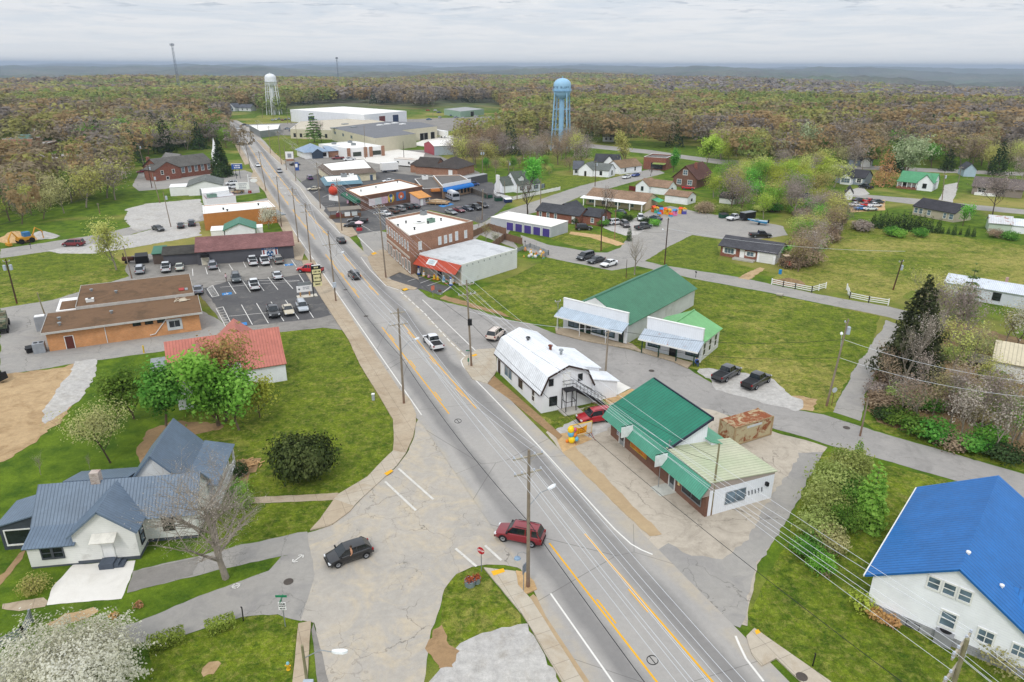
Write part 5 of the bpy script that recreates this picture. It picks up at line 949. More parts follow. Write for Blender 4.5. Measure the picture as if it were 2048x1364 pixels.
# ------------------------------------------------------------------ vehicles
RUB=plain('tyre_rubber','1d1d1f',.85,.15); RIM=plain('alloy_rim','9a9da2',.35,.15,metal=.5); TRD=plain('dark_car_trim','18191b',.6,.1); CGL=glassm('car_glass','1b2226',.06); HLT=plain('headlight_lens','d5d8da',.15,.05); TLT=plain('tail_light_lens','8a1618',.25,.1); BEDM=plain('bed_liner','232426',.8,.15)
def paint(hexc):
 n='car_paint_'+hexc
 if n in MATS: return MATS[n]
 k=NT(n); m=k.fin(k.scalev(srgb(hexc),k.ramp(k.noise(1.5,3),.3,.7,.93,1.05)),.28,.0,spec=.5); k.b.inputs['Coat Weight'].default_value=.6; k.b.inputs['Coat Roughness'].default_value=.08; MATS[n]=m; return m
# kind: L,W,H, belt profile (fraction front..rear, z), glasshouse (front base, front top, rear top, rear base as x fraction from front), wheel r, axle positions
KIND={'sedan':(4.7,1.8,1.45,[(0,.55),(.03,.72),(.28,.92),(.4,.95),(.78,.97),(.97,.93),(1,.7)],(.27,.43,.70,.86),.32,(.19,.80)),
'suv':(4.6,1.88,1.72,[(0,.6),(.03,.85),(.25,1.02),(.4,1.06),(.9,1.08),(.98,1.02),(1,.75)],(.24,.37,.90,.975),.36,(.19,.80)),
'hatch':(4.15,1.78,1.5,[(0,.55),(.03,.72),(.24,.93),(.4,.97),(.9,1.0),(.98,.9),(1,.7)],(.23,.40,.84,.965),.32,(.19,.82)),
'minivan':(5.0,1.95,1.75,[(0,.6),(.03,.8),(.2,1.0),(.4,1.05),(.93,1.05),(.99,.95),(1,.75)],(.16,.34,.93,.985),.34,(.18,.79)),
'pickup':(5.7,1.98,1.85,[(0,.65),(.02,.95),(.25,1.12),(.4,1.14),(.62,1.14),(.63,1.1),(.99,1.1),(1,.8)],(.25,.34,.585,.615),.39,(.17,.78))}
PROTO={}
def carproto(kind):
 if kind in PROTO: return PROTO[kind]
 L,W,H,prof,gh,wr,ax=KIND[kind]; root=bpy.data.objects.new('car_proto_'+kind,None); X=lambda f:L/2-f*L
 def zt(f):
  for (a,za),(b,zb) in zip(prof,prof[1:]):
   if a<=f<=b: return za+(zb-za)*(f-a)/(b-a)
  return prof[-1][1]
 fs=sorted({0,.015,.05,.1,.18,.3,.45,.6,.7,.8,.9,.95,.985,1}|{p[0] for p in prof})
 bed=kind=='pickup'; mb=MB(); rings=[]; z0=.24 if not bed else .32
 for f in fs:
  e=abs(2*f-1); w=W/2*(1-.13*e**7); t=zt(f); zb=z0+(.1*e**8); o=len(mb.v)
  pr=[(w*.86,zb),(w,zb+.16),(w*1.0,t-.25),(w*.955,t-.06),(w*.80,t)]
  mb.v+=[(X(f),y,z) for y,z in pr]+[(X(f),-y,z) for y,z in pr[::-1]]; rings.append(o)
 for a,b in zip(rings,rings[1:]):
  for k in range(10): mb.f.append([a+k,a+(k+1)%10,b+(k+1)%10,b+k]); mb.mi.append(1 if k in (9,) else 0)
 mb.f.append([rings[0]+k for k in range(9,-1,-1)]); mb.mi.append(0); mb.f.append([rings[-1]+k for k in range(10)]); mb.mi.append(0)
 fb,ft,rt,rb=gh; wb,wt=W/2*.83,W/2*.68; zb_=zt(.45)-.02; A=lambda f,y,z:(X(f),y,z)
 # roof, pillars
 zr=H; n=5; ro=[]
 for i in range(n):
  f=ft+(rt-ft)*i/(n-1); cz=zr-.05*(2*i/(n-1)-1)**2
  o=len(mb.v); mb.v+=[A(f,wt*1.03,cz-.05),A(f,wt*.8,cz),A(f,-wt*.8,cz),A(f,-wt*1.03,cz-.05)]; ro.append(o)
 for a,b in zip(ro,ro[1:]):
  for k in range(3): mb.f.append([a+k,a+k+1,b+k+1,b+k]); mb.mi.append(0)
 zs=zr-.1
 def strip(p,q,wd,s):
  (f0,y0,z0_),(f1,y1,z1)=p,q; d=wd/L
  v=[A(f0-d,s*(y0+.012),z0_),A(f0+d,s*(y0+.012),z0_),A(f1+d,s*(y1+.012),z1),A(f1-d,s*(y1+.012),z1)]; mb.add(v,[(0,1,2,3) if s<0 else (3,2,1,0)],0)
 for s in (1,-1):
  strip((fb+.012,wb,zb_),(ft+.012,wt,zs+.05),.05,s); m=(ft+rt)/2; strip((m+.02,wb,zb_),(m+.02,wt,zs+.05),.05,s); strip((rb-.02,wb,zb_),(rt-.015,wt,zs+.05),.09 if kind!='sedan' else .06,s)
  if kind in('suv','minivan'): strip((rt-.13,wb,zb_),(rt-.13,wt,zs+.05),.06,s)
 # wheel arches, bumpers, sills in dark trim
 for s in (1,-1):
  for a in ax:
   c=(X(a),s*(W/2*.998+.006),wr); pts=[(c[0]+wr*1.2*math.cos(w),c[1],max(z0+.02,c[2]+wr*1.2*math.sin(w))) for w in [math.pi*i/8 for i in range(9)]]
   mb.add([c]+pts,[(0,i,i+1) if s<0 else (0,i+1,i) for i in range(1,9)],1)
 for f,s in ((0,1),(1,-1)): mb.box(X(f)-.06,X(f)+.03*s+.03,-W*.4,W*.4,z0+.06,z0+.24,1)
 if kind=='suv':
  for s in (1,-1): mb.box(X(rt-.03),X(ft+.06),s*wt*.9-.02,s*wt*.9+.02,zr+.02,zr+.06,1)
 body=mb.build('body',[paint('888888'),TRD],root,True); body.material_slots[0].link='OBJECT'
 for p in body.data.polygons: p.use_smooth= True
 md=body.modifiers.new('edge','EDGE_SPLIT'); md.split_angle=R(38)
 if bed:
  q=MB(); q.box(X(.985),X(.635),-W*.39,W*.39,1.104,1.112); q.box(X(.985),X(.97),-W*.39,W*.39,1.112,1.16); q.build('cargo_bed',BEDM,root)
 zs2=zr-.07
 def gq(name,v,flip=False): q=MB(); q.add(v,[(0,1,2,3) if not flip else (3,2,1,0)]); q.build(name,CGL,root)
 gq('windshield',[A(fb,wb,zb_),A(fb,-wb,zb_),A(ft,-wt,zs2),A(ft,wt,zs2)],True); gq('rear_window',[A(rb,-wb,zb_),A(rb,wb,zb_),A(rt,wt,zs2),A(rt,-wt,zs2)],True)
 for s in (1,-1): gq('side_window',[A(fb,s*wb,zb_),A(rb,s*wb,zb_),A(rt,s*wt,zs2),A(ft,s*wt,zs2)],s<0)
 for s in (1,-1):
  for a in ax:
   q=MB(); n=14
   for (r,y) in ((wr*.62,.1),(wr*.95,.11),(wr,.05),(wr,-.1),(wr*.6,-.1)):
    for k in range(n): w=2*math.pi*k/n; q.v.append((r*math.cos(w),s*y,r*math.sin(w)))
   for i in range(4):
    for k in range(n): q.f.append([i*n+k,i*n+(k+1)%n,(i+1)*n+(k+1)%n,(i+1)*n+k]); q.mi.append(0)
   wo=q.build('wheel',RUB,root); wo.location=(X(a),s*(W/2-.08),wr)
   q=MB(); c=[(0,s*.075,0)]; rp=[(wr*.64*math.cos(2*math.pi*k/10),s*(.1 if k%2 else .088),wr*.64*math.sin(2*math.pi*k/10)) for k in range(10)]
   q.add(c+rp,[(0,1+k,1+(k+1)%10) for k in range(10)]); q.build('rim',RIM,wo)
  q=MB(); z=zt(.03)-.14; q.box(X(.045),X(-.003),s*W*.29,s*W*.455,z-.07,z+.07); q.build('headlight',HLT,root)
  q=MB(); z=zt(.97)-.14; q.box(X(1.004),X(.965),s*W*.36,s*W*.455,z-.12,z+.1); q.build('tail_light',TLT,root)
  q=MB(); q.box(X(fb+.05),X(fb+.02),s*wb*1.02,s*(W/2+.14),zb_+.04,zb_+.18); q.build('wing_mirror',TRD,root)
 PROTO[kind]=root; return root
def copycar(o,parent,col,far):
 for ch in o.children:
  n=ch.name.split('.')[0]
  if far and n in('wing_mirror','headlight','rim'): continue
  c=ch.copy(); COL.objects.link(c); c.parent=parent
  if n=='body': c.material_slots[0].material=paint(col)
  copycar(ch,c,col,far)
CARG='cars and trucks parked or driving in the town'
def car(kind,col,px,ang,label,cat=None,name=None,scale=1.0,group=None):
 pr=carproto(kind); p=G(*px); p.z=.075
 if isinstance(ang,tuple): d=G(*ang)-p; ang=math.degrees(math.atan2(d.y,d.x))
 o=bpy.data.objects.new(name or {'pickup':'pickup_truck','suv':'sport_utility_car','hatch':'hatchback_car','sedan':'sedan_car','minivan':'minivan'}[kind],None); COL.objects.link(o); o.location=p; o.rotation_euler=(0,0,R(ang)); o.scale=(scale,)*3
 tag(o,label,cat or {'pickup':'pickup truck','minivan':'minivan'}.get(kind,'car'),group or CARG); copycar(pr,o,col,px[1]<335); return o
A_,B_,C_,D_=114,-66,24,204
CARS=[('hatch','17181b',(699,1117),(640,1137),'black hatchback turning into the side street with its driver at the open window'),
('suv','7c1722',(1040,1079),(985,1068),'dark red SUV with sunroof turning off the main road behind the near pole'),
('pickup','d9dbdd',(867,692),A_,'white pickup truck driving away beside the barn corner pole'),('suv','3d3d3e',(709,556),A_+3,'dark grey SUV driving in the centre turning lane'),('sedan','141517',(683,485),A_,'black car driving away at the brick building crossing'),
('pickup','b3191d',(621,545),(560,541),'bright red pickup truck turning into the parking lot by the tall sign'),
('sedan','dfe1e3',(516,333),B_,'white car coming down the main road near the church sign'),('suv','a5a7aa',(559,345),B_,'silver SUV on the main road approaching beside the left turn marking'),
('suv','23242a',(473,285),B_,'dark car farthest up the queue of three on the main road'),('sedan','8c9096',(467,279),B_,'grey car in the queue of three on the far main road'),('suv','2b3a35',(478,290),B_,'dark green car at the head of the far queue on the main road'),
('suv','9a9da4',(426,536),A_,'silver grey SUV parked alone by the bar door with its rear to the lot'),('pickup','dcdee0',(506,528),A_,'white pickup parked left beneath the star mural'),('pickup','e0e2e4',(530,527),A_,'white pickup parked right beneath the star mural'),('minivan','8d8a84',(557,525),A_,'tan silver minivan parked right of the two white pickups'),
('suv','3b4346',(473,562),A_+180,'dark blue grey old SUV parked beside the walking person'),('pickup','dfe1e2',(509,576),A_,'white pickup parked in the middle row of the lot'),('sedan','bfc3c6',(555,556),A_,'silver white sedan parked in the upper row by the lane'),
('pickup','131416',(547,629),B_,'black pickup parked first in the front row of the lot'),('sedan','b7ac94',(577,626),B_,'beige sedan parked between the black pickup and a silver SUV'),('suv','a9afb5',(605,620),B_,'silver SUV parked last in the front row of the lot'),('sedan','8a909c',(397,585),A_,'blue grey sedan parked at the end of the orange brick building'),
('suv','a3a8ae',(281,545),B_+180,'silver SUV parked behind the orange brick building, nearest the pale leafed tree'),('pickup','c9cbcd',(333,541),A_,'white and dark pickup parked behind the orange brick building'),('sedan','b4b7ac',(360,539),A_,'pale silver car parked by the white drums beside the bar annex'),
('minivan','6d1a25',(148,492),D_-20,'dark red minivan on the gravel beside the left road'),('sedan','1b1d20',(317,461),B_+25,'black car on the gravel lot, nearest the pole'),('sedan','202226',(362,455),A_,'black car parked on the gravel, left of the two by the tan building'),('suv','272a36',(384,451),A_,'dark blue SUV parked on the gravel beside the tan building'),
('sedan','7a1f2c',(286,346),D_+10,'dark red car parked beside the brick church gable'),('suv','e0e2e4',(464,370),D_,'white SUV farthest of three parked behind the white tiered shop'),('suv','dadcdf',(468,377),D_,'white SUV in the middle of three behind the tiered shop'),('suv','a8906f',(475,387),D_,'tan SUV nearest of three behind the tiered shop'),
('sedan','c3bba6',(628,381),D_,'beige sedan parked alone by the teal canopy building'),('minivan','4f2b66',(620,359),A_,'small purple van at the top of the canopy parking lot'),('sedan','1d2026',(590,331),C_,'dark car parked by the blue roofed restaurant'),('pickup','761d26',(676,319),D_,'dark red pickup before the white column shop'),('pickup','dfe1e3',(699,322),D_,'white pickup next to the dark red one at the column shop'),('sedan','dcdee0',(777,365),D_,'white car behind the mural restaurant roof'),
('sedan','dfe1e3',(770,431),A_+20,'white sedan first in the row beneath the murals'),('suv','5d463c',(786,426),A_+20,'brown SUV second in the row beneath the murals'),('suv','8d8f92',(800,422),A_+20,'grey SUV third in the row beneath the murals'),('suv','1c1d1f',(815,418),A_+20,'black SUV fourth in the row beneath the murals'),('sedan','17191c',(829,416),A_+20,'black sedan at the hut end of the row beneath the murals'),
('pickup','1e1f21',(716,446),C_+160,'black pickup parked near the striped bay by the umbrella'),('sedan','17181b',(705,454),C_+165,'black car parked in front of the black pickup by the umbrella'),
('sedan','878a8d',(902,428),B_+15,'silver grey car first in the row behind the brick building'),('sedan','6e1f2b',(918,424),B_+15,'maroon car second in the row behind the brick building'),('sedan','232c40',(935,421),B_+15,'dark blue car in the middle of the row behind the brick building'),('pickup','141518',(950,419),B_+15,'black pickup in the row behind the brick building'),('suv','2a2527',(965,415),B_+15,'dark SUV last in the row behind the brick building'),
('sedan','dfe1e3',(1253,357),D_+25,'white car parked at the kerb by the white houses'),('sedan','1f3c8c',(1271,353),D_+25,'bright blue car parked at the kerb by the white houses'),('suv','191b20',(1167,460),C_-20,'black SUV on the grass by the purple door storage'),('suv','dcdee0',(1231,449),C_+5,'white SUV parked beside the shrubs near the daycare'),('suv','57504e',(1250,453),A_+165,'dark SUV with red lights next to the white SUV near the daycare'),('suv','c5c8ca',(1281,440),A_+150,'pale SUV parked in front of the daycare'),('pickup','45484a',(1286,458),C_+15,'dark grey pickup beside the round shrubs'),('sedan','2b3a52',(1311,440),A_,'dark blue car behind the round shrub near the daycare'),('sedan','24303a',(1241,428),A_,'dark car beneath the daycare canopy edge'),
('minivan','3a3d41',(1171,518),(1150,524),'dark grey minivan leftmost of three parked at the rear lane'),('sedan','2e3134',(1192,525),(1172,530),'dark grey sedan in the middle of three at the rear lane'),('sedan','e3e5e7',(1218,532),(1196,538),'white sedan rightmost of three at the rear lane'),
('pickup','dcdee0',(1469,440),(1445,444),'white pickup hitched beside the black trailer'),('pickup','18191b',(1520,475),C_-25,'black jeep like pickup parked behind the brick ranch house'),
('pickup','3a3c3f',(1452,755),(1478,740),'dark grey pickup parked on gravel nearest the green post store'),('pickup','1c1c1e',(1511,770),(1533,757),'black pickup with loaded bed parked on gravel before the lawn'),
('suv','a31420',(1190,842),(1152,848),'bright red SUV parked between the barn and the green roofed shop'),('suv','d6c7ba',(992,675),(1010,660),'pale pinkish SUV half hidden behind the barn roof'),
('pickup','14151a',(1731,377),A_,'black pickup in the driveway of the grey porch house'),('sedan','b32025',(1376,379),C_-40,'small red car behind the brown brick gabled house'),('suv','37508a',(946,372),C_,'blue car behind the blue awning yard fence')]
YARD='old cars stored in the yard beside the bramble thicket'
for col,x,y,l in (('d9dbdd',1711,413,'white car in the yard of old cars, left end'),('22283a',1718,404,'dark blue car in the back of the yard of old cars'),('c2231f',1732,413,'red car in front in the yard of old cars'),('b9261f',1739,405,'red car behind in the yard of old cars'),('23343a',1754,407,'dark green car at the right of the yard of old cars'),('3d7ab8',1722,420,'light blue car in the front row of the yard of old cars'),('dfe1e3',1740,421,'white car nearest the cypresses in the yard'),('dadcde',1749,414,'white car behind another white car in the yard')): CARS.append(('sedan',col,(x,y),C_-10,l,YARD))
LOTG='tiny cars on the far dealer lot and factory car park'
FL=[('b5452a',856,222),('d8dadc',871,222),('3b4f7a',878,226),('c9482c',893,223),('d8dadc',903,225),('5f7fa8',905,232),('3f6fa8',921,233),('8d97a3',912,236),('d4d7da',926,237),('c9ccd0',940,232),('3f6d9a',858,240),('a9b4c0',880,236),('d6d8da',952,234),('7a8794',935,240)]
for i,(c,x,y) in enumerate(FL): CARS.append(('sedan',c,(x,y),C_+(i*37)%60,'tiny parked car among the rows on the far dealer lot',LOTG))
for i in range(18): CARS.append(('sedan',('a9b2bc','d8dadc','5a6878','8a2f30','2b2e34')[i%5],(545+i*6.5,241.5-(i%3)*1.2),A_,'tiny parked car in the car park behind the cream roofed factory','cars behind the cream roofed factory'))
for x,y,c in ((585,263,'2f3f6a'),(590,261,'8a2f30'),(598,262,'dfe1e3'),(575,259,'7f8890'),(478,259,'d8dadc'),(490,251,'2b2e34'),(498,253,'8a9096')): CARS.append(('sedan',c,(x,y),C_,'tiny parked car near the far road bend and office','cars near the far road bend'))
for c in CARS: car(c[0],c[1],c[2],c[3],c[4],group=c[5] if len(c)>5 else None)
# bus, trailers, boat and machines
def wheels(t,pts,r=.45):
 for x,y in pts:
  q=MB(); n=12
  for yy in (-.14,.14):
   for k in range(n): w=2*math.pi*k/n; q.v.append((x+r*math.cos(w),y+yy,r+r*math.sin(w)))
  for k in range(n): q.f.append([k,(k+1)%n,n+(k+1)%n,n+k]); q.mi.append(0)
  q.f+= [list(range(n-1,-1,-1)),list(range(n,2*n))]; q.mi+=[0,0]; q.build('wheel',RUB,t)
def at(name,lab,cat,px,to): p=G(*px); d=G(*to)-p; return thing(name,lab,cat,(p.x,p.y,.06),math.atan2(d.y,d.x))
t=at('motorhome_bus','silver motorhome bus parked beside the blue awning building','bus',(903,399),(926,410)); sil=plain('bus_silver','b4b8be',.3,.08,metal=.3)
q=MB(); q.ext([(-1.2,.5),(1.2,.5),(1.25,2.4),(1.0,2.95),(-1.0,2.95),(-1.25,2.4)],'x',-4.8,4.6); q.build('body',sil,t); q=MB(); q.box(4.6,4.66,-1.1,1.1,1.6,2.5); q.build('windshield',CGL,t)
for s in (1,-1):
 for x in (-4,-1.2,.6,2.6): q=MB(); q.box(x-.55,x+.55,s*1.255,s*1.275,1.75,2.3); q.build('side_window',CGL,t)
 q=MB(); q.box(-4.8,4.6,s*1.25,s*1.272,1.1,1.25); q.build('side_stripe',plain('blue_grey_stripe','5b6c8c'),t)
for x in (-3,0.2,2.4): q=MB(); q.box(x-.6,x+.6,-.5,.5,2.96,3.2); q.build('roof_unit',W_,t)
wheels(t,[(-3,-1.1),(-3,1.1),(3.2,-1.1),(3.2,1.1)])
t=at('cargo_trailer','black enclosed cargo trailer beside the white pickup','trailer',(1494,440),(1470,444)); q=MB(); q.box(-2.4,2.3,-1,1,.5,2.3); q.build('body',BLK,t); q=MB(); q.box(-2.45,2.35,-1.05,1.05,2.301,2.38); q.build('roof',GREYM,t); q=MB(); q.tube([(2.3,.5,.6),(3.5,0,.5),(2.3,-.5,.6)],.05); q.build('tow_bar',GREYM,t); wheels(t,[(-.4,-1),(-.4,1),(.5,-1),(.5,1)],.34)
t=at('motor_boat','blue motor boat on a trailer behind the black trailer','boat',(1514,449),(1490,447)); q=MB(); n=9
for i in range(n): f=i/(n-1); w=.95*(1-f**3)+.04; x=-2.7+5.4*f; z=.75+.35*f*f; q.v+=[(x,-w,z+.35),(x,-w*.7,z-.3+.35*f),(x,w*.7,z-.3+.35*f),(x,w,z+.35)]
for i in range(n-1):
 for k in range(3): q.f.append([i*4+k,(i+1)*4+k,(i+1)*4+k+1,i*4+k+1]); q.mi.append(0)
 q.f.append([i*4+3,(i+1)*4+3,(i+1)*4,i*4]); q.mi.append(1)
q.f.append([0,1,2,3]); q.mi.append(0); q.build('hull',[plain('boat_blue','3f8fc0',.3),plain('boat_deck','9fb4c2',.6)],t); q=MB(); q.box(-3.2,-2.75,-.25,.25,.6,1.6); q.build('outboard_motor',BLK,t); q=MB(); q.box(-.3,.6,-.6,.6,1.1,1.45); q.build('console',GREYM,t); wheels(t,[(-.5,-.9),(-.5,.9)],.3)
t=at('semi_trailer','long white semi trailer backed to the grey warehouse docks','trailer',(875,274),(894,277)); q=MB(); q.box(-11,11,-1.3,1.3,1.2,4.3); q.build('body',W_,t); q=MB(); q.box(-11,-9,-1.3,1.3,.6,1.15); q.build('bumper_frame',BLK,t); wheels(t,[(-9,-1.2),(-9,1.2),(-7.7,-1.2),(-7.7,1.2),(7,1.2),(7,-1.2)],.5)
t=at('box_trailer','white box trailer parked beside the office trailer','trailer',(779,344),(792,343)); q=MB(); q.box(-3.6,3.6,-1.25,1.25,.9,3.9); q.build('body',W_,t); q=MB(); q.box(-3.4,3.4,-1.1,1.1,.5,.88); q.build('chassis',plain('trailer_blue','3a4660'),t); wheels(t,[(-2,-1.1),(-2,1.1),(2,1.1),(2,-1.1)],.42)
t=at('backhoe_loader','yellow backhoe loader with a blue cab roof before a gravel heap','digger',(52,486),(35,489)); YE=plain('machine_yellow','c98f2c',.5,.15); q=MB(); q.box(-2,1.8,-.8,.8,.8,1.6); q.build('body',YE,t); q=MB(); q.box(-1.2,.3,-.75,.75,1.6,2.7); q.build('cab',plain('cab_blue','3c6f9c'),t); q=MB(); q.tube([(1.5,0,1.4),(2.6,0,3.2),(3.6,0,1.6),(3.7,0,.6)],.2,6); q.build('loader_arm',YE,t); q=MB(); q.tube([(-1.8,0,1.4),(-2.8,0,3.4),(-4.2,0,2.2),(-4.2,0,.5)],.18,6); q.build('digger_arm',YE,t); q=MB(); q.box(3.4,4.2,-1,1,.05,.7); q.build('bucket',YE,t); wheels(t,[(-1.2,-.9),(-1.2,.9),(1.2,-.9),(1.2,.9)],.65)
t=at('army_truck','green camouflage military truck parked at the left edge','truck',(2,660),(14,600)); k=NT('camouflage_paint'); CAM=k.fin(k.mix(k.ramp(k.noise(1.2,2,.5),.48,.52),k.mix(k.ramp(k.noise(.8,2),.5,.54),srgb('5d6650'),srgb('3b4638')),srgb('76705c')),.7)
q=MB(); q.box(-3,.6,-1.2,1.2,1.0,2.2); q.build('cargo_body',CAM,t); q=MB(); q.box(.7,2.2,-1.15,1.15,1.0,2.7); q.build('cab',CAM,t); q=MB(); q.box(2.2,3.4,-.9,.9,1.,1.8); q.build('bonnet',CAM,t); q=MB(); q.box(2.21,2.24,-.9,.9,1.9,2.55); q.build('windshield',CGL,t); q=MB(); q.box(-3,3.3,-.9,.9,.7,.98); q.build('chassis',BLK,t); wheels(t,[(x,y) for x in (-2.2,-.8,2.5) for y in (-1.1,1.1)],.55)
t=at('excavator','black excavator arm and bucket reaching in at the left edge','digger',(-22,762),(10,765)); q=MB(); q.tube([(0,0,2.2),(1.0,0,2.6),(2.3,0,1.4)],.22,6); q.build('boom',BLK,t); q=MB(); q.ext([(2.0,1.3),(2.7,1.5),(2.9,.5),(2.2,.15),(1.8,.5)],'y',-.5,.5); q.build('bucket',BLK,t); q=MB(); q.box(-3,0,-1.2,1.2,.9,2.4); q.build('body',BLK,t); q=MB(); q.box(-3.2,.4,-1.3,-.7,0,.8); q.build('track',RUB,t); q=MB(); q.box(-3.2,.4,.7,1.3,0,.8); q.build('track',RUB,t)
t=at('tractor','small red tractor with canopy beside the ranch house thicket','tractor',(1573,534),(1580,538)); q=MB(); q.box(-.2,1.5,-.35,.35,.7,1.4); q.box(-1.2,-.2,-.5,.5,.6,1.1); q.build('body',plain('tractor_red','9a2a20',.5),t); q=MB(); q.box(-1.3,.2,-.7,.7,2.4,2.5); q.build('canopy',plain('tan_canopy','b9a48a'),t); q=MB(); [q.tube([(x,y,1),(x,y,2.4)],.04) for x in (-1.1,0) for y in (-.6,.6)]; q.build('canopy_post',BLK,t); wheels(t,[(-.8,-.7),(-.8,.7)],.65); wheels(t,[(1.2,-.6),(1.2,.6)],.38)
def _rm(o):
 for c in list(o.children): _rm(c)
 bpy.data.objects.remove(o)
for o in PROTO.values(): _rm(o)
# ------------------------------------------------------------------ utility poles and lines
def woodmat(n,c,c2):
 k=NT(n); X=k.xyz(); cc=k.mix(k.ramp(k.noise(1.6,6,.7),.3,.7),srgb(c),srgb(c2)); cc=k.mix(k.ramp(X[2],.2,2.2,.6,0),cc,srgb('6b3d28')); MATS[n]=k.fin(cc,.9); return MATS[n]
WD=woodmat('weathered_pole_wood','8f8373','756a5b'); WDK=woodmat('dark_pole_wood','4d3a2e','3a2c24'); WDM=woodmat('mossy_pole_wood','8a8766','776f58'); XA=plain('crossarm_wood','a29a8a',.9,.15); INS=plain('insulator_grey','b4bac4',.4); TRF=plain('transformer_grey','a9b2bb',.5); LMP=plain('lamp_white','dcdfe0',.4)
PT={}
POLEG='wooden utility poles along the streets'
def pole(key,b,t,lab,arms=(),r=.15,m=None,tr=0,lamp=None,arm_ang=24,al=1.25,zt=None,box=None):
 if zt: T=G(*t,zt); B=Vector((T.x,T.y,0)); h=zt
 else: B=G(*b); h=HZ(B,t[1]); T=G(*t,h)
 o=thing('utility_pole',lab,'utility pole',B,0,POLEG); dv=T-B; q=MB(); q.tube([(0,0,0),tuple(dv*.5),tuple(dv)],[r,r*.85,r*.66],8); q.build('pole',m or WD,o)
 a=Vector((math.cos(R(arm_ang)),math.sin(R(arm_ang)),0)); hk=[]
 for dz,ln in arms:
  c=dv*((h-dz)/h); nrm=Vector((-a.y,a.x,0)); u=a*ln; w=nrm*.055; oo=nrm*r
  q=MB(); v=[]
  for s in (-1,1):
   for zz in (-.06,.06): v+=[c+oo+u*s+w+Vector((0,0,zz)),c+oo+u*s-w+Vector((0,0,zz))]
  q.add(v,[(0,1,3,2),(4,6,7,5),(0,4,5,1),(2,3,7,6),(0,2,6,4),(1,5,7,3)]); q.tube([c+oo+u*.6+Vector((0,0,-.06)),c+oo-Vector((0,0,.7))],.02,4); q.tube([c+oo-u*.6+Vector((0,0,-.06)),c+oo-Vector((0,0,.7))],.02,4)
  x=q.build('crossarm',XA,o)
  for s in (-.95,-.45,.45,.95) if ln>1 else (-.95,.95):
   p=c+oo+u*s+Vector((0,0,.06)); hk.append(B+p+Vector((0,0,.2)))
   if b and b[1]>430 or zt: i=MB(); i.lathe([(.05,0),(.09,.08),(.06,.12),(.08,.2),(.02,.24)],6); i=i.build('insulator',INS,x); i.location=p
 for k in range(tr):
  s=(-1)**k; p=dv*((h-1.6)/h)+a*.48*s; i=MB(); i.lathe([(.27,-.5),(.28,.4),(.2,.5),(.05,.55)],10); i=i.build('transformer',TRF,o); i.location=p
 if lamp:
  L=G(*lamp[0],lamp[1])-B; base=dv*((L.z-.5)/h); q=MB(); mid=base.lerp(L,.6)+Vector((0,0,.35)); q.tube([base,mid,L],[.035]*3,5); x=q.build('lamp_arm',GREYM,o)
  d=(L-base); d.z=0; d.normalize(); n=Vector((-d.y,d.x,0)); q=MB();
  for f,w in ((0,.08),(.25,.17),(.7,.2),(.95,.08)): q.v+=[tuple(L+d*f+n*w*k+Vector((0,0,z))) for k,z in ((-1,0),(1,0),(.7,.13),(-.7,.13))]
  for i in range(3):
   for k in range(4): q.f.append([i*4+k,i*4+(k+1)%4,i*4+4+(k+1)%4,i*4+4+k]); q.mi.append(0)
  q.f+=[[3,2,1,0],[12,13,14,15]]; q.mi+=[0,0]; q.build('lamp_head',LMP,x)
 if box: i=MB(); i.box(-.3,.3,-.25,.25,-.45,.45); i=i.build('equipment_box',TRF if box[1] else BLK,o); i.location=dv*(box[0]/h)+Vector((math.cos(A_ROAD),math.sin(A_ROAD),0))*-.4
 PT[key]=(B,T,hk); return o
L3=((.55,1.25),(1.9,1.25))
pole('P1',(1056,1175),(1058,900),'tall utility pole nearest the camera with two crossarms and a street lamp',((.7,1.3),(2.2,1.2)),.17,lamp=((1096,979),8.8)); PT['P1'][0]
pole('P2',(808,808),(796,617),'utility pole at the left kerb corner beside the lawn with a street lamp',((.6,.95),(2.2,1.2)),.16,lamp=((829,680),8.2))
pole('P3',(943,733),(933,560),'utility pole at the barn corner with black cable boxes',((.7,1.15),(2.2,1.3)),.16,box=(7.2,0))
pole('P4',(672,603),(656,462),'utility pole at the parking lot kerb with a lamp and a pale meter box',((.5,.2),(2.6,1.2)),.16,lamp=((682,506),8.6),box=(3.4,1))
pole('P5',(772,556),(757,408),'utility pole in front of the brick building facade',((.6,1.2),(2.0,1.2)),.17)
pole('P6',(622,525),(610,406),'utility pole with red brown foot beside the red pickup',((.5,1.2),(2.,1.2))); pole('P7',(597,485),(584,375),'utility pole at the road edge of the grey bar',((.5,1.2),(2.,1.1)))
pole('P8',(563,454),(553,352),'utility pole in front of the tan building beside the blossoming dogwood',((.5,1.2),)); pole('P9',(532,382),(517,302),'utility pole by the oval shop sign',((.5,1.2),)); pole('P10',(592,362),(585,286),'utility pole at the right kerb beside the purple van lot',((.5,1.2),(1.8,1.2)))
pole('P11',(641,417),(633,325),'utility pole at the right kerb above the green barrel awning',((.5,1.2),(1.9,1.2))); pole('P12',(684,462),(673,357),'utility pole at the crossing kerb with a yellow notice',((.5,1.2),(1.9,1.2)))
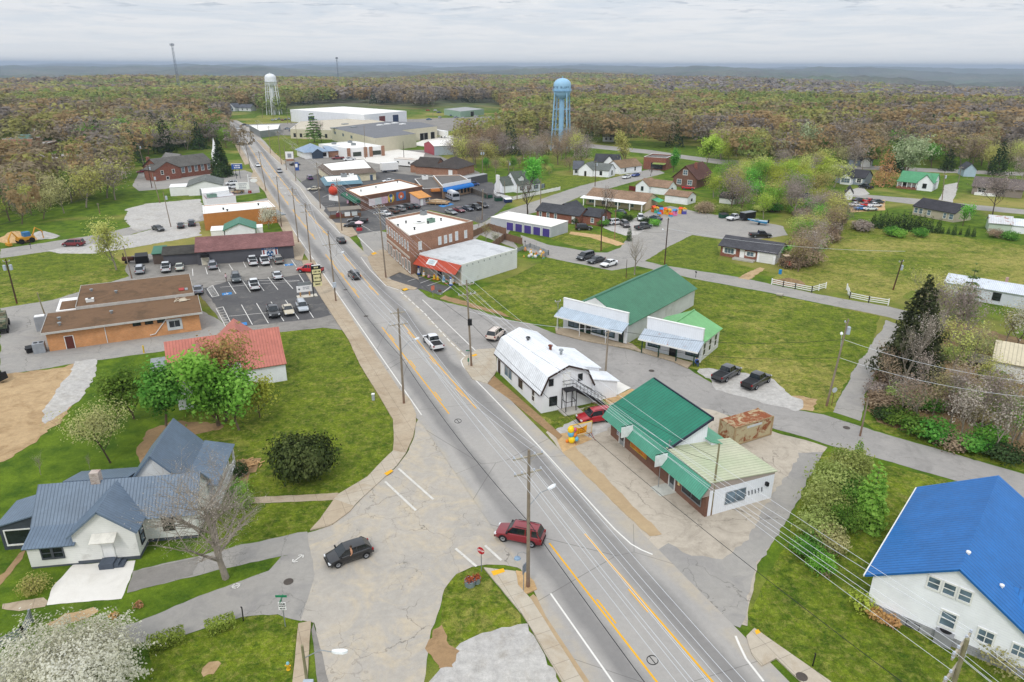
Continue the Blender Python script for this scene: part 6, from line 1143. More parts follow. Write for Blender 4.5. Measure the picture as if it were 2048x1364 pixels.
pole('P13',(563,329),(555,262),'utility pole on the right verge by the small white sign stand',((.5,1.2),(1.6,1.2))); pole('P14',(573,340),(568,290),'short pole on the grass corner opposite the church sign',()); pole('P15',(501,337),(488,275),'utility pole at the left kerb near the blue sign',((.5,1.2),)); pole('P16',(480,307),(476,267),'short utility pole on the far left verge',((.5,1.),)); pole('P17',(541,307),(537,252),'utility pole on the right verge of the lawn',((.5,1.2),)); pole('P18',(468,290),(462,248),'utility pole left of the far car queue',((.5,1.2),)); pole('P19',(518,272),(513,240),'utility pole by the drive of the grey front office',((.5,1.2),)); pole('P20',(595,288),(591,250),'utility pole on the lawn behind the blue roofed restaurant',((.4,.8),)); pole('P21',(460,252),(457,231),'dark utility pole at the far road bend',((.5,1.2),),m=WDK)
pole('P22',(731,317),(728,252),'tall thin pole before the white column shop',((.4,.3),)); pole('P23',(808,317),(806,283),'dark pole beside the white office trailer',(),m=WDK); pole('P24',(965,346),(965,299),'utility pole with crossarm and transformers at the grass behind the blue awning',((.5,1.3),(1.6,1.1)),tr=2,arm_ang=0); pole('P25',(1018,350),(1017,320),'utility pole with a transformer behind the cape cod house',((.5,1.2),),tr=1,arm_ang=0)
pole('P26',(1190,373),(1192,320),'dark utility pole at the kerb by the white bungalow',((.5,.6),),m=WDK,tr=1); pole('P27',(1081,416),(1082,357),'thin grey pole behind the red brick house',()); pole('P28',(964,440),(966,378),'pale pole behind the storage building end',((.4,.3),)); pole('P29',(1034,400),(1035,368),'pale pole in front of the white vinyl fence corner',()); pole('P30',(1010,397),(1009,362),'pale pole left of the cape cod house lawn',())
pole('P31',(1202,502),(1204,424),'dark brown pole on the lawn opposite the storage building',(),m=WDK,tr=1); pole('P32',(1329,529),(1337,436),'two toned utility pole on the ranch house lawn corner',((.4,.4),),m=WDK,lamp=((1326,460),6.)); pole('P33',(1229,479),(1232,419),'thin reddish service pole beside the gravel parking',(),.09,m=plain('reddish_pole','a0705c',.9)); pole('P34',(1252,557),(1254,519),'thin dark post behind the large green roofed store',(),.07,m=WDK)
pole('P35',(1209,772),(1217,661),'grey utility pole on the white concrete pad behind the barn',((.3,.4),),.15); pole('P36',(1116,660),(1116,601),'thin grey post left of the long false front store',((.2,.5),),.06,m=GREYM); pole('P37',(1653,812),(1697,638),'utility pole at the lane corner with a transformer and a lamp',((.5,.3),),tr=1,lamp=((1683,670),8.2)); pole('P38',(1720,872),(1737,795),'short pale pole at the road edge above the privet bushes',(),.12); pole('P39',(1786,580),(1805,520),'leaning dark pole beside the tall cedar with a transformer',((.4,.6),),m=WDK,tr=1)
pole('P40',(34,607),(11,518),'dark brown pole at the left lawn with two transformers',((.5,.5),),m=WDK,tr=2); pole('P41',(92,636),(74,585),'pole beside the tank behind the orange brick building',(),.12,m=WDM); pole('P42',(264,557),(247,492),'leaning light brown pole beside the pale leafed tree',(),.13); pole('P43',(342,454),(326,384),'light pole standing on the gravel lot',(),.13,tr=1); pole('P44',(200,428),(195,406),'short dark pole at the edge of the left woods',((.3,.3),)); pole('P45',(320,406),(304,347),'pale grey pole on the grass left of the white shed',(),.15,tr=1); pole('P46',(304,376),(295,328),'dark pole beside the church gable',((.5,.8),),m=WDK,tr=1); pole('P47',(290,339),(276,287),'leaning brown pole behind the parked dark red car',((.4,.5),),tr=1); pole('P48',(80,299),(65,255),'utility pole with transformer behind the brick school',((.5,1.),),tr=1); pole('P49',(1724,345),(1727,313),'pale pole beside the grey porch house',()); pole('P50',(1884,400),(1890,344),'pale pole at the gravel drive with transformer',((.3,.8),),tr=1,arm_ang=0); pole('P51',(1914,377),(1923,333),'pale crossarm pole right of the gravel drive',((.3,1.),),arm_ang=0)
pole('P52',None,(604,1291),'bottom street lamp pole with a white cobra lamp head',(),.13,m=WDM,zt=9.5,lamp=((664,1304),9.0),box=(6.5,1)); pole('P53',None,(1935,1278),'near pole top with double crossarms in front of the blue roofed house',((.5,1.3),(.75,-1.3),(2.2,1.5),(2.45,-1.5)),.17,m=WDM,zt=12.6,arm_ang=40); pole('P54',(1421,1030),(1439,887),'mossy service pole at the white end wall of the green roofed shop',(),.13,m=WDM)
for i,(x,y,ty) in enumerate(((371,208,192),(352,206,195),(315,203,190),(247,200,187),(226,200,194),(866,228,207),(736,213,198),(525,228,210),(547,228,212),(575,240,224),(582,240,224))): pole('F%d'%i,(x,y+8),(x,ty),'tiny far power pole standing in the woods',((.5,1.6),),.16,arm_ang=10)
for o in list(COL.objects):
 if o.get('label')=='tiny far power pole standing in the woods': o['group']='far power poles in the woods'
WIRE=plain('aluminium_wire','c9ccd0',.45,.05); CAB=plain('black_cable','1f2022',.7)
def wire(a,b,sag,r,m,lab,grp,n=14):
 a,b=Vector(a),Vector(b); pts=[]
 for i in range(n+1): f=i/n; p=a.lerp(b,f); p.z-=sag*4*f*(1-f); pts.append(p)
 q=MB(); q.tube(pts,r,4,cap=False); o=q.build('overhead_line',m); tag(o,lab,'power line',grp); return o
def span(ka,kb,idx,sag,lab,grp,r=.02,m=None):
 A=PT[ka][2] if isinstance(ka,str) else ka; Bq=PT[kb][2] if isinstance(kb,str) else kb
 for i in idx:
  if i<len(A) and i<len(Bq): wire(A[i],Bq[i],sag,r,m or WIRE,lab,grp)
def off(k,d): return [p+Vector(d) for p in PT[k][2]]
fw=-_d*60
GA='pale wires strung between the left kerb poles'; GB='pale wires strung between the right side poles'
span('P1',off('P1',fw),range(8),.9,'pale wire strung between poles along the left kerb of the main road',GA,.016)
for a,b in (('P1','P2'),('P2','P4'),('P4','P6'),('P6','P7'),('P7','P8'),('P8','P9'),('P9','P15'),('P15','P18')): span(a,b,range(8) if a in('P1','P2') else (0,1,2,3),.8,'pale wire strung between poles along the left kerb of the main road',GA,.016)
for a,b in (('P53','P3'),('P3','P5'),('P5','P12'),('P12','P11'),('P11','P10'),('P10','P13'),('P13','P17'),('P17','P19')): span(a,b,(0,1,3,4,5,7) if a in('P53','P3','P5') else (0,1,2,3),1.2 if a=='P53' else .7,'pale wire strung between poles along the right side of the main road',GB,.016)
span('P53',[p+fw*.6 for p in PT['P53'][2]],range(0,16,2),.5,'pale wire strung between poles along the right side of the main road',GB,.016)
def pz(k,z): B,T,_=PT[k]; return B.lerp(T,z/T.z)
for k,(a,b,za,zb,s,lab) in enumerate((('P1','P2',6.8,6.8,.9,'black telephone cable between the nearest pole and the kerb corner pole'),('P2','P4',6.8,6.6,.8,'black telephone cable from the kerb corner pole to the lot lamp pole'),('P53','P3',7.0,7.2,1.6,'black telephone cable passing low before the green roofed shop'),('P3','P5',7.2,6.8,.8,'black telephone cable between the barn corner pole and brick facade pole'))): wire(pz(a,za),pz(b,zb),s,.03,CAB,lab,'black telephone cables')
wire(pz('P1',6.8),pz('P1',6.8)+fw,.8,.03,CAB,'black telephone cable running from the nearest pole out of the bottom','black telephone cables')
wire(pz('P54',6.5),pz('P3',9.5),1.,.02,CAB,'thin service cable from the shop pole toward the barn corner pole','black telephone cables'); wire(pz('P54',6.2),G(1335,885,5),.3,.018,CAB,'thin service drop from the shop pole to the shop roof mast','black telephone cables'); wire(pz('P35',8.5),pz('P3',8.8),.7,.02,WIRE,'wire from the barn corner pole to the pole behind the barn','single street wires')
for za in (9.5,7.0): wire(pz('P37',za),pz('P35',min(8.6,za)),1.2,.022,CAB,'dark street wire between the lane corner pole and the pole behind the barn','single street wires'); wire(pz('P37',za),G(2130,770 if za>8 else 800,8.5),1.,.022,WIRE,'pale wire running right from the lane corner pole across the wooded bank','single street wires')
wire(pz('P32',8.3),pz('P39',8.0),1.2,.022,WIRE,'pale wire between the ranch lawn pole and the leaning dark pole','single street wires'); wire(pz('P32',7.5),pz('P31',7.5),1.,.022,CAB,'dark wire between the ranch lawn pole and the dark brown pole','single street wires'); wire(pz('P44',6),G(-60,465,6.5),.6,.035,CAB,'heavy dark cable leaving left from the pole at the woods edge','single street wires'); wire(pz('P40',8),G(-60,500,8),.4,.02,WIRE,'short wire at the left edge','single street wires') if 0 else None
# splice loops hanging on the road cables
for px,z,lab in (((1305,1320),6.3,'black cable loop hanging on the cable over the lower road'),((916,842),6.2,'black cable loop hanging on the cable beyond the side street')):
 c=G(*px,z); q=MB(); q.tube([c+Vector((.36*math.cos(w),.36*math.sin(w)*.8,.1*math.sin(w))) for w in [2*math.pi*i/16 for i in range(17)]],.03,5); q.tube([c-_d*.36,c+_d*.36],.03,5); tag(q.build('cable_loop',CAB),lab,'cable loop')
# ------------------------------------------------------------------ trees and shrubs
def leafmat(name,cols,hue=.12,trans=.42):
 "foliage: tone varies leaf by leaf (tint attribute) and tree by tree"
 m=bpy.data.materials.new(name); m.use_nodes=True; t=m.node_tree; N=t.nodes; N.clear()
 o=N.new('ShaderNodeOutputMaterial'); d=N.new('ShaderNodeBsdfDiffuse'); tr=N.new('ShaderNodeBsdfTranslucent'); mx=N.new('ShaderNodeMixShader'); mx.inputs[0].default_value=trans
 at=N.new('ShaderNodeAttribute'); at.attribute_name='tint'; rp=N.new('ShaderNodeValToRGB'); e=rp.color_ramp.elements
 while len(e)<len(cols): e.new(.5)
 for i,c in enumerate(cols): e[i].position=i/(len(cols)-1); lc=srgb(c); gm=sum(lc)/3; e[i].color=(*[min(.8,(x*.86+gm*.14)*LEAFK.get(name,1.65)) for x in lc],1)
 oi=N.new('ShaderNodeObjectInfo'); hs=N.new('ShaderNodeHueSaturation'); ma=N.new('ShaderNodeMath'); ma.operation='MULTIPLY_ADD'; ma.inputs[1].default_value=hue*.5; ma.inputs[2].default_value=.5-hue*.25
 m2=N.new('ShaderNodeMath'); m2.operation='MULTIPLY_ADD'; m2.inputs[1].default_value=.4; m2.inputs[2].default_value=.8
 L=t.links.new; L(at.outputs['Fac'],rp.inputs[0]); L(oi.outputs['Random'],ma.inputs[0]); L(ma.outputs[0],hs.inputs['Hue']); L(oi.outputs['Random'],m2.inputs[0]); L(m2.outputs[0],hs.inputs['Value']); L(rp.outputs[0],hs.inputs['Color'])
 for s in (d,tr): L(hs.outputs[0],s.inputs[0])
 L(d.outputs[0],mx.inputs[1]); L(tr.outputs[0],mx.inputs[2]); L(mx.outputs[0],o.inputs[0]); return m
BARK=plain('bark_brown','6b5d4e',.95,.3,3); BARKG=plain('bark_grey','8d8478',.95,.25,3); BARKD=plain('bark_dark','453a30',.95,.3,3)
LEAFK={'white_blossom':1,'dark_glossy_leaves':1.3,'spring_green_leaves':1.2,'fresh_green_leaves':1.2,'yellow_green_leaves':1.25,'evergreen_needles':1.4}
LM={'green':leafmat('spring_green_leaves',('3f6a1e','5c8a2c','7da63c')),'lime':leafmat('yellow_green_leaves',('7c8f22','9fae2e','b9c14a')),'fresh':leafmat('fresh_green_leaves',('5a8c24','74a830','90bd48')),'olive':leafmat('olive_buds',('76734a','8f8a58','a39c6c'),.08),
'brown':leafmat('brown_buds',('6a5a48','83705a','96836a'),.06),'mauve':leafmat('mauve_twigs',('6d625c','80746c','92867e'),.05),'rust':leafmat('rust_buds',('8c6a42','a67e4c','b5925c'),.06),'khaki':leafmat('khaki_leaves',('84853c','98984a','aaa85e'),.1),'ever':leafmat('evergreen_needles',('28381f','364a28','475c34'),.06),'cedar':leafmat('cedar_needles',('2c3420','3b4429','4c5434'),.05),'white':leafmat('white_blossom',('c9c6a8','dad8c2','e8e6d8'),.02),'silver':leafmat('silvery_leaves',('6a7552','808964','989d7c'),.06),'pine':leafmat('pine_needles',('41582a','567038','6c8448'),.06),'magnolia':leafmat('dark_glossy_leaves',('2f3c1c','414f26','586334'),.04,.1),'privet':leafmat('privet_leaves',('6d7c36','83924a','9aa65c'),.08),'twig':leafmat('grey_twigs',('857b70','978d82','a89f94'),.03),'redtip':leafmat('reddish_young_leaves',('8a6a3c','8f8242','a06c46'),.05)}
def cloud(C,size,tint,flat=0.,out=.75):
 "leaf faces at points C, mostly facing out of the crown; size per leaf"
 n=len(C); c0=np.array([C[:,0].mean(),C[:,1].mean(),np.quantile(C[:,2],.35)]); N_=(C-c0)/(C.std(0)+.05)/1.6*out+rng.normal(size=(n,3))*.55+np.array([0,0,.25]); N_/=np.linalg.norm(N_,axis=1)[:,None]
 a=np.cross(N_,rng.normal(size=(n,3))); a/=np.linalg.norm(a,axis=1)[:,None]; b=np.cross(N_,a)
 s=np.asarray(size)*np.ones(n); a=a*s[:,None]; b=b*(s*rng.uniform(.5,.9,n))[:,None]
 V=np.stack([C-a*.5-b*.3,C+b*.5-a*.1,C+a*.5+b*.2,C-b*.5+a*.1],1).reshape(-1,3); return V,np.repeat(tint,4)
def meshcloud(name,V,T,m):
 n=len(V)//4; me=bpy.data.meshes.new(name); me.vertices.add(n*4); me.vertices.foreach_set('co',V.astype(np.float32).ravel())
 me.loops.add(n*4); me.loops.foreach_set('vertex_index',np.arange(n*4,dtype=np.int32)); me.polygons.add(n); me.polygons.foreach_set('loop_start',np.arange(0,n*4,4,dtype=np.int32))
 me.update(calc_edges=True); at=me.attributes.new('tint','FLOAT','POINT'); at.data.foreach_set('value',T.astype(np.float32)); me.materials.append(m); me.validate(); return me
def skeleton(H,spread,r0,levels=3,seed=1,up=.55,fork=.35,nb=(5,4,3),crook=.12):
 "tapered trunk with limbs; returns builder and the twig points"
 r=random.Random(seed); q=MB(); tips=[]
 def grow(p,d,l,rad,lev):
  pts=[p]; rads=[rad]; k=3 if lev else 5
  for i in range(k):
   d=(d+Vector((r.gauss(0,crook),r.gauss(0,crook),r.gauss(0,crook*.5)+.05))).normalized(); p=p+d*(l/k); pts.append(p); rads.append(rad*(1-.62*(i+1)/k))
  q.tube(pts,rads,6 if lev==0 else 4 if lev==1 else 3,cap=False)
  if lev>=1: tips.extend(pts[1:])
  if lev<levels:
   n=nb[min(lev,len(nb)-1)]
   for i in range(n):
    f=fork+(1-fork)*(i+r.random()*.7)/n if lev==0 else .3+.7*(i+r.random())/n
    j=min(len(pts)-2,int(f*(len(pts)-1))); g=f*(len(pts)-1)-j; b=pts[j].lerp(pts[j+1],min(1,g)); a=r.uniform(0,6.28) if lev else 2.4*i+r.uniform(-.4,.4)
    out=Vector((math.cos(a),math.sin(a),0)); dd=(out*(1-up)+Vector((0,0,1))*up*r.uniform(.6,1.2)+d*.35).normalized()
    ll=(spread*r.uniform(.75,1.1) if lev==0 else l*r.uniform(.5,.72))*(1.1-.4*(f if lev==0 else 0)); grow(b,dd,ll,max(.012,rads[j]*(.55 if lev==0 else .6)),lev+1)
 grow(Vector((0,0,0)),Vector((0,0,1)),H*.72 if levels>1 else H*.9,r0,0); return q,tips
def crownpts(tips,per,sig,H,low=.25):
 T=np.array([tuple(t) for t in tips if t.z>H*low]); k=rng.integers(0,len(T),per); return T[k]+rng.normal(size=(per,3))*sig
ZN=lambda C: (np.sin(C[:,0]*1.1+C[:,2]*.7)+np.sin(C[:,1]*1.3-C[:,2]*.9+1))*.16
def tree_mesh(kind,H,spread,leaf,n,size,sig,seed,levels=3,up=.5,bark=None,r0=None,nb=(7,5,4),crook=.12,fork=.35,low=.25):
 q,tips=skeleton(H,spread,r0 or H*.018,levels,seed,up,fork,nb,crook)
 C=crownpts(tips,n,sig,H,low); C=C[C[:,2]>.25]
 z=C[:,2].max();
 tint=np.clip(.5+ZN(C)+rng.normal(size=len(C))*.18,0,1)
 V,T=cloud(C,size*rng.uniform(.6,1.3,len(C)),tint); me=meshcloud('crown',V,T,LM[leaf])
 tm=bpy.data.meshes.new('trunk'); tm.from_pydata(q.v,[],q.f); tm.materials.append(bark or BARK); return me,tm,z
def conifer_mesh(H,R0,leaf,n,size,seed,ragged=.25,bark=None,base=.06,pw=1.0,whorl=0):
 r=np.random.default_rng(seed); z=base+(1-base)*(1-np.sqrt(r.uniform(0,1,n)));
 if whorl: z=np.round(z*whorl)/whorl+r.normal(size=n)*.006
 a=r.uniform(0,6.283,n); lob=1+ragged*np.sin(a*5+z*23)*r.uniform(.5,1,n)+ragged*.6*np.sin(a*3-z*11)
 rad=R0*np.power(np.clip(1-z,0,1),pw)*lob*np.sqrt(r.uniform(.25,1,n))+.05
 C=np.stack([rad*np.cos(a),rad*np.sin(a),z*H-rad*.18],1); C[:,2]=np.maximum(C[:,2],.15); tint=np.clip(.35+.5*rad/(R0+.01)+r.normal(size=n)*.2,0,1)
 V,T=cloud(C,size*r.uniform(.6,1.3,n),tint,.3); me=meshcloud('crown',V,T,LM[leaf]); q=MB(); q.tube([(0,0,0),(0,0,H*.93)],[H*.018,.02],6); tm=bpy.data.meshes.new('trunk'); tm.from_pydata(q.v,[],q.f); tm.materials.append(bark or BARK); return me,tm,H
def bush_mesh(R0,H,leaf,n,size,seed,lumps=6,bark=None):
 r=np.random.default_rng(seed); cs=[(0,0,H*.5,.75)]+[(R0*.55*math.cos(i*6.28/lumps+r.uniform(-.4,.4)),R0*.55*math.sin(i*6.28/lumps),H*r.uniform(.35,.62),r.uniform(.42,.62)) for i in range(lumps)]
 k=r.integers(0,len(cs),n); c=np.array(cs)[k]; d=r.normal(size=(n,3)); d/=np.linalg.norm(d,axis=1)[:,None]; u=r.uniform(.55,1.04,n)
 sp=r.normal(size=(40,3)); sp/=np.linalg.norm(sp,axis=1)[:,None]; m=r.random(n)<.3; d[m]=sp[r.integers(0,40,m.sum())]+r.normal(size=(m.sum(),3))*.05; u[m]=r.uniform(.9,1.38,m.sum()); C=c[:,:3]+d*(u*c[:,3])[:,None]*np.array([R0,R0,H*.62]); C=C[C[:,2]>.02]; tint=np.clip(.45+ZN(C)*1.2+r.normal(size=len(C))*.2,0,1)
 V,T=cloud(C,size*r.uniform(.6,1.3,len(C)),tint); me=meshcloud('foliage',V,T,LM[leaf]); q=MB()
 for i in range(6): a=i*1.05; q.tube([(0.1*math.cos(a),.1*math.sin(a),0),(R0*.5*math.cos(a),R0*.5*math.sin(a),H*.75)],[.04,.012],4)
 tm=bpy.data.meshes.new('stems'); tm.from_pydata(q.v,[],q.f); tm.materials.append(bark or BARK); return me,tm,H
def plant(name,lab,cat,px,M,h=None,w=None,rot=None,group=None,z=0.0,pos=None):
 me,tm,H=M; p=pos if pos is not None else G(*px); o=thing(name,lab,cat,(p[0],p[1],z),rot if rot is not None else random.uniform(0,6.28),group)
 s=(h/H) if h else 1; o.scale=((w or 1)*s,(w or 1)*s,s)
 for m in (me,tm): c=bpy.data.objects.new(m.name.split('.')[0],m); COL.objects.link(c); c.parent=o
 return o
def ph(px,ty): return HZ(G(*px),ty)
# ---- single trees seen close
plant('leafy_tree','dense green leafy tree beside the blue grey roofed farmhouse gable','tree',(332,852),tree_mesh('t',9,3.3,'green',5200,.42,.55,3,up=.45,nb=(8,5,4),fork=.2),ph((332,852),706),1.15)
plant('leafy_tree','looser olive green leafy tree left of the dense green one','tree',(268,838),tree_mesh('t',8,3.0,'green',2600,.40,.6,5,up=.45,fork=.2),ph((268,838),722),1.2)
plant('tall_leafy_tree','tall ivy green tree in front of the red roofed house','tree',(437,851),tree_mesh('t',11,1.9,'fresh',5200,.42,.6,8,up=.6,fork=.1,nb=(9,4,4)),ph((437,851),672),1.1)
plant('red_tinted_tree','tall tree with sparse reddish and yellow green young leaves above the red roof','tree',(452,842),tree_mesh('t',12,4.2,'redtip',2200,.36,.6,11,up=.4,fork=.35),ph((452,842),648),.95)
plant('yellow_green_tree','bright yellow green young tree at the lawn right of the red roofed house','tree',(478,860),tree_mesh('t',7,2.8,'fresh',2600,.36,.6,14,up=.4,fork=.15),ph((478,860),718),1.1); plant('yellow_green_tree','low yellow green shrubby tree by the corner of the red roofed house','tree',(520,835),tree_mesh('t',5,2.2,'lime',1500,.34,.5,15,up=.35,fork=.1),ph((520,835),748),1.0)
plant('budding_tree','pale olive budding tree with a broad crown behind the farmhouse','tree',(221,926),tree_mesh('t',6.5,3.6,'olive',3400,.2,.5,17,levels=3,up=.32,nb=(8,6,5),bark=BARKD),ph((221,926),795),1.05)
plant('bare_tree','leafless grey tree with spreading branches in front of the white farmhouse','tree',(452,1157),tree_mesh('t',8.5,4.1,'twig',3000,.08,.3,21,levels=4,up=.22,nb=(11,6,5,3),bark=BARKG,r0=.3,crook=.1,fork=.18),ph((452,1157),905),.82,rot=2.2)
plant('magnolia_bush','large dark rounded evergreen bush with pale flower specks on the lawn','bush',(612,955),bush_mesh(3.0,3.6,'magnolia',7500,.27,4,9),ph((612,962),878),.74)
plant('dogwood_tree','big white blossoming dogwood at the lower left corner','tree',(150,1392),bush_mesh(4.2,4.6,'white',30000,.15,25,11),ph((150,1392),1268),.95); plant('dogwood_tree','white blossoming dogwood at the front corner of the tan building','tree',(538,458),tree_mesh('t',5,2.2,'white',1600,.28,.4,27,up=.35,fork=.2),ph((538,458),410),1.0); plant('dogwood_tree','white blossoming tree beside the drive at the right edge','tree',(2030,700),tree_mesh('t',6,2.8,'white',1900,.26,.5,29,up=.35,fork=.25),ph((2030,695),590),1.0); plant('dogwood_tree','small white blossoming shrub tree by the brown board fence','tree',(993,487),tree_mesh('t',3,1.5,'white',600,.3,.3,30,up=.35,fork=.2),3.2)
plant('young_tree','airy pale green young tree by the leaning pole at the left lawn','tree',(233,540),tree_mesh('t',8,3.0,'khaki',1900,.3,.55,31,up=.5,fork=.22,bark=BARKG),ph((233,540),428),1.0)
plant('lime_tree','bright yellow green round tree above the brown brick gabled house','tree',(1411,336),tree_mesh('t',13,5.5,'lime',2600,.7,.8,33,up=.4,nb=(9,5,4),fork=.35),ph((1411,336),262),1.0); plant('green_tree','dark green oval tree left of the brown brick gabled house','tree',(1346,345),tree_mesh('t',9,3.0,'green',1700,.55,.6,34,up=.6,fork=.15),ph((1346,345),292),1.0)
plant('tall_budding_tree','tall brown and olive budding tree beside the white bungalow group','tree',(1252,344),tree_mesh('t',17,5,'khaki',1500,.55,.9,35,up=.65,fork=.2),ph((1252,346),258),1.0); plant('green_tree','bright green tree in front of the cape cod house','tree',(1056,388),tree_mesh('t',12,4,'fresh',1700,.6,.8,36,up=.5,fork=.25),ph((1056,388),306),.95)
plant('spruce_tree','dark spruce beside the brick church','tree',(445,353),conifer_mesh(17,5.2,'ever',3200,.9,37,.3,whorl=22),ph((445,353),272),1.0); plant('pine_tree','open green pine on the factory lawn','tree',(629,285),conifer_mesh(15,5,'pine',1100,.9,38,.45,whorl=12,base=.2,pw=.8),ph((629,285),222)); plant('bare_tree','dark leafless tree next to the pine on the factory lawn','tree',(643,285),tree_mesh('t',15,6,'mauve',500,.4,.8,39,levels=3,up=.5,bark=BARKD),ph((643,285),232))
NT_=tree_mesh('t',8,3.6,'twig',420,.1,.3,41,levels=3,up=.5,nb=(7,5,4),bark=BARKG,r0=.2); BD=tree_mesh('t',8,3.2,'mauve',500,.22,.4,43,levels=3,up=.5,nb=(7,5,4),bark=BARKD,r0=.22)
plant('bare_tree','leafless grey tree behind the long green roofed store','tree',(1269,549),NT_,ph((1269,549),455),1.0); plant('bare_tree','small leafless tree at the street behind the storage building','tree',(1055,431),BD,ph((1055,431),360)); plant('bare_tree','pruned dark leafless tree in front of the daycare porch','tree',(1212,452),BD,ph((1212,452),368),.9); plant('bare_tree','rounded leafless brown tree before the brown roofed house','tree',(1985,430),tree_mesh('t',9,4.2,'mauve',1500,.35,.6,45,up=.4,fork=.3,bark=BARKD),ph((1985,432),338)); plant('bare_tree','small bare street tree beside the parked white and blue cars','tree',(1301,352),BD,ph((1301,352),332)); plant('budding_tree','pale bare budding tree behind the brick building back wall','tree',(972,488),tree_mesh('t',7,2.6,'khaki',500,.2,.4,47,levels=3,up=.45,bark=BARKG),ph((972,488),440)); plant('budding_tree','slim pale tree by the storage building end','tree',(958,462),NT_,ph((958,462),425),.8)
plant('silver_willow','broad silvery green willow behind the grey porch house','tree',(1805,368),tree_mesh('t',16,7,'silver',2600,.8,1.0,49,up=.35,nb=(9,5,4)),ph((1805,368),262)); plant('silver_willow','large pale grey green budding tree above the light green grove','tree',(1610,325),tree_mesh('t',17,7,'silver',1900,.75,1.0,50,up=.4,nb=(9,5,4)),ph((1610,325),235)); plant('budding_tree','tall khaki budding tree right of the pale grey green one','tree',(1607,323),tree_mesh('t',16,5,'khaki',1000,.6,.9,51,up=.5),ph((1660,328),242));
plant('brown_cypress','tall brown leafless cypress before the green roofed farmhouse','tree',(1767,372),conifer_mesh(16,5.5,'rust',1700,.55,52,.35,whorl=24,pw=.8),ph((1767,372),288)); plant('spruce_tree','dark green conifer peeking above the silvery willow','tree',(1790,345),conifer_mesh(15,3.5,'ever',900,.8,53,.3),ph((1790,345),268))
plant('light_green_tree','airy light green tree beside the beige house end','tree',(1925,452),tree_mesh('t',8,2.8,'fresh',1000,.42,.6,55,up=.5,fork=.2),ph((1925,452),400))
# wooded bank at the right
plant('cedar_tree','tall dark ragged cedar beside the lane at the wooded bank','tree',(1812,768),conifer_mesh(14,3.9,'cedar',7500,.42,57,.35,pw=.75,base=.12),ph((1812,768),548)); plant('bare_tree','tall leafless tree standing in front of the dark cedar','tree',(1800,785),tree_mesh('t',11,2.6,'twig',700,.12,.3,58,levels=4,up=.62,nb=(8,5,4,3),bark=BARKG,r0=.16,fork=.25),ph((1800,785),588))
plant('pine_tree','slim green pine behind the yellow green trees by the mobile home','tree',(1925,640),conifer_mesh(9,2.4,'pine',1000,.45,59,.5,whorl=9),ph((1925,640),528))
SHR={k:bush_mesh(2.2,2.8,k,1500,.3,60+i,6) for i,k in enumerate(('green','fresh','privet','olive','brown','mauve','khaki','ever'))}
BRT=[tree_mesh('t',7,2.6,k,900,.2,.45,70+i,levels=3,up=.55,nb=(7,5,4),bark=BARKG,fork=.15,r0=.1) for i,k in enumerate(('mauve','brown','khaki','olive','twig','fresh'))]
BK='tangled trees and shrubs on the wooded bank'
rr=random.Random(5)
for i,(x,y,k,h,w) in enumerate(((1842,640,2,7,1.2),(1862,655,2,6.5,1.2),(1880,665,3,7,1.1),(1850,690,0,8,1.1),(1900,690,0,7.5,1.2),(1935,690,4,8,1.1),(1870,735,2,6,1.2),(1905,745,2,6,1.2),(1940,740,3,5,1.2),(1835,800,0,5.5,1.1),(1780,790,1,4,1.3),(1800,830,0,4.5,1.3),(1835,850,1,5,1.3),(1865,830,3,5,1.2),(1900,850,0,6,1.2),(1930,830,1,5.5,1.2),(1960,880,0,7,1.2),(2000,860,3,6,1.2),(2035,880,0,7,1.2),(1985,905,4,6.5,1.0),(1920,880,4,6,1.1),(2020,900,5,5,1.),(2060,905,3,6,1.2),(1770,760,1,4.5,1.2),(1960,800,2,5,1.1),(2010,690,2,5,1.2))):
 plant('bank_tree',['grey leafless tree in the tangle on the wooded bank','brown budding tree in the tangle on the wooded bank','yellow green leafing tree in the tangle on the wooded bank','olive leafing tree in the tangle on the wooded bank','thin bare grey tree in the tangle on the wooded bank','fresh green sapling in the tangle on the wooded bank'][k],'tree',(x,y),BRT[k],h*1.5,w*1.0,group=BK)
for i,(x,y,k,h,w) in enumerate(((1770,838,'ever',1.8,1.2),(1795,848,'green',2.2,1.2),(1830,868,'green',2.4,1.1),(1870,880,'green',2.6,1.2),(1905,895,'brown',2,1.3),(1945,900,'green',2.2,1.3),(1975,885,'fresh',2.4,1.),(2010,920,'ever',2.2,1.3),(1765,815,'brown',2.2,1.4),(1810,810,'privet',2.5,1.4),(1850,820,'green',2.2,1.3),(1890,815,'brown',2.2,1.5),(1930,800,'privet',2.2,1.4),(1840,755,'green',2.6,1.2),(1870,780,'olive',2.2,1.6),(1960,840,'olive',2.2,1.6),(2000,810,'privet',2.5,1.3),(1785,770,'brown',2.4,1.4),(1755,790,'mauve',2.0,1.2),(1990,835,'green',2,1.2),(1910,720,'privet',2.2,1.6),(1960,700,'privet',2.2,1.8),(1900,780,'brown',1.8,1.8),(1980,760,'green',1.8,1.3))):
 plant('bank_shrub',{'ever':'dark evergreen shrub in the undergrowth of the wooded bank','green':'green leafy shrub in the undergrowth of the wooded bank','brown':'brown leafless bramble in the undergrowth of the wooded bank','fresh':'bright yellow green shrub in the undergrowth of the wooded bank','privet':'pale green privet in the undergrowth of the wooded bank','olive':'olive budding shrub in the undergrowth of the wooded bank','mauve':'grey leafless shrub beside the narrow lane'}[k],'shrub',(x,y),SHR[k],h,w,group='shrubs on the wooded bank')
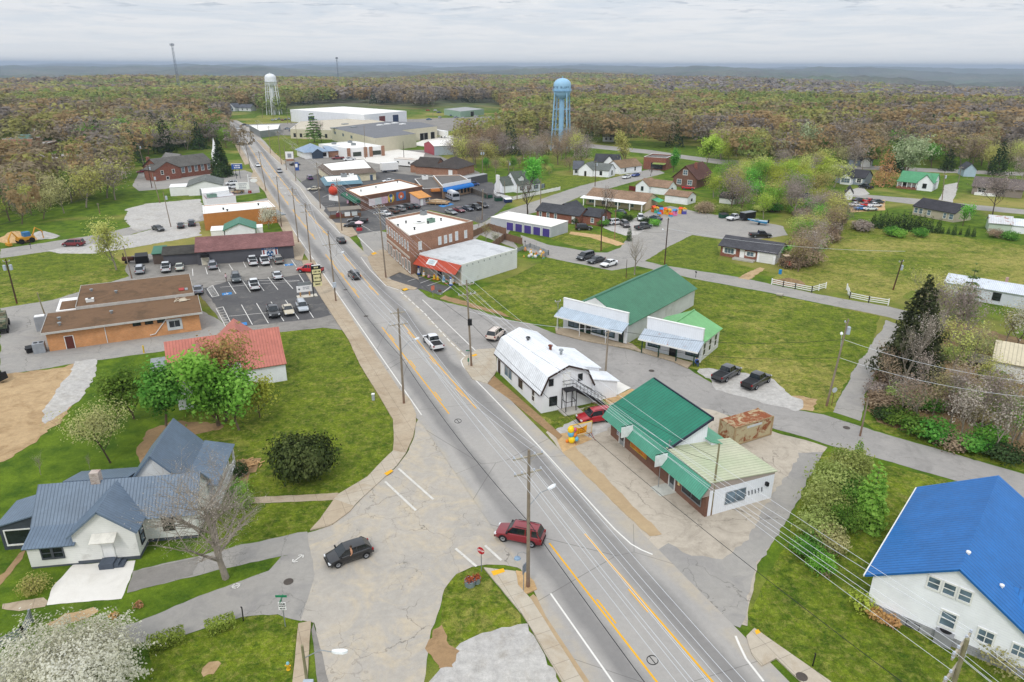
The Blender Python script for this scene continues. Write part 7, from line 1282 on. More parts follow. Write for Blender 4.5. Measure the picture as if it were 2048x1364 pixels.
plant('white_shrub','small white flowering shrub by the woodpile on the wooded bank','shrub',(1915,782),bush_mesh(1.1,1.6,'white',500,.2,80,4),2.2); plant('forsythia_bush','small yellow flowering bush at the corner of the blue roofed house','bush',(1722,1218),bush_mesh(.9,1.4,'lime',700,.16,81,4),1.7)
for x,y,l in ((1745,1232,'dry tan ornamental grass first along the blue roofed house wall'),(1765,1243,'dry tan ornamental grass second along the blue roofed house wall'),(1785,1252,'dry tan ornamental grass third along the blue roofed house wall')): plant('dry_grass_clump',l,'grass clump',(x,y),bush_mesh(.5,.7,'rust',220,.2,82,3),.9)
plant('grey_bush','sparse grey green bush behind the near power pole by the blue roofed house','bush',(1998,1330),bush_mesh(1.3,1.6,'olive',700,.16,83,5),2.2)
# privet clump and bright pine left of the blue roofed house
for i,(x,y,h,w,k) in enumerate(((1700,955,4.2,1.0,'privet'),(1668,985,4.2,1.05,'privet'),(1705,1005,3.6,1.0,'green'),(1650,1030,4.0,1.05,'privet'),(1690,1055,3.4,1.,'green'),(1632,1075,3.6,1.05,'privet'),(1660,1100,3.0,1.,'olive'),(1612,1112,2.8,1.,'green'),(1640,1140,2.4,1.0,'fresh'))):
 plant('privet_bush','pale green overgrown privet bush between the gravel drive and the blue roofed house' if k!='fresh' else 'low fresh green bush at the foot of the privet clump','bush',(x,y),bush_mesh(2.6,3.6,k,2600,.28,90+i,8),h*.84,w*.9,group='overgrown privet clump by the gravel drive')
plant('young_pine','bright green young pine against the privet clump','tree',(1733,1052),conifer_mesh(6,1.3,'fresh',2600,.3,99,.2,pw=.5,base=.02,whorl=14),ph((1733,1052),925)); plant('young_pine','tip of a small bright pine at the street end of the privet clump','tree',(1712,930),conifer_mesh(5,1.0,'fresh',1100,.3,100,.2,pw=.6),ph((1712,930),876))
plant('brush_pile','small brown brush pile on the lawn below the privet clump','brush pile',(1648,1142),bush_mesh(.8,.5,'brown',260,.2,101,3),.6)
# clipped hedges, bushes and ground shrubs at the bottom left
def hedge(lab,a,b,h,w,seed):
 A,Bp=G(*a),G(*b); t=thing('hedge',lab,'hedge',A,0); d=Bp-A; l=d.length; u=d/l; n=Vector((-u.y,u.x,0)); r=np.random.default_rng(seed); N=int(1500*l/3); C=np.stack([r.uniform(0,l,N),r.uniform(-w/2,w/2,N),r.uniform(0.02,h,N)],1); k=r.integers(0,3,N)
 C[k==0,2]=h*r.uniform(.93,1.05,(k==0).sum()); C[k==1,1]=np.sign(C[k==1,1])*w/2*r.uniform(.92,1.06,(k==1).sum()); Wd=np.outer(C[:,0],u)+np.outer(C[:,1],n); Wd[:,2]+=C[:,2]
 V,T=cloud(Wd,.16*r.uniform(.6,1.3,N),np.clip(r.normal(size=N)*.22+.5,0,1)); o=bpy.data.objects.new('foliage',meshcloud('foliage',V,T,leafmat('hedge_leaves_%d'%seed,('5a6a1c','76862a','8f9c3a'),.02))); COL.objects.link(o); o.parent=t
 q=MB(); [q.tube([tuple(u*x),tuple(u*x+Vector((0,0,h*.8)))],.04,4) for x in np.arange(.3,l,.5)]; q.build('stems',BARK,t)
hedge('long clipped hedge along the lower street beside the dogwood',(296,1302),(372,1276),1.0,1.2,1); hedge('shorter clipped hedge with rounded ends by the dark post at the lower street',(412,1268),(472,1248),.95,1.1,2)
plant('flowering_bush','cream flowering bush at the left corner of the farmhouse','bush',(68,1182),bush_mesh(1.2,1.5,'khaki',1100,.14,110,6),1.6); plant('flowering_bush','small pale bush behind the farmhouse left wing','bush',(32,1082),bush_mesh(.8,1.0,'khaki',400,.14,111,4),1.1)
plant('evergreen_bush','dark clipped evergreen in the farmhouse flower bed','bush',(483,952),bush_mesh(.8,1.8,'ever',700,.16,112,3),1.9); plant('green_bush','bright green bush beside the farmhouse porch, nearer the path','bush',(487,1010),bush_mesh(1.1,1.4,'fresh',800,.18,113,5),1.6); plant('green_bush','bright green bush beside the farmhouse porch, nearer the flower bed','bush',(478,985),bush_mesh(1.1,1.4,'fresh',800,.18,114,5),1.5)
for x,y,l in ((278,1214,'rust brown dead shrub nearest the lower street'),(228,1236,'rust brown dead shrub behind the dogwood blossom')): plant('dead_shrub',l,'shrub',(x,y),bush_mesh(.35,.5,'rust',160,.14,115,3),.6)
plant('bare_sapling','thin bare sapling on the grass behind the farmhouse','tree',(82,950),NT_,3.2,.7); plant('bare_sapling','thinner bare sapling behind the farmhouse chimney','tree',(180,938),NT_,2.2,.6)
for x,y,l,k,w in ((1309,452,'round bright green shrub at the daycare parking corner','fresh',1.0),(1292,448,'dark green shrub next to the round bright one','ever',1.),(1255,442,'clipped dark shrub right of the white SUV','ever',1.),(1241,438,'clipped shrub behind the white SUV','green',1.),(1153,448,'round dark bush by the red brick house step','ever',.8),(1206,452,'ivy green shrub around the pruned tree trunk','green',1.1)): plant('round_shrub',l,'shrub',(x,y),SHR[k],2.2,w)
plant('small_cypress','slim dark cypress by the gravel parking','tree',(1258,482),conifer_mesh(5,1.0,'ever',700,.3,120,.1,pw=.5),ph((1258,482),452))
for i,(x,y,ty) in enumerate(((1745,455,424),(1757,457,420),(1768,458,417),(1779,459,421),(1790,460,424),(1801,461,420),(1812,462,417),(1823,463,424),(1833,463,425),(1844,464,424),(1858,465,429),(1875,466,433),(1885,467,453),(1896,468,451),(1907,470,446),(1920,470,455),(1934,473,450),(1946,474,452))): plant('cypress_tree','dark green cypress in the row between the field and beige house' if i<12 else 'smaller dark cypress standing apart right of the cypress row','tree',(x,y),conifer_mesh(6,1.5,'ever',520,.42,130+i%4,.18,pw=.6) if i<4 else CYP[i%4],ph((x,y),ty),.9,group='row of dark cypresses'); CYP=globals().get('CYP',{}) ; (CYP.__setitem__(i,(COL.objects[-1].parent.children[0].data,COL.objects[-1].data,6)) if i<4 else None)
for x,y,k in ((1783,470,'green'),(1795,474,'fresh'),(1840,473,'green'),(1725,462,'mauve'),(1990,474,'brown'),(2020,480,'green'),(1720,458,'brown')): plant('field_shrub',{'green':'green shrub spilling from the cypress row into the field','fresh':'bright shrub spilling from the cypress row into the field','mauve':'grey bramble at the left end of the cypress row','brown':'brown bramble at the field edge near the cypress row'}[k],'shrub',(x,y),SHR[k],3.2 if k=='mauve' else 2.4,1.2,group='shrubs at the field edge')
# ---- woods: nearer trees as individuals, the rest as one mass
WK={'brown':[],'mauve':[],'rust':[],'khaki':[],'olive':[],'lime':[],'fresh':[],'green':[],'ever':[]}
for i,k in enumerate(WK):
 for j in range(2): WK[k].append(conifer_mesh(14,3.6,'ever',900,.8,200+i*3+j,.35,pw=.8) if k=='ever' else tree_mesh('t',14,5.2,k,{'brown':1500,'mauve':1300,'rust':1500,'khaki':1700,'olive':1600}.get(k,2100),.4 if k in('brown','mauve') else .52,1.0,200+i*3+j,levels=3,up=.32,nb=(9,5,3),fork=.25,bark=BARKG if j else BARK))
WLAB={'brown':'brown budding tree','mauve':'grey leafless tree','rust':'orange brown budding tree','khaki':'yellow olive leafing tree','olive':'dull olive budding tree','lime':'bright yellow green tree','fresh':'fresh light green tree','green':'leafy mid green tree','ever':'dark evergreen tree'}
def inpoly(x,y,P_):
 c=False; j=len(P_)-1
 for i in range(len(P_)):
  (xi,yi),(xj,yj)=P_[i],P_[j]
  if (yi>y)!=(yj>y) and x<(xj-xi)*(y-yi)/(yj-yi)+xi: c=not c
  j=i
 return c
PLACED=[]
def grove(where,poly,n,mix,hr,gap,seed):
 r=random.Random(seed); W=[G(*p) for p in poly]; x0,x1=min(p.x for p in W),max(p.x for p in W); y0,y1=min(p.y for p in W),max(p.y for p in W); P2=[(p.x,p.y) for p in W]; ks=[k for k,v in mix for _ in range(v)]; c=0; tr=0; pts=[]
 while c<n and tr<n*400:
  tr+=1; x,y=r.uniform(x0,x1),r.uniform(y0,y1)
  if not inpoly(x,y,P2) or any((x-a)**2+(y-b)**2<gap*gap for a,b in pts): continue
  pts.append((x,y)); PLACED.append((x,y)); k=r.choice(ks); c+=1; h=r.uniform(*hr)*(.85 if k in('lime','fresh') else 1)
  plant('woodland_tree',WLAB[k]+' '+where,'tree',None,WK[k][r.randint(0,1)],h,r.uniform(.95,1.35),r.uniform(0,6.28),'woodland trees '+where,pos=(x,y))
W1=(('brown',3),('mauve',2),('khaki',3),('olive',3),('lime',1),('green',1))
LEFTW=[(-60,480),(0,470),(100,455),(205,436),(236,412),(255,395),(262,372),(262,345),(285,325),(330,312),(405,302),(437,296),(450,262),(400,255),(250,280),(100,305),(-60,330)]
grove('in the woods on the left',[(-90,478),(0,468),(100,452),(205,434),(236,410),(255,392),(258,365),(200,360),(100,362),(-90,372)],46,W1,(9,15),5.0,1)
grove('in the woods behind the brick church',[(285,322),(330,308),(405,299),(440,292),(452,268),(400,262),(290,285),(180,300),(180,322)],56,(('brown',2),('khaki',3),('olive',3),('green',2),('ever',2),('fresh',1)),(14,19),6,2)
grove('along the road edge beside the spruce',[(440,300),(455,300),(450,262),(444,255),(430,262)],9,(('fresh',3),('green',1),('khaki',1)),(10,15),6,3)
grove('in the leafless grove below the blue water tower',[(905,328),(960,343),(1000,326),(1085,332),(1160,340),(1175,315),(1130,297),(1000,298),(930,292),(900,305)],50,(('mauve',5),('brown',4),('khaki',1)),(11,16),5.5,4)
grove('around the cape cod house',[(965,352),(1000,345),(1100,352),(1160,352),(1165,342),(1100,338),(1000,332),(970,340)],14,(('green',2),('fresh',2),('khaki',2),('brown',1)),(4,8),4,5)
grove('in the grove behind the brick ranch house',[(1395,395),(1436,400),(1480,436),(1530,440),(1600,437),(1640,420),(1672,372),(1640,352),(1500,352),(1440,372)],44,(('lime',4),('fresh',3),('khaki',3),('mauve',2),('olive',2)),(9,13.5),4.6,6)
grove('in the thicket between ranch house and field',[(1575,535),(1600,548),(1640,520),(1665,470),(1700,440),(1660,425),(1625,445),(1590,470),(1580,505)],22,(('mauve',3),('brown',3),('khaki',2),('fresh',2)),(7,10.5),3.0,7)
grove('between the houses on the right',[(1640,345),(1700,345),(1760,345),(1880,360),(2060,370),(2060,330),(1900,320),(1700,310),(1500,305),(1420,305),(1440,330)],44,(('khaki',3),('olive',3),('green',2),('mauve',2),('lime',1),('brown',2),('ever',1)),(10,16),7,8)
rt=random.Random(9)
for i in range(46):
 if i<30: a=rt.random(); x,y=1578+100*a+rt.uniform(-14,14),540-95*a+rt.uniform(-12,12)
 else: x,y=rt.uniform(1400,1660),rt.uniform(400,440)
 k=rt.choice(('brown','mauve','brown','khaki','fresh') if i<30 else ('fresh','privet','green','khaki','brown'))
 plant('thicket_shrub',{'brown':'brown tangled bramble in the thicket right of the ranch house','mauve':'grey tangled bramble in the thicket right of the ranch house','khaki':'yellow olive shrub in the thicket around the ranch house','fresh':'bright green shrub in the thicket around the ranch house','privet':'pale green shrub in the grove behind the ranch house','green':'green shrub in the grove behind the ranch house'}[k],'shrub',(x,y),SHR[k],rt.uniform(2.2,4.2),1.25,group='thicket shrubs by the ranch house')
for x,y in ((1860,352),(1840,372),(1895,352)): pass
# mass of far woods
EXC=[[(455,262),(442,226),(450,222),(520,224),(560,236),(578,214),(690,204),(818,214),(850,220),(880,205),(990,207),(1012,232),(1020,262),(930,292),(905,335),(700,345),(540,330),(470,300)],[(1000,300),(1000,286),(1120,283),(1310,296),(1420,312),(1420,328),(1300,314),(1130,302)],
 [(1170,360),(1170,300),(1300,305),(1345,322),(1440,345),(1440,400),(1280,420)],[(-60,350),(-60,296),(80,286),(175,312),(175,350)],[(1900,420),(1640,400),(1640,345),(2060,360),(2060,430)],[(430,226),(432,218),(520,218),(520,232)],[(1110,300),(1110,290),(1140,290),(1140,300)],[(300,380),(262,372),(262,345),(300,320),(440,295),(455,330),(450,400)]]
def far_woods():
 protoV=[];
 def pr(n,size,seed,con=False):
  r=np.random.default_rng(seed)
  if con: z=1-np.sqrt(r.uniform(0,1,n)); a=r.uniform(0,6.28,n); C=np.stack([.3*(1-z)*np.cos(a),.3*(1-z)*np.sin(a),z],1)
  else:
   d=r.normal(size=(n,3)); d/=np.linalg.norm(d,axis=1)[:,None]; u=np.cbrt(r.uniform(.25,1,n)); C=d*u[:,None]*np.array([.36,.36,.36])+np.array([0,0,.62]); C+=.05*np.sin(C*17+seed)
  N_=(C-np.array([0,0,.45]))*2.2+r.normal(size=(n,3))*.5+np.array([0,0,.3]); a=np.cross(N_,r.normal(size=(n,3))); a/=np.linalg.norm(a,axis=1)[:,None]; b=np.cross(N_,a); b/=np.linalg.norm(b,axis=1)[:,None]; s=size*r.uniform(.6,1.3,n)[:,None]
  return np.stack([C-a*s*.5,C-b*s*.4,C+a*s*.5,C+b*s*.4],1), np.clip(.5+r.normal(size=n)*.12+.2*np.sin(C[:,0]*9+C[:,1]*7),0,1)
 LOD=[([pr(n,s,i) for i in range(7)],[pr(int(n*.8),s*.85,9,True)]) for n,s in ((420,.072),(150,.125),(26,.3))]
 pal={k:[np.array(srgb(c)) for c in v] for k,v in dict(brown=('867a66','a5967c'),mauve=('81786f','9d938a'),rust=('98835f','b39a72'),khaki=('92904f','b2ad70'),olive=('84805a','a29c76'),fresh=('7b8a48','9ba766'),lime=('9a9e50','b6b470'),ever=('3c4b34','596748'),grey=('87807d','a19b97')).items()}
 keys=list(pal); V=[];Cc=[]; r=np.random.default_rng(77); P2=np.array(PLACED)
 def ring(d0,d1,sp,near):
  n=int((d1*d1-d0*d0)/2*1.36/(sp*sp)); d=np.sqrt(r.uniform(d0*d0,d1*d1,n)); a=r.uniform(-.68,.68,n); x,y=d*np.sin(a),d*np.cos(a); z=thei(x,y); z[d<760]=0
  for i in range(n):
   px,py=P((x[i],y[i],z[i]))
   if near:
    if any(inpoly(px,py,e) for e in EXC): continue
    if d[i]<330 and not (inpoly(px,py,LEFTW) or (px>1400 and py<342)): continue
    if py>312 and not (inpoly(px,py,LEFTW) or (px>1430 and py<338)): continue
    if len(P2) and ((P2[:,0]-x[i])**2+(P2[:,1]-y[i])**2).min()<22: continue
   g=hsh(x[i],y[i],105)*.36+hsh(x[i]+300,y[i],38)*.3+r.normal()*.2; side=px/2048
   if g>.8: k='fresh' if r.random()<.7 else 'lime'
   elif g>.3: k=('khaki','olive','fresh','khaki')[r.integers(4)]
   elif g>-.35: k=('brown','olive','khaki','rust')[r.integers(4)]
   else: k=('brown','mauve','mauve','rust')[r.integers(4)]
   if r.random()<.045: k='ever'
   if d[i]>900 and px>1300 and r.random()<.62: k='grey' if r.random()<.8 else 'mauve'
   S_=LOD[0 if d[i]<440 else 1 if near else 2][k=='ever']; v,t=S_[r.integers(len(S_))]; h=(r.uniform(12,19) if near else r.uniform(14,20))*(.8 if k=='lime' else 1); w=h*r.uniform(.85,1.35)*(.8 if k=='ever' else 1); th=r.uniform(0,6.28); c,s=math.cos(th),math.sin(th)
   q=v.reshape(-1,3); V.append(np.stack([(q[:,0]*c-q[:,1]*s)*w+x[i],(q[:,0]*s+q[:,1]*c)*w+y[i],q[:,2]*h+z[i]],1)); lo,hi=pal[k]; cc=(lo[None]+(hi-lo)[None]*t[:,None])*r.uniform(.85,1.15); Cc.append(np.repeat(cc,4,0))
 ring(180,900,9.0,True); ring(900,1700,12,False); ring(1700,2700,15,False)
 V=np.concatenate(V); Cc=np.concatenate(Cc); n=len(V)//4
 me=bpy.data.meshes.new('far_woods'); me.vertices.add(n*4); me.vertices.foreach_set('co',V.astype(np.float32).ravel()); me.loops.add(n*4); me.loops.foreach_set('vertex_index',np.arange(n*4,dtype=np.int32)); me.polygons.add(n); me.polygons.foreach_set('loop_start',np.arange(0,n*4,4,dtype=np.int32)); me.update(calc_edges=True)
 at=me.attributes.new('leaf','FLOAT_COLOR','POINT'); at.data.foreach_set('color',np.c_[Cc,np.ones(len(Cc))].astype(np.float32).ravel())
 m=bpy.data.materials.new('far_woods_leaves'); m.use_nodes=True; t=m.node_tree; N=t.nodes; N.clear(); o=N.new('ShaderNodeOutputMaterial'); d=N.new('ShaderNodeBsdfDiffuse'); tr=N.new('ShaderNodeBsdfTranslucent'); mx=N.new('ShaderNodeMixShader'); mx.inputs[0].default_value=.42; a=N.new('ShaderNodeAttribute'); a.attribute_name='leaf'
 for s in (d,tr): t.links.new(a.outputs['Color'],s.inputs[0])
 t.links.new(d.outputs[0],mx.inputs[1]); t.links.new(tr.outputs[0],mx.inputs[2]); t.links.new(mx.outputs[0],o.inputs[0]); me.materials.append(m)
 ob=bpy.data.objects.new('far_woods',me); COL.objects.link(ob); ob['kind']='stuff'; ob['label']='budding and leafing woods reaching to the far ridges'; print('far woods faces',n)
far_woods()
# ---- water towers and masts
def water_tower(lab,px,ty,col,r,name,seed):
 B=G(*px); H=HZ(B,ty); t=thing('water_tower',lab,'water tower',B); m=plain(col[0],col[1],.45,.1,.4); zb=H-1.4*r; zt=H-.72*r
 q=MB(); prof=[(max(.4,r*math.cos(a)),zb-.92*r*math.sin(a)) for a in (1.5,1.2,.9,.6,.3)]+[(r,zb),(r,zt)]; prof+= [(r*math.cos(a),zt+(H-zt)*math.sin(a)) for a in (.3,.6,.9,1.2,1.45)]+[(.1,H)]; q.lathe(prof,28); q.build('tank',m,t,True)
 q=MB(); zc=zb; q.lathe([(r,zc),(r*1.14,zc),(r*1.14,zc+.1),(r,zc+.1)],28);
 for z in (zc+.55,zc+1.0): q.tube([(r*1.13*math.cos(a),r*1.13*math.sin(a),z) for a in [2*math.pi*i/28 for i in range(29)]],.06,4)
 q.build('walkway',m,t)
 q=MB(); q.tube([(0,0,0),(0,0,zb-r*.88)],[1.3,1.3],14); q.build('riser_pipe',m,t)
 n=4 if seed else 6
 for i in range(n):
  a=2*math.pi*i/n+.5; q=MB(); q.tube([(r*1.35*math.cos(a),r*1.35*math.sin(a),0),(r*.98*math.cos(a),r*.98*math.sin(a),zc)],.33,8); q.build('leg',m,t)
 q=MB()
 for f in (.36,.7):
  rr_=r*(1.35-.37*f); z=zc*f; P_=[(rr_*math.cos(2*math.pi*i/n+.5),rr_*math.sin(2*math.pi*i/n+.5),z) for i in range(n+1)]
  for a,b in zip(P_,P_[1:]): q.tube([a,b],.14,5);
 for i in range(n):
  a,b=2*math.pi*i/n+.5,2*math.pi*(i+1)/n+.5
  for f0,f1 in ((0,.36),(.36,.7),(.7,1)):
   for s,e in ((a,b),(b,a)): q.tube([(r*(1.35-.37*f0)*math.cos(s),r*(1.35-.37*f0)*math.sin(s),zc*f0),(r*(1.35-.37*f1)*math.cos(e),r*(1.35-.37*f1)*math.sin(e),zc*f1)],.05,4)
 q.build('bracing',m,t); q=MB(); q.tube([(0,0,H-.1),(0,0,H+.9)],.18,6); q.build('finial',m,t); return t,r,zt,zb,H
t,r_,zt_,zb_,H_=water_tower('white water tower with ribbed round tank beyond the factories','x' and (549,229),147,('tower_white','d9dcdf'),4.9,'w',0)
t,r_,zt_,zb_,H_=water_tower('pale blue water tower with the town name on its tank',(1121,300),156,('tower_blue','8fb8d4'),4.5,'b',1)
tb=plain('tower_lettering','2f4a66')
for i,ch in enumerate('WHITE BLUFF'):
 if ch==' ': continue
 a=R(-90)+(i-6.2)*.215-.14; text_mesh(ch,1.35,tb,'lettering',t,((r_+.03)*math.cos(a),(r_+.03)*math.sin(a),zb_+r_*.4),(R(90),0,a+R(90)),.01,.015)
def mast(lab,px,ty,w0,w1,zt=None,tx=None):
 B=G(*px); H=HZ(B,ty); t=thing('radio_mast',lab,'radio mast',B); q=MB(); n=14; m=plain('mast_grey','6f7884',.6)
 for k in range(3):
  a=2*math.pi*k/3; q.tube([(w0*math.cos(a),w0*math.sin(a),0),(w1*math.cos(a),w1*math.sin(a),H)],[w0*.12,w0*.09],5)
 for i in range(n):
  f0,f1=i/n,(i+1)/n
  for k in range(3):
   a,b=2*math.pi*k/3,2*math.pi*(k+1)/3; r0,r1=w0+(w1-w0)*f0,w0+(w1-w0)*f1; q.tube([(r0*math.cos(a),r0*math.sin(a),H*f0),(r1*math.cos(b),r1*math.sin(b),H*f1)],w0*.06,4)
 q.build('lattice',m,t); q=MB()
 for a in range(6): x,y=w1*2.2*math.cos(a*1.05),w1*2.2*math.sin(a*1.05); q.box(x-.3,x+.3,y-.3,y+.3,H*.95,H*.99)
 q.build('antenna',m,t)
mast('tall grey lattice radio mast above the woods on the left skyline',(361,196),86,1.9,1.1); mast('thin lattice mast on the skyline right of the white water tower',(679,186),114,1.5,.7)
# ------------------------------------------------------------------ signs, bins, people and small things
def post(px,h,r=.04,m=None): q=MB(); q.tube([(0,0,0),(0,0,h)],r,6); return q
def faceang(px): p=G(*px); return math.atan2(-p.x,p.y)
t=thing('stop_sign','red octagonal stop sign on the grass corner by the cracked side street','road sign',G(963,1143),R(150-180)); q=post(0,2.15); q.build('post',GREYM,t); STR=plain('stop_red','b01f28',.4,.05)
q=MB(); o8=[(.38*math.cos(R(22.5+45*i)),.38*math.sin(R(22.5+45*i))+2.3) for i in range(8)]; q.ext(o8,'y',-.065,-.045); q.build('plate',STR,t); text_mesh('STOP',.27,plain('sign_white2','e6e6e6'),'lettering',t,(0,-.07,2.3),ext=.003,bold=.006)
t=thing('one_way_sign','one way sign with a green street name blade at the lower street corner','road sign',G(571,1253),R(0)); q=post(0,2.9); q.build('post',GREYM,t); q=MB(); q.box(-.3,.3,-.07,-.05,1.75,2.5); q.build('plate',plain('sign_white2','e6e6e6'),t); bb=plain('sign_black','17181a')
text_mesh('ONE',.24,bb,'lettering',t,(0,-.075,2.32),ext=.003,bold=.008); text_mesh('WAY',.24,bb,'lettering',t,(0,-.075,2.1),ext=.003,bold=.008); q=MB(); q.add([(-.24,-.076,1.87),(-.1,-.076,1.78),(-.1,-.076,1.83),(.22,-.076,1.83),(.22,-.076,1.91),(-.1,-.076,1.91),(-.1,-.076,1.96)],[(0,1,2,3,4,5,6)]); q.build('arrow',bb,t)
GRN=plain('street_sign_green','1f7a55',.4); q=MB(); q.box(-.45,.45,-.015,.015,2.95,3.15); q.build('name_blade',GRN,t); q=MB(); q.box(-.015,.015,-.42,.42,2.7,2.9); q.build('name_blade',GRN,t)
t=thing('street_name_sign','small green street name post beside the barn corner pole','road sign',G(937,732),0); q=post(0,2.6); q.build('post',GREYM,t); q=MB(); q.box(-.35,.35,-.015,.015,2.4,2.58); q.build('name_blade',GRN,t); q=MB(); q.box(-.12,.12,-.03,-.01,.7,1.3); q.build('marker_plate',GRN,t)
t=thing('back_of_sign','grey backs of a tall sign post at the gravel corner bed','road sign',G(1047,1183),R(60)); q=post(0,2.9,.045); q.build('post',GREYM,t); q=MB(); q.box(-.3,.3,-.06,-.04,2.0,2.9); q.build('plate',plain('sign_back_grey','7d8590',.5,metal=.3),t)
t=thing('stop_sign','round looking pale back of a stop sign at the narrow lane mouth','road sign',G(1663,811),R(10)); q=post(0,2.2); q.build('post',plain('rusty_post','6b4a38'),t); q=MB(); q.ext([(.38*math.cos(R(22.5+45*i)),.38*math.sin(R(22.5+45*i))+2.3) for i in range(8)],'y',-.06,-.04); q.build('plate',plain('sign_back_pale','b3bac0',.5),t)
t=thing('faded_orange_sign','faded orange sign facing the street at the corner by the white store','road sign',G(866,595),R(40)); q=post(0,2.3); q.build('post',GREYM,t); q=MB(); q.box(-.38,.38,-.06,-.04,1.5,2.4); q.build('plate',plain('faded_orange','c9715a'),t)
# tall pole sign and monument sign by the lot
t=thing('pole_sign','tall narrow pole sign with black and cream panels at the lot kerb','shop sign',G(628,594),R(24)); q=MB(); q.box(-.07,.07,-.07,.07,0,6.3); q.build('post',BLK,t); CR=plain('sign_cream','d6cf9c',.5)
for z0,z1,m in ((5.5,6.2,BLK),(4.6,5.45,CR),(3.0,4.55,plain('sign_olive_black','2c2d22')),(2.1,2.95,CR)):
 q=MB(); q.box(.1,1.75,-.12,.12,z0,z1); f=q.build('panel',m,t)
 if z0==3.0: q=MB(); q.box(.25,1.6,-.14,-.121,3.15,4.4); q.build('inset',CR,f)
 marks(f,lambda u,v,zc=(z0+z1)/2:(.92+u,-.15,zc+v),1,1.3,.5,((CR if m is BLK else bb),),int(z0*10))
q=MB(); q.box(.1,1.75,-.13,.13,6.2,6.3); q.build('top_cap',W_,t)
t=thing('monument_sign','white double sign board on wooden posts in a stone bed at the lot corner','shop sign',G(611,593),R(24)); q=MB(); q.box(-1.5,1.35,-.1,.1,1.0,2.2); f=q.build('board',W_,t); marks(f,lambda u,v:(.25+u,-.115,1.75+v),2,1.9,.6,(plain('sign_grey','8d9199'),),31); q=MB(); q.ext([(-1.05+.18*math.cos(a),1.6+.18*math.sin(a)) for a in [2*math.pi*i/12 for i in range(12)]],'y',-.12,-.101); q.build('emblem',plain('sign_darkgrey','50555c'),f)
for x in (-.9,.8): q=MB(); q.box(x-.12,x+.12,-.2,.2,0,1.0); q.build('post',plain('light_wood','a57e52'),t)
q=MB(); q.box(-1.6,2.2,-.9,.7,0,.16); q.build('bed_edge',plain('pale_stone','c6c0b2'),t); q=MB(); q.box(-1.2,1.1,-.05,.05,2.25,2.9); q.build('frame_above',GREYM,t)
# blue church sign, oval sign, white board
t=thing('blue_board_sign','blue board sign on two posts on the grass by the church spruce','sign',G(477,357),R(10)); BLU2=plain('sign_royal','2c4f94')
for x in (-.7,.7): q=MB(); q.tube([(x,0,0),(x,0,4)],.09,6); q.build('post',plain('navy_post','2c3350'),t)
q=MB(); q.box(-2,2,-.15,.15,3.6,5.6); f=q.build('board',BLU2,t); marks(f,lambda u,v:(u,-.17,4.6+v),2,3.2,1.6,(W_,),41); q=MB(); q.box(-2.1,2.1,-.2,.2,5.6,5.72); q.build('cap',W_,t)
t=thing('white_board_sign','white letter board sign behind the parked white SUVs','sign',G(487,388),R(8)); q=MB(); q.box(-2.2,2.2,-.1,.1,1.6,4.0); f=q.build('board',W_,t); marks(f,lambda u,v:(u,-.12,2.8+v),3,3.6,2.,(plain('sign_grey','8d9199'),),42)
for x in (-2,2): q=MB(); q.tube([(x,0,0),(x,0,1.7)],.08,6); q.build('post',plain('reddish_pole','a0705c'),t)
t=thing('oval_hanging_sign','tall white post with a hanging oval white sign at the tiered shop','sign',G(500,386),R(8)); q=MB(); q.tube([(0,0,0),(0,0,6.4)],.14,8); q.tube([(0,0,5.3),(3,0,5.3)],.08,6); q.build('post',W_,t); q=MB(); q.ext([(1.8+1.2*math.cos(a),4.3+.65*math.sin(a)) for a in [2*math.pi*i/20 for i in range(20)]],'y',-.08,.08); q.build('oval_board',W_,t); q=MB(); q.box(-.5,.5,-.5,.5,0,.8); q.build('base',plain('sign_red','a8343a'),t)
t=thing('roadside_sign_stand','white roadside sign cabinet with a framed picture near the blue roofed restaurant','sign',G(580,322),R(10)); q=MB(); q.box(-2,2,-.4,.4,1.,4.2); f=q.build('cabinet',W_,t); q=MB(); q.box(-.8,.9,-.43,-.41,1.6,3.4); q.build('picture',plain('sign_grey','8d9199'),f); q=MB(); q.box(-1.6,1.6,-.6,.6,0,1.0); q.build('base',BR,t)
t=thing('blue_sign_box','small blue and white upright sign box in the parking lot by the road','sign',G(594,341),R(10)); q=MB(); q.box(-.9,.9,-.25,.25,0,3.4); f=q.build('cabinet',BLU2,t); q=MB(); q.box(-.5,.5,-.27,-.26,1.4,2.8); q.build('panel',W_,f)
t=thing('red_balloon_sign','round red ball above a white sign board by the restaurant','sign',G(669,410),R(-30)); q=MB(); q.ball((0,0,4.6),1.5,10); q.build('ball',plain('tomato_red','c4432c',.4),t); q=MB(); q.box(-2,2,-.15,.15,1.4,3.0); q.build('board',W_,t); q=MB(); q.tube([(0,0,0),(0,0,3)],.12,6); q.build('post',GREYM,t); q=MB(); q.ball((0,0,6.2),.6,6); q.build('top',plain('tomato_dark','8e2c22'),t)
t=thing('feather_flag','pale pink feather flag before the green awning','flag',G(694,412),R(-20)); q=MB(); q.tube([(0,0,0),(.1,0,4)],.03,5); q.build('pole',GREYM,t); q=MB(); q.ext([(.05,.8),(.7,1.0),(.9,2.5),(.5,3.9),(.1,4.0)],'y',-.01,.01); q.build('cloth',plain('pale_pink','d0a8bc'),t)
t=thing('dining_shed','covered outdoor seating shed with posters beside the restaurant front','shed',G(690,434),R(24)); q=MB(); q.box(-4.5,4.5,-1.4,1.4,0,.3); q.box(-4.5,4.5,-1.4,-1.3,.3,1.2); q.build('deck',plain('brown_wood','6a4c36'),t); q=MB(); q.slab((-4.8,-1.8,2.4),(4.8,-1.8,2.4),(4.8,1.8,2.8),(-4.8,1.8,2.8),.1); q.build('roof',plain('dull_canopy','7d7468'),t)
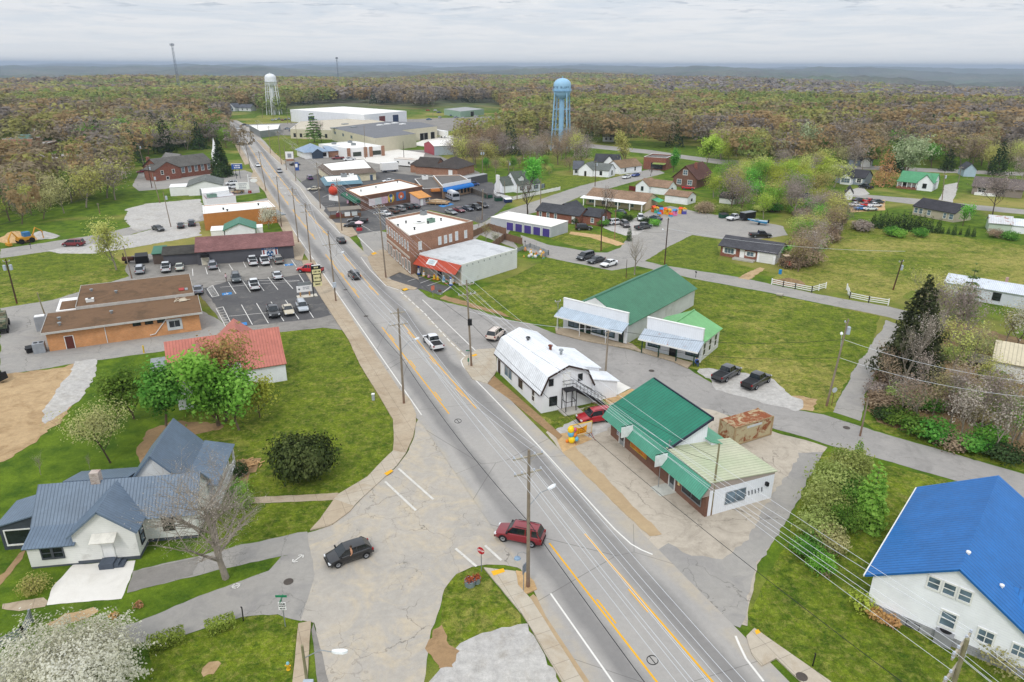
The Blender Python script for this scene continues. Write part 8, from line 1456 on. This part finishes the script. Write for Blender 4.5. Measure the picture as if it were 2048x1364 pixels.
for x,m in ((-2,plain('dark_red_poster','7a3036')),(.5,W_),(2.6,plain('grey_poster','c6cbca'))): q=MB(); q.box(x-.8,x+.8,-1.46,-1.405,.5,1.7); q.build('poster',m,t)
for x in (-4.4,-1.5,1.5,4.4): q=MB(); q.tube([(x,-1.3,.3),(x,-1.3,2.45)],.05,5); q.build('post',BLK,t)
t=thing('umbrella_stand','red and white sunshade over a small red table by the striped bay','umbrella',G(719,461)); q=MB(); q.tube([(0,0,0),(0,0,2.4)],.04,6); q.build('pole',GREYM,t); q=MB(); q.lathe([(1.2,2.1),(.7,2.45),(.05,2.7)],10); q.build('canopy',plain('pink_white_cloth','dcc0c6'),t); q=MB(); q.lathe([(.8,.0),(.8,.7),(.05,.72)],10); q.build('table',plain('table_red','b5323c'),t)
t=thing('wooden_deck','timber deck with railings and a tarp beside the orange roofed hut','deck',G(874,408),R(-10)); q=MB(); q.box(-4,4,-2,2,.5,.7); q.build('floor',plain('tan_wood','a3825c'),t); q=MB(); [q.box(x-.06,x+.06,-2,-1.88,0,1.6) for x in (-4,-2,0,2,4)]; q.box(-4,4,-2,-1.9,1.4,1.55); q.build('railing',plain('tan_wood','a3825c'),t); q=MB(); q.add([(-3,-1,.9),(3,-1.3,.8),(3,1.5,.95),(-3,1.3,1.0),(0,0,1.7)],[(0,1,4),(1,2,4),(2,3,4),(3,0,4)]); q.build('tarp',plain('tan_tarp','b09a7c'),t)
# bins, tanks, boxes
def boxbin(lab,px,m,w=1.9,d=1.5,h=1.4,ang=24,lid=None,name='dumpster'): t=thing(name,lab,'bin',G(*px),R(ang)); q=MB(); q.ext([(-d/2,.12),(d/2,.12),(d/2+.1,h),(-d/2-.1,h*.82)],'x',-w/2,w/2); q.build('body',m,t); q=MB(); q.slab((-w/2,-d/2-.12,h*.84),(w/2,-d/2-.12,h*.84),(w/2,d/2+.1,h+.04),(-w/2,d/2+.1,h+.04),.05); q.build('lid',lid or BLK,t); q=MB(); q.box(-w/2-.12,-w/2,-.3,.3,.6,.8); q.box(w/2,w/2+.12,-.3,.3,.6,.8); q.build('lift_bracket',m,t); return t
DGN=plain('dumpster_green','1f4a38',.6); boxbin('green dumpster leftmost of three by the white vinyl fence',(977,396),DGN,2.4); boxbin('green dumpster in the middle of three by the vinyl fence',(997,402),DGN,2.4); boxbin('dark blue dumpster rightmost of three by the vinyl fence',(1016,405),plain('dumpster_blue','22305c',.6),2.4,lid=W_); boxbin('dark green dumpster beside the white pickup at the thicket',(1447,436),DGN,2.6); boxbin('black dumpster on the grass edge left of the bar annex',(285,525),BLK,2.6,2.2,2.0,24); boxbin('small black bin on the alley by the orange brick building',(61,705),BLK,1.0,.9,1.0,40)
t=thing('utility_cabinet','square grey metal cabinet with two black vents at the orange brick building corner','cabinet',G(81,704),R(26)); q=MB(); q.box(-.8,.8,-.7,.7,0,1.6); q.build('casing',plain('cabinet_grey','8f9398',.5),t); q=MB(); [q.lathe([(.3,1.6),(.3,1.66),(.05,1.67)],10,0,(x,0)) for x in (-.38,.38)]; q.build('vent',BLK,t)
t=thing('grey_tank','tall grey tank box beside the pole behind the orange brick building','tank',G(86,660),R(26)); q=MB(); q.box(-.8,.8,-.6,.6,0,2.5); q.build('casing',plain('cabinet_grey','8f9398'),t); q=MB(); q.box(-.7,.7,-.5,.5,2.5,2.62); q.build('top',W_,t)
t=thing('golf_cart','small white golf cart parked by the bar annex','golf cart',G(314,518),R(114)); q=MB(); q.box(-1.1,1.1,-.55,.55,.3,.8); q.box(-.6,-.1,-.5,.5,.8,1.2); q.build('body',W_,t); q=MB(); q.box(-.9,.7,-.6,.6,1.85,1.92); q.build('roof',W_,t); q=MB(); [q.tube([(x,y,.7),(x,y,1.86)],.03,5) for x in (-.8,.6) for y in (-.5,.5)]; q.build('roof_post',BLK,t); wheels(t,[(-.7,-.5),(-.7,.5),(.7,-.5),(.7,.5)],.24)
t=thing('smoker_trailer','rusty barrel smoker on wheels left of the black dumpster','smoker',G(258,526),R(10)); q=MB(); q.tube([(-1.2,0,1.0),(1.2,0,1.0)],.5,10); q.build('barrel',plain('smoker_rust','4d2d26',.8),t); q=MB(); q.tube([(-.9,0,1.4),(-.9,0,2.3)],.1,6); q.build('chimney',BLK,t); wheels(t,[(-.3,-.6),(-.3,.6)],.35)
for i,(x,y) in enumerate(((353,528),(361,526),(389,527))): t=thing('ice_chest',('white appliance leftmost by the bar annex wall','white appliance next to it by the bar annex door','white and grey stack right of the bar annex door')[i],'appliance',G(x,y),R(19)); q=MB(); q.box(-.8,.8,-.5,.5,0,1.3); q.build('casing',W_,t); q=MB(); q.box(-.82,.82,-.53,.53,1.3,1.38); q.build('lid',GREYM,t)
# rusty shipping container
t=thing('shipping_container','rusty cream shipping container behind the green roofed shop','container',G(1466,894),R(28)); k=NT('rusty_container'); X=k.xyz(); rib=k.ramp(k.math('ABSOLUTE',k.math('SUBTRACT',k.math('FRACT',k.math('DIVIDE',k.math('ADD',X[0],X[1]),.28)),.5)),.2,.3); up=k.ramp(X[2],2.3,2.55); rs=k.math('ADD',k.noise(.9,6,.7,dist=.8),k.math('MULTIPLY',up,.12)); st=k.noise(1.0,5,.7)
cc=k.mix(k.ramp(rs,.5,.62),srgb('b3a684'),k.mix(k.noise(4,4),srgb('6e3a22'),srgb('9a5a34'))); RC=k.fin(cc,.8,bump=rib,bs=.6,bd=.05)
q=MB(); q.box(0,6.1,0,2.44,.12,2.6); q.build('shell',RC,t); q=MB();
for x in (0,6.1):
 for y in (0,2.44): q.box(x-.09,x+.09,y-.09,y+.09,.1,2.64)
q.box(.1,6,-.05,0,.1,.28); q.box(.1,6,-.05,0,2.5,2.64); q.build('frame',plain('container_frame','a08a68',.8),t); q=MB(); q.add([(6.115,.1,.2),(6.115,2.34,.2),(6.115,2.34,2.5),(6.115,.1,2.5)],[(0,1,2,3)]); q.build('door',RC,t); q=MB(); q.box(1.9,4.3,-.03,-.005,2.0,2.3); q.build('plate',plain('pale_panel','b9bdbc'),t)
# sale easel and balloons
t=thing('sale_board','yellow framed sale board with an orange banner standing by the kerb','sign',G(1161,880),R(24)); YL=plain('board_yellow','d3ad4a',.5); q=MB(); q.box(-1.5,1.5,-.05,.05,.7,2.3); f=q.build('board',YL,t); q=MB(); q.box(-1.2,1.42,-.07,-.051,.8,2.2); q.build('paper',plain('board_pale','cfc7bb'),f); q=MB(); q.ext([(-.75,.9),(.7,.95),(.78,1.95),(.2,1.75),(-.3,1.72),(-.8,1.95)],'y',-.09,-.071); bn=q.build('banner',plain('banner_orange','dd9a0e',.5),f); marks(bn,lambda u,v:(u,-.095,1.35+v),3,1.3,.75,(plain('banner_red','8a3a10'),),51)
for x in (-1.3,1.3): q=MB(); q.tube([(x,0,0.9),(x+.25,-.9,0)],.035,5); q.tube([(x,0,.9),(x,.3,0)],.035,5); q.build('leg',plain('red_leg','8a3a34'),t)
BC=[('balloon_yellow','e8c41c'),('balloon_blue','5fa8c8'),('balloon_orange','d97a2c'),('balloon_pink','c8507c'),('balloon_teal','3f9c8c')]
for i,(dx,dz,r,c,l) in enumerate(((-.0,1.75,.42,0,'yellow inflatable egg balloon topping the stack by the sale board'),(.02,1.2,.4,1,'light blue balloon below the yellow egg one'),(.5,1.05,.25,2,'small orange balloon right of the blue one'),(.5,1.75,.2,3,'small pink balloon nearest the sale board'),(.15,.42,.45,0,'large yellow balloon lying at the bottom of the stack'),(.7,.5,.28,1,'blue balloon at the bottom right of the stack'),(-.4,.22,.2,2,'orange balloon foot at the bottom left'))):
 p=G(1141,886); q=MB(); q.ball((0,0,0),r,8,sz=1.15); o=q.build('balloon',plain(*BC[c],.25,.05),None,True); o.location=(p.x+dx,p.y+.1,dz); tag(o,l,'balloon')
# sale goods by the white store: simple garden ornaments
SG=[('c8ccd4','2f4f9c'),('d8d4d0','d8a020'),('c9a0b0','8a3a5c'),('d8b02c','c9702c'),('6f9ac0','d8dadc'),('4a7a4a','c9502c')]
r=random.Random(3)
for i,(x,y) in enumerate(((838,549),(848,552),(858,555),(869,559),(888,564),(893,567),(902,571),(906,566),(845,547),(876,560))):
 t=thing('garden_ornament',('tall white and blue figure like ornament at the brick corner','white ornament with yellow base beside the brick corner','low yellow ornament before the shop window','blue white ornament left of the shop door','pink ornament right of the shop door','yellow ornament heap right of the door','tall yellow and white ornament near the store corner','red and green ornament at the store corner','dark ornament under the awning shade','pale ornament in front of the shop door')[i],'ornament',G(x,y),r.uniform(0,6)); c=SG[i%6]; h=(1.9,1.1,.7,1.2,1.5,.9,1.8,1.2,1.,1.)[i]; q=MB(); q.lathe([(.32,0),(.36,h*.2),(.22,h*.55),(.26,h*.7),(.12,h*.82)],10); q.build('body',plain('orn_'+c[0],c[0]),t,True); q=MB(); q.lathe([(.38,0),(.4,h*.16),(.33,h*.24)],10); q.ball((0,0,h*.9),h*.11+.04,6); q.build('trim',plain('orn_'+c[1],c[1]),t,True)
YGR='colourful sale goods in the yard behind the white store'
for i in range(16):
 f=r.random(); g=r.random(); p=G(1036+50*f+4*g,499+8*f+16*g*(1-f*.3)); c=r.choice(['b8984a','a8604a','5f86a8','b88098','6a9a70','d0d0d0','d0d0d0','b07a54']); t=thing('yard_toy','colourful garden ornament on the fenced yard behind the white store','ornament',p,r.uniform(0,6),YGR); q=MB(); s=r.uniform(.22,.42); q.lathe([(s,0),(s*1.1,s),(s*.4,s*2)],8); q.build('body',plain('toy_'+c,c),t,True); q=MB(); q.ball((0,0,s*2.2),s*.5,6); q.build('top',plain('toy_'+r.choice(['d8a020','c9502c','e0e0e0','3f7fb8']),'d8a020'),t,True)
for i,(x,y,c,l) in enumerate(((1307,424,'c9702c','orange climbing toy nearest the daycare wall'),(1313,426,'3f9a7a','teal playground toy'),(1322,428,'d8502c','red playground playhouse'),(1330,428,'d8a020','yellow playground slide'),(1337,430,'3f7fb8','blue playground toy'),(1349,431,'d87fb0','pink playhouse standing apart'),(1361,427,'e0a840','yellow framed playhouse'),(1368,428,'4a4a9a','purple blue toy at the playground right end'),(1318,432,'c9a02c','small yellow ride on toy in front'),(1341,433,'5fa8c8','light blue ride on toy in front'))):
 t=thing('playground_toy',l+' in the playground','toy',G(x,y),r.uniform(0,3)); q=MB(); h=1.5 if i<9 and i!=8 else .7; q.box(-.7,.7,-.5,.5,.0,h*.5); q.box(-.6,-.5,-.45,.45,h*.5,h); q.box(.5,.6,-.45,.45,h*.5,h); q.build('body',plain('toy_'+c,c),t); q=MB(); q.ext([(-.8,h),(.8,h),(0,h+.5)],'y',-.55,.55); q.build('roof',plain('toy2_'+c,('d8502c','d8a020','3f7fb8')[i%3]),t)
# planters, hydrant, benches, mailbox, signs on posts
for x,y,w,l in ((940,1170,.5,'larger galvanised tub of red brown dead grass on the corner lawn'),(954,1165,.33,'smaller galvanised tub beside the larger one on the corner lawn')): t=thing('tub_planter',l,'planter',G(x,y)); q=MB(); q.lathe([(w*.92,0),(w,.55),(w*.9,.55),(w*.88,.45)],14); q.build('tub',plain('galvanised','8b9aa3',.4,metal=.4),t); r2=np.random.default_rng(int(x)); n=160; C=np.stack([r2.normal(size=n)*w*.45,r2.normal(size=n)*w*.4,r2.uniform(.45,.85,n)],1); V,T=cloud(C,.16,r2.uniform(0,1,n)); o=bpy.data.objects.new('foliage',meshcloud('foliage',V,T,leafmat('rust_grass_%d'%x,('6e2f18','8a4020','a0582e'),0))); COL.objects.link(o); o.parent=t
for x,y,l in ((880,588,'grey planter box with dead plants at the parking corner by the white store'),): t=thing('planter',l,'planter',G(x,y)); q=MB(); q.box(-.5,.5,-.3,.3,0,.5); q.build('tub',GREYM,t); q=MB(); q.lathe([(.4,.5),(.3,.8),(.05,.9)],8); q.build('plants',plain('dead_plant','5c3a28'),t)
def hydrant(lab,px): t=thing('fire_hydrant',lab,'hydrant',G(*px)); q=MB(); q.lathe([(.16,0),(.16,.06),(.11,.08),(.11,.5),(.14,.52),(.14,.56)],10); q.tube([(-.22,0,.38),(.22,0,.38)],.06,6); q.build('body',plain('hydrant_yellow','d2a624',.5),t); q=MB(); q.lathe([(.13,.56),(.1,.68),(.03,.75)],10); q.build('bonnet',plain('hydrant_blue','7fb0b8',.5),t)
hydrant('yellow fire hydrant with pale blue top on the bottom lawn',(577,1339)); hydrant('small yellow fire hydrant on the far verge by the lawn drive',(553,308))
t=thing('pedestal_box','grey white utility pedestal on the lawn near the kerb corner','utility box',G(747,800)); q=MB(); q.box(-.17,.17,-.17,.17,0,.85); q.build('casing',plain('pedestal_grey','a5abb0'),t); q=MB(); q.box(-.2,.2,-.2,.2,.85,.95); q.build('cap',W_,t)
for px,h,l,m in (((487,1242),1.4,'short dark leaning marker post at the lower street hedge',BLK),((1625,1332),1.2,'short dark marker post on the lawn by the near pavement',BLK),((288,706),1.2,'yellow bollard at the alley edge by the red roofed house',plain('bollard_yellow','d2b03c')),((1391,555),1.1,'dark mailbox on a post at the rear lane',BLK),((1050,492),1.1,'dark mailbox by the board fence lane',BLK),((62,498),1.1,'dark mailbox at the left road',BLK)):
 t=thing('mailbox' if 'mailbox' in l else 'bollard' if 'bollard' in l else 'marker_post',l,'mailbox' if 'mailbox' in l else 'post',G(*px)); q=MB(); q.tube([(0,0,0),(0.05,0,h)],.12 if 'bollard' in l else .05,8); q.build('post',m,t); q=MB();
 if 'mailbox' in l: q.ext([(-.15,h),(.15,h),(.15,h+.2),(0,h+.3),(-.15,h+.2)],'y',-.25,.25); q.build('box',m,t)
 else: q.lathe([(.12 if 'bollard' in l else .06,h),(.03,h+.08)],8); q.build('cap',m,t)
t=thing('culvert_pipe','pale concrete culvert pipe end beside the rear lane','pipe',G(1559,592),R(-30)); q=MB(); q.tube([(-.6,0,.3),(.6,0,.3)],.3,10); q.build('pipe',CONC,t); q=MB(); q.tube([(.59,0,.3),(.62,0,.3)],.22,10); q.build('opening',DARK,t)
t=thing('barn_light_lamp','blue grey goose neck lamp on the nearest pole','lamp',G(1040,1150)); t.location=PT['P1'][0].lerp(PT['P1'][1],.26)+Vector((-.12,0,0)); q=MB(); q.tube([(0,0,0),(-.35,-.1,.3),(-.75,-.2,.25),(-.8,-.2,-.1)],.025,5); q.build('arm',GREYM,t); q=MB(); q.lathe([(.3,-.32),(.26,-.22),(.1,-.12),(.05,-.05)],12,0,(-.8,-.2)); q.build('shade',plain('lamp_blue_grey','7f97ae',.4),t)
t=thing('blue_drum','bright blue plastic drum behind the white rail fence','drum',G(1560,548)); q=MB(); q.lathe([(.32,0),(.35,.3),(.32,.6),(.35,.8),(.3,1.0)],12); q.build('body',plain('drum_blue','1f7fc0',.4),t); q=MB(); q.lathe([(.3,1.0),(.05,1.03)],12); q.build('lid',plain('drum_blue','1f7fc0'),t)
# heaps
def heap(lab,px,r0,h,m,seed,name='gravel_heap'): q=MB(); rr2=random.Random(seed); rings=[(1,0),(.8,.3),(.5,.68),(.22,.92),(.01,1)]; n=22; o=[];
def heapmesh(name,lab,px,r0,h,m,seed,sx=1.4):
 rr2=random.Random(seed); q=MB(); n=24
 for f,z in ((1,0),(.82,.25),(.6,.55),(.38,.8),(.18,.95),(.01,1)):
  for k in range(n): a=2*math.pi*k/n; w=f*(1+rr2.uniform(-.1,.1)); q.v.append((r0*sx*w*math.cos(a),r0*w*math.sin(a),max(0.02,h*z+rr2.uniform(-.08,.08)*h)))
 for i in range(5):
  for k in range(n): q.f.append([i*n+k,i*n+(k+1)%n,(i+1)*n+(k+1)%n,(i+1)*n+k]); q.mi.append(0)
 o=q.build(name,m,None,True); o.location=G(*px); o.rotation_euler=(0,0,R(-10)); tag(o,lab,'heap')
heapmesh('gravel_heap','pale tan gravel heap behind the yellow digger',(35,480),3.6,2.2,m_gravelb,1); heapmesh('gravel_heap','grey stone heap right of the pale tan gravel heap',(85,474),3.0,1.5,m_gravel,2); heapmesh('brush_heap','brown brush heap behind the white rail fence',(1578,566),2.4,1.0,m_leafl,3);
t=thing('firewood_pile','scattered pile of split firewood in the farmhouse flower bed','firewood',G(500,930));
for i in range(46):
 q=MB(); a=r.uniform(0,3.14); x,y,z=r.gauss(0,.6),r.gauss(0,.55),r.uniform(.06,.38); q.tube([(x-.28*math.cos(a),y-.28*math.sin(a),z),(x+.28*math.cos(a),y+.28*math.sin(a),z+r.uniform(-.1,.1))],.07,5); q.build('log',plain('split_wood','c2a37c' if i%2 else 'b8956a',.9),t)
# people
def person(lab,px,ang,shirt,legs,skin='b98a6c',hair='3a2c22',sit=False,z=0,pos=None):
 p=pos if pos is not None else G(*px); o=thing('person',lab,'person',(p[0],p[1],z),ang); sk=plain('skin_'+skin,skin,.6);
 V=[];E=[];Rd=[]
 def v(x,y,zz,r): V.append((x,y,zz)); Rd.append(r); return len(V)-1
 def e(a,b): E.append((a,b))
 if sit: hp=v(0,0,.5,.15); ty=0
 else: hp=v(0,0,.92,.15)
 hz=V[0][2]; w=v(0,0,hz+.2,.14); c=v(0,.0,hz+.42,.17); n=v(0,0,hz+.57,.06); hd=v(0,-.02,hz+.72,.1); ht=v(0,-.01,hz+.83,.085); e(hp,w);e(w,c);e(c,n);e(n,hd);e(hd,ht)
 for s in (-1,1):
  sh=v(s*.19,0,hz+.47,.065); el=v(s*.27,-.02,hz+.2,.045); ha=v(s*.25,-.17,hz+.02,.038); fg=v(s*.24,-.22,hz-.05,.03); e(c,sh);e(sh,el);e(el,ha);e(ha,fg)
  th=v(s*.1,0,hz-.04,.1);
  if sit: kn=v(s*.12,-.42,hz+.0,.07); an=v(s*.12,-.45,.1,.045); to=v(s*.13,-.6,.05,.04)
  else: kn=v(s*.1,-.05-.07*s,.5,.07); an=v(s*.1,.04-.1*s,.1,.048); to=v(s*.11,-.1-.1*s,.05,.04)
  e(hp,th);e(th,kn);e(kn,an);e(an,to)
 me=bpy.data.meshes.new('body'); me.from_pydata(V,E,[]); b=bpy.data.objects.new('body',me); COL.objects.link(b); b.parent=o
 md=b.modifiers.new('skin','SKIN'); b.modifiers.new('smooth','SUBSURF').levels=1; b.modifiers['smooth'].render_levels=1
 for i,sv in enumerate(me.skin_vertices[0].data): sv.radius=(Rd[i],Rd[i]); sv.use_root=(i==0)
 k=NT('clothes_'+shirt+legs); X=k.xyz(); cc=k.mix(k.ramp(X[2],hz+.02,hz+.04),srgb(legs),srgb(shirt)); cc=k.mix(k.ramp(X[2],hz+.56,hz+.58),cc,srgb(skin)); cc=k.mix(k.ramp(X[2],.09,.1,1,0),cc,srgb('2a2522')); me.materials.append(k.fin(cc,.8))
 q=MB(); q.lathe([(.1,hz+.74),(.108,hz+.8),(.09,hz+.88),(.03,hz+.92)],10,0,(0,.015)); q.build('hair',plain('hair_'+hair,hair),o,True); return o
person('person in a pale pink top walking between the parked cars in the lot','453' and (453,563),R(150),'c9aeb4','5f4a48');
t=thing('folding_chair','dark folding chair under the person in blue at the store corner','chair',G(1392,731),R(200)); q=MB(); q.box(-.25,.25,-.25,.25,.38,.42); q.build('seat',BLK,t); q=MB(); q.box(-.25,.25,.25,.29,.42,.95); q.build('backrest',BLK,t)
for x in (-.22,.22):
 for y in (-.22,.22): q=MB(); q.tube([(x,y,0),(x,y,.38)],.02,5); q.build('leg',BLK,t)
person('person in blue clothes seated at the corner of the green post store','1392' and (1392,731),R(20),'3f5fa8','2f4470',sit=True)
cb=next(o for o in COL.objects if o.get('label','').startswith('black hatchback')); f=Vector((math.cos(cb.rotation_euler.z),math.sin(cb.rotation_euler.z),0)); n=Vector((-f.y,f.x,0)); pp=cb.location+f*-.05+n*.62; o=person('person driving the black hatchback with an arm on the window sill','' or (0,0),cb.rotation_euler.z+R(90),'b98a6c','2a2a2c',sit=True,z=.42,pos=pp)
# ------------------------------------------------------------------ camera, sky, sun, air
cam=bpy.data.cameras.new('camera'); co=bpy.data.objects.new('camera',cam); COL.objects.link(co)
cam.sensor_width=36; cam.lens=36*FPX/2048; cam.clip_end=40000; cam.clip_start=.5
mt=Matrix((( _r.x,_u.x,-_f.x,0),(_r.y,_u.y,-_f.y,0),(_r.z,_u.z,-_f.z,CH),(0,0,0,1))); co.matrix_world=mt; sc.camera=co
SUN_EL=R(48); SUN_AZ=R(200)
w=bpy.data.worlds.new('World'); sc.world=w; w.use_nodes=True; t=w.node_tree; N=t.nodes; N.clear()
def nn(k,**a):
 n=N.new('ShaderNode'+k)
 for x,y in a.items(): setattr(n,x,y)
 return n
out=nn('OutputWorld'); bg=nn('Background'); t.links.new(bg.outputs[0],out.inputs[0]); bg.inputs[1].default_value=1.0
sky=nn('TexSky',sky_type='NISHITA'); sky.sun_disc=False; sky.sun_elevation=SUN_EL; sky.sun_rotation=SUN_AZ; sky.air_density=1; sky.dust_density=2
tc=nn('TexCoord'); sep=nn('SeparateXYZ'); t.links.new(tc.outputs['Generated'],sep.inputs[0])
def mth(op,a,b=0.,c=False):
 n=nn('Math',operation=op); n.use_clamp=c
 for i,v in enumerate((a,b)):
  if hasattr(v,'is_linked'): t.links.new(v,n.inputs[i])
  else: n.inputs[i].default_value=v
 return n.outputs[0]
zz=mth('MAXIMUM',sep.outputs[2],.0); den=mth('ADD',zz,.045)
cx=nn('CombineXYZ'); t.links.new(mth('DIVIDE',sep.outputs[0],den),cx.inputs[0]); t.links.new(mth('DIVIDE',sep.outputs[1],den),cx.inputs[1])
def nz(scale,det,r,d=0):
 n=nn('TexNoise'); n.inputs['Scale'].default_value=scale; n.inputs['Detail'].default_value=det; n.inputs['Roughness'].default_value=r; n.inputs['Distortion'].default_value=d
 t.links.new(cx.outputs[0],n.inputs['Vector']); return n.outputs['Fac']
def rmp(f,a,b,c,d):
 n=nn('MapRange'); n.clamp=True; t.links.new(f,n.inputs[0])
 for i,v in enumerate((a,b,c,d)): n.inputs[i+1].default_value=v
 return n.outputs[0]
def mx(f,a,b):
 n=nn('MixRGB')
 for i,v in enumerate((f,a,b)):
  if hasattr(v,'is_linked'): t.links.new(v,n.inputs[i])
  else: n.inputs[i].default_value=v if i==0 else (*v,1)
 return n.outputs[0]
def scl(c,f):
 n=nn('VectorMath',operation='SCALE'); t.links.new(c,n.inputs[0])
 if hasattr(f,'is_linked'): t.links.new(f,n.inputs['Scale'])
 else: n.inputs['Scale'].default_value=f
 return n.outputs[0]
base=mx(rmp(nz(.7,7,.62,.5),.42,.6,0,1),(.86,.88,.92),(.72,.78,.86))
base=mx(rmp(nz(1.1,7,.62,.3),.57,.68,0,.5),base,(.60,.66,.75))
base=mx(rmp(nz(.8,5,.6,1.),.55,.75,0,.6),base,(.86,.87,.89))
cum=mth('MULTIPLY',rmp(nz(2.1,6,.62,.4),.56,.66,0,1),rmp(zz,.045,.075,0,.85))
base=mx(cum,base,(.47,.53,.62)); base=mx(mth('MULTIPLY',rmp(nz(2.6,5,.6,.8),.6,.68,0,1),rmp(zz,.04,.07,0,.7)),base,(.95,.95,.96))
base=mx(rmp(zz,.0,.06,.9,0),base,(.93,.955,.98))
clouds=scl(base,rmp(zz,.0,.9,1.0,SKYTOP))
fin=mx(.10,clouds,scl(sky.outputs[0],.1))
t.links.new(fin,bg.inputs[0])
sl=bpy.data.lights.new('sun','SUN'); sl.energy=SUNP; sl.angle=R(14); sl.color=(1,.96,.9)
so=bpy.data.objects.new('sun',sl); COL.objects.link(so)
sd=Vector((math.sin(SUN_AZ)*math.cos(SUN_EL),math.cos(SUN_AZ)*math.cos(SUN_EL),math.sin(SUN_EL)))
so.rotation_euler=sd.to_track_quat('Z','Y').to_euler()
vs=sc.view_settings; vs.view_transform='Standard'; vs.look='None'; vs.exposure=EXPO; vs.gamma=1; vs.use_curve_mapping=False
if HAZE:
 hb=MB(); hb.box(-17500,17500,-400,20500,-260,80); ho=hb.build('haze',plain('haze_air','ffffff')); ho['kind']='stuff'
 hm=bpy.data.materials.new('haze_air_volume'); hm.use_nodes=True; hn=hm.node_tree.nodes; hn.clear()
 ou=hn.new('ShaderNodeOutputMaterial'); vo=hn.new('ShaderNodeVolumePrincipled'); vo.inputs['Color'].default_value=HAZECOL; vo.inputs['Density'].default_value=HAZE; vo.inputs['Anisotropy'].default_value=.2
 hm.node_tree.links.new(vo.outputs[0],ou.inputs['Volume']); ho.data.materials[0]=hm
sc.cycles.use_denoising=True; sc.cycles.max_bounces=6; sc.cycles.volume_bounces=0; sc.cycles.diffuse_bounces=3; sc.cycles.glossy_bounces=2; sc.cycles.transparent_max_bounces=8
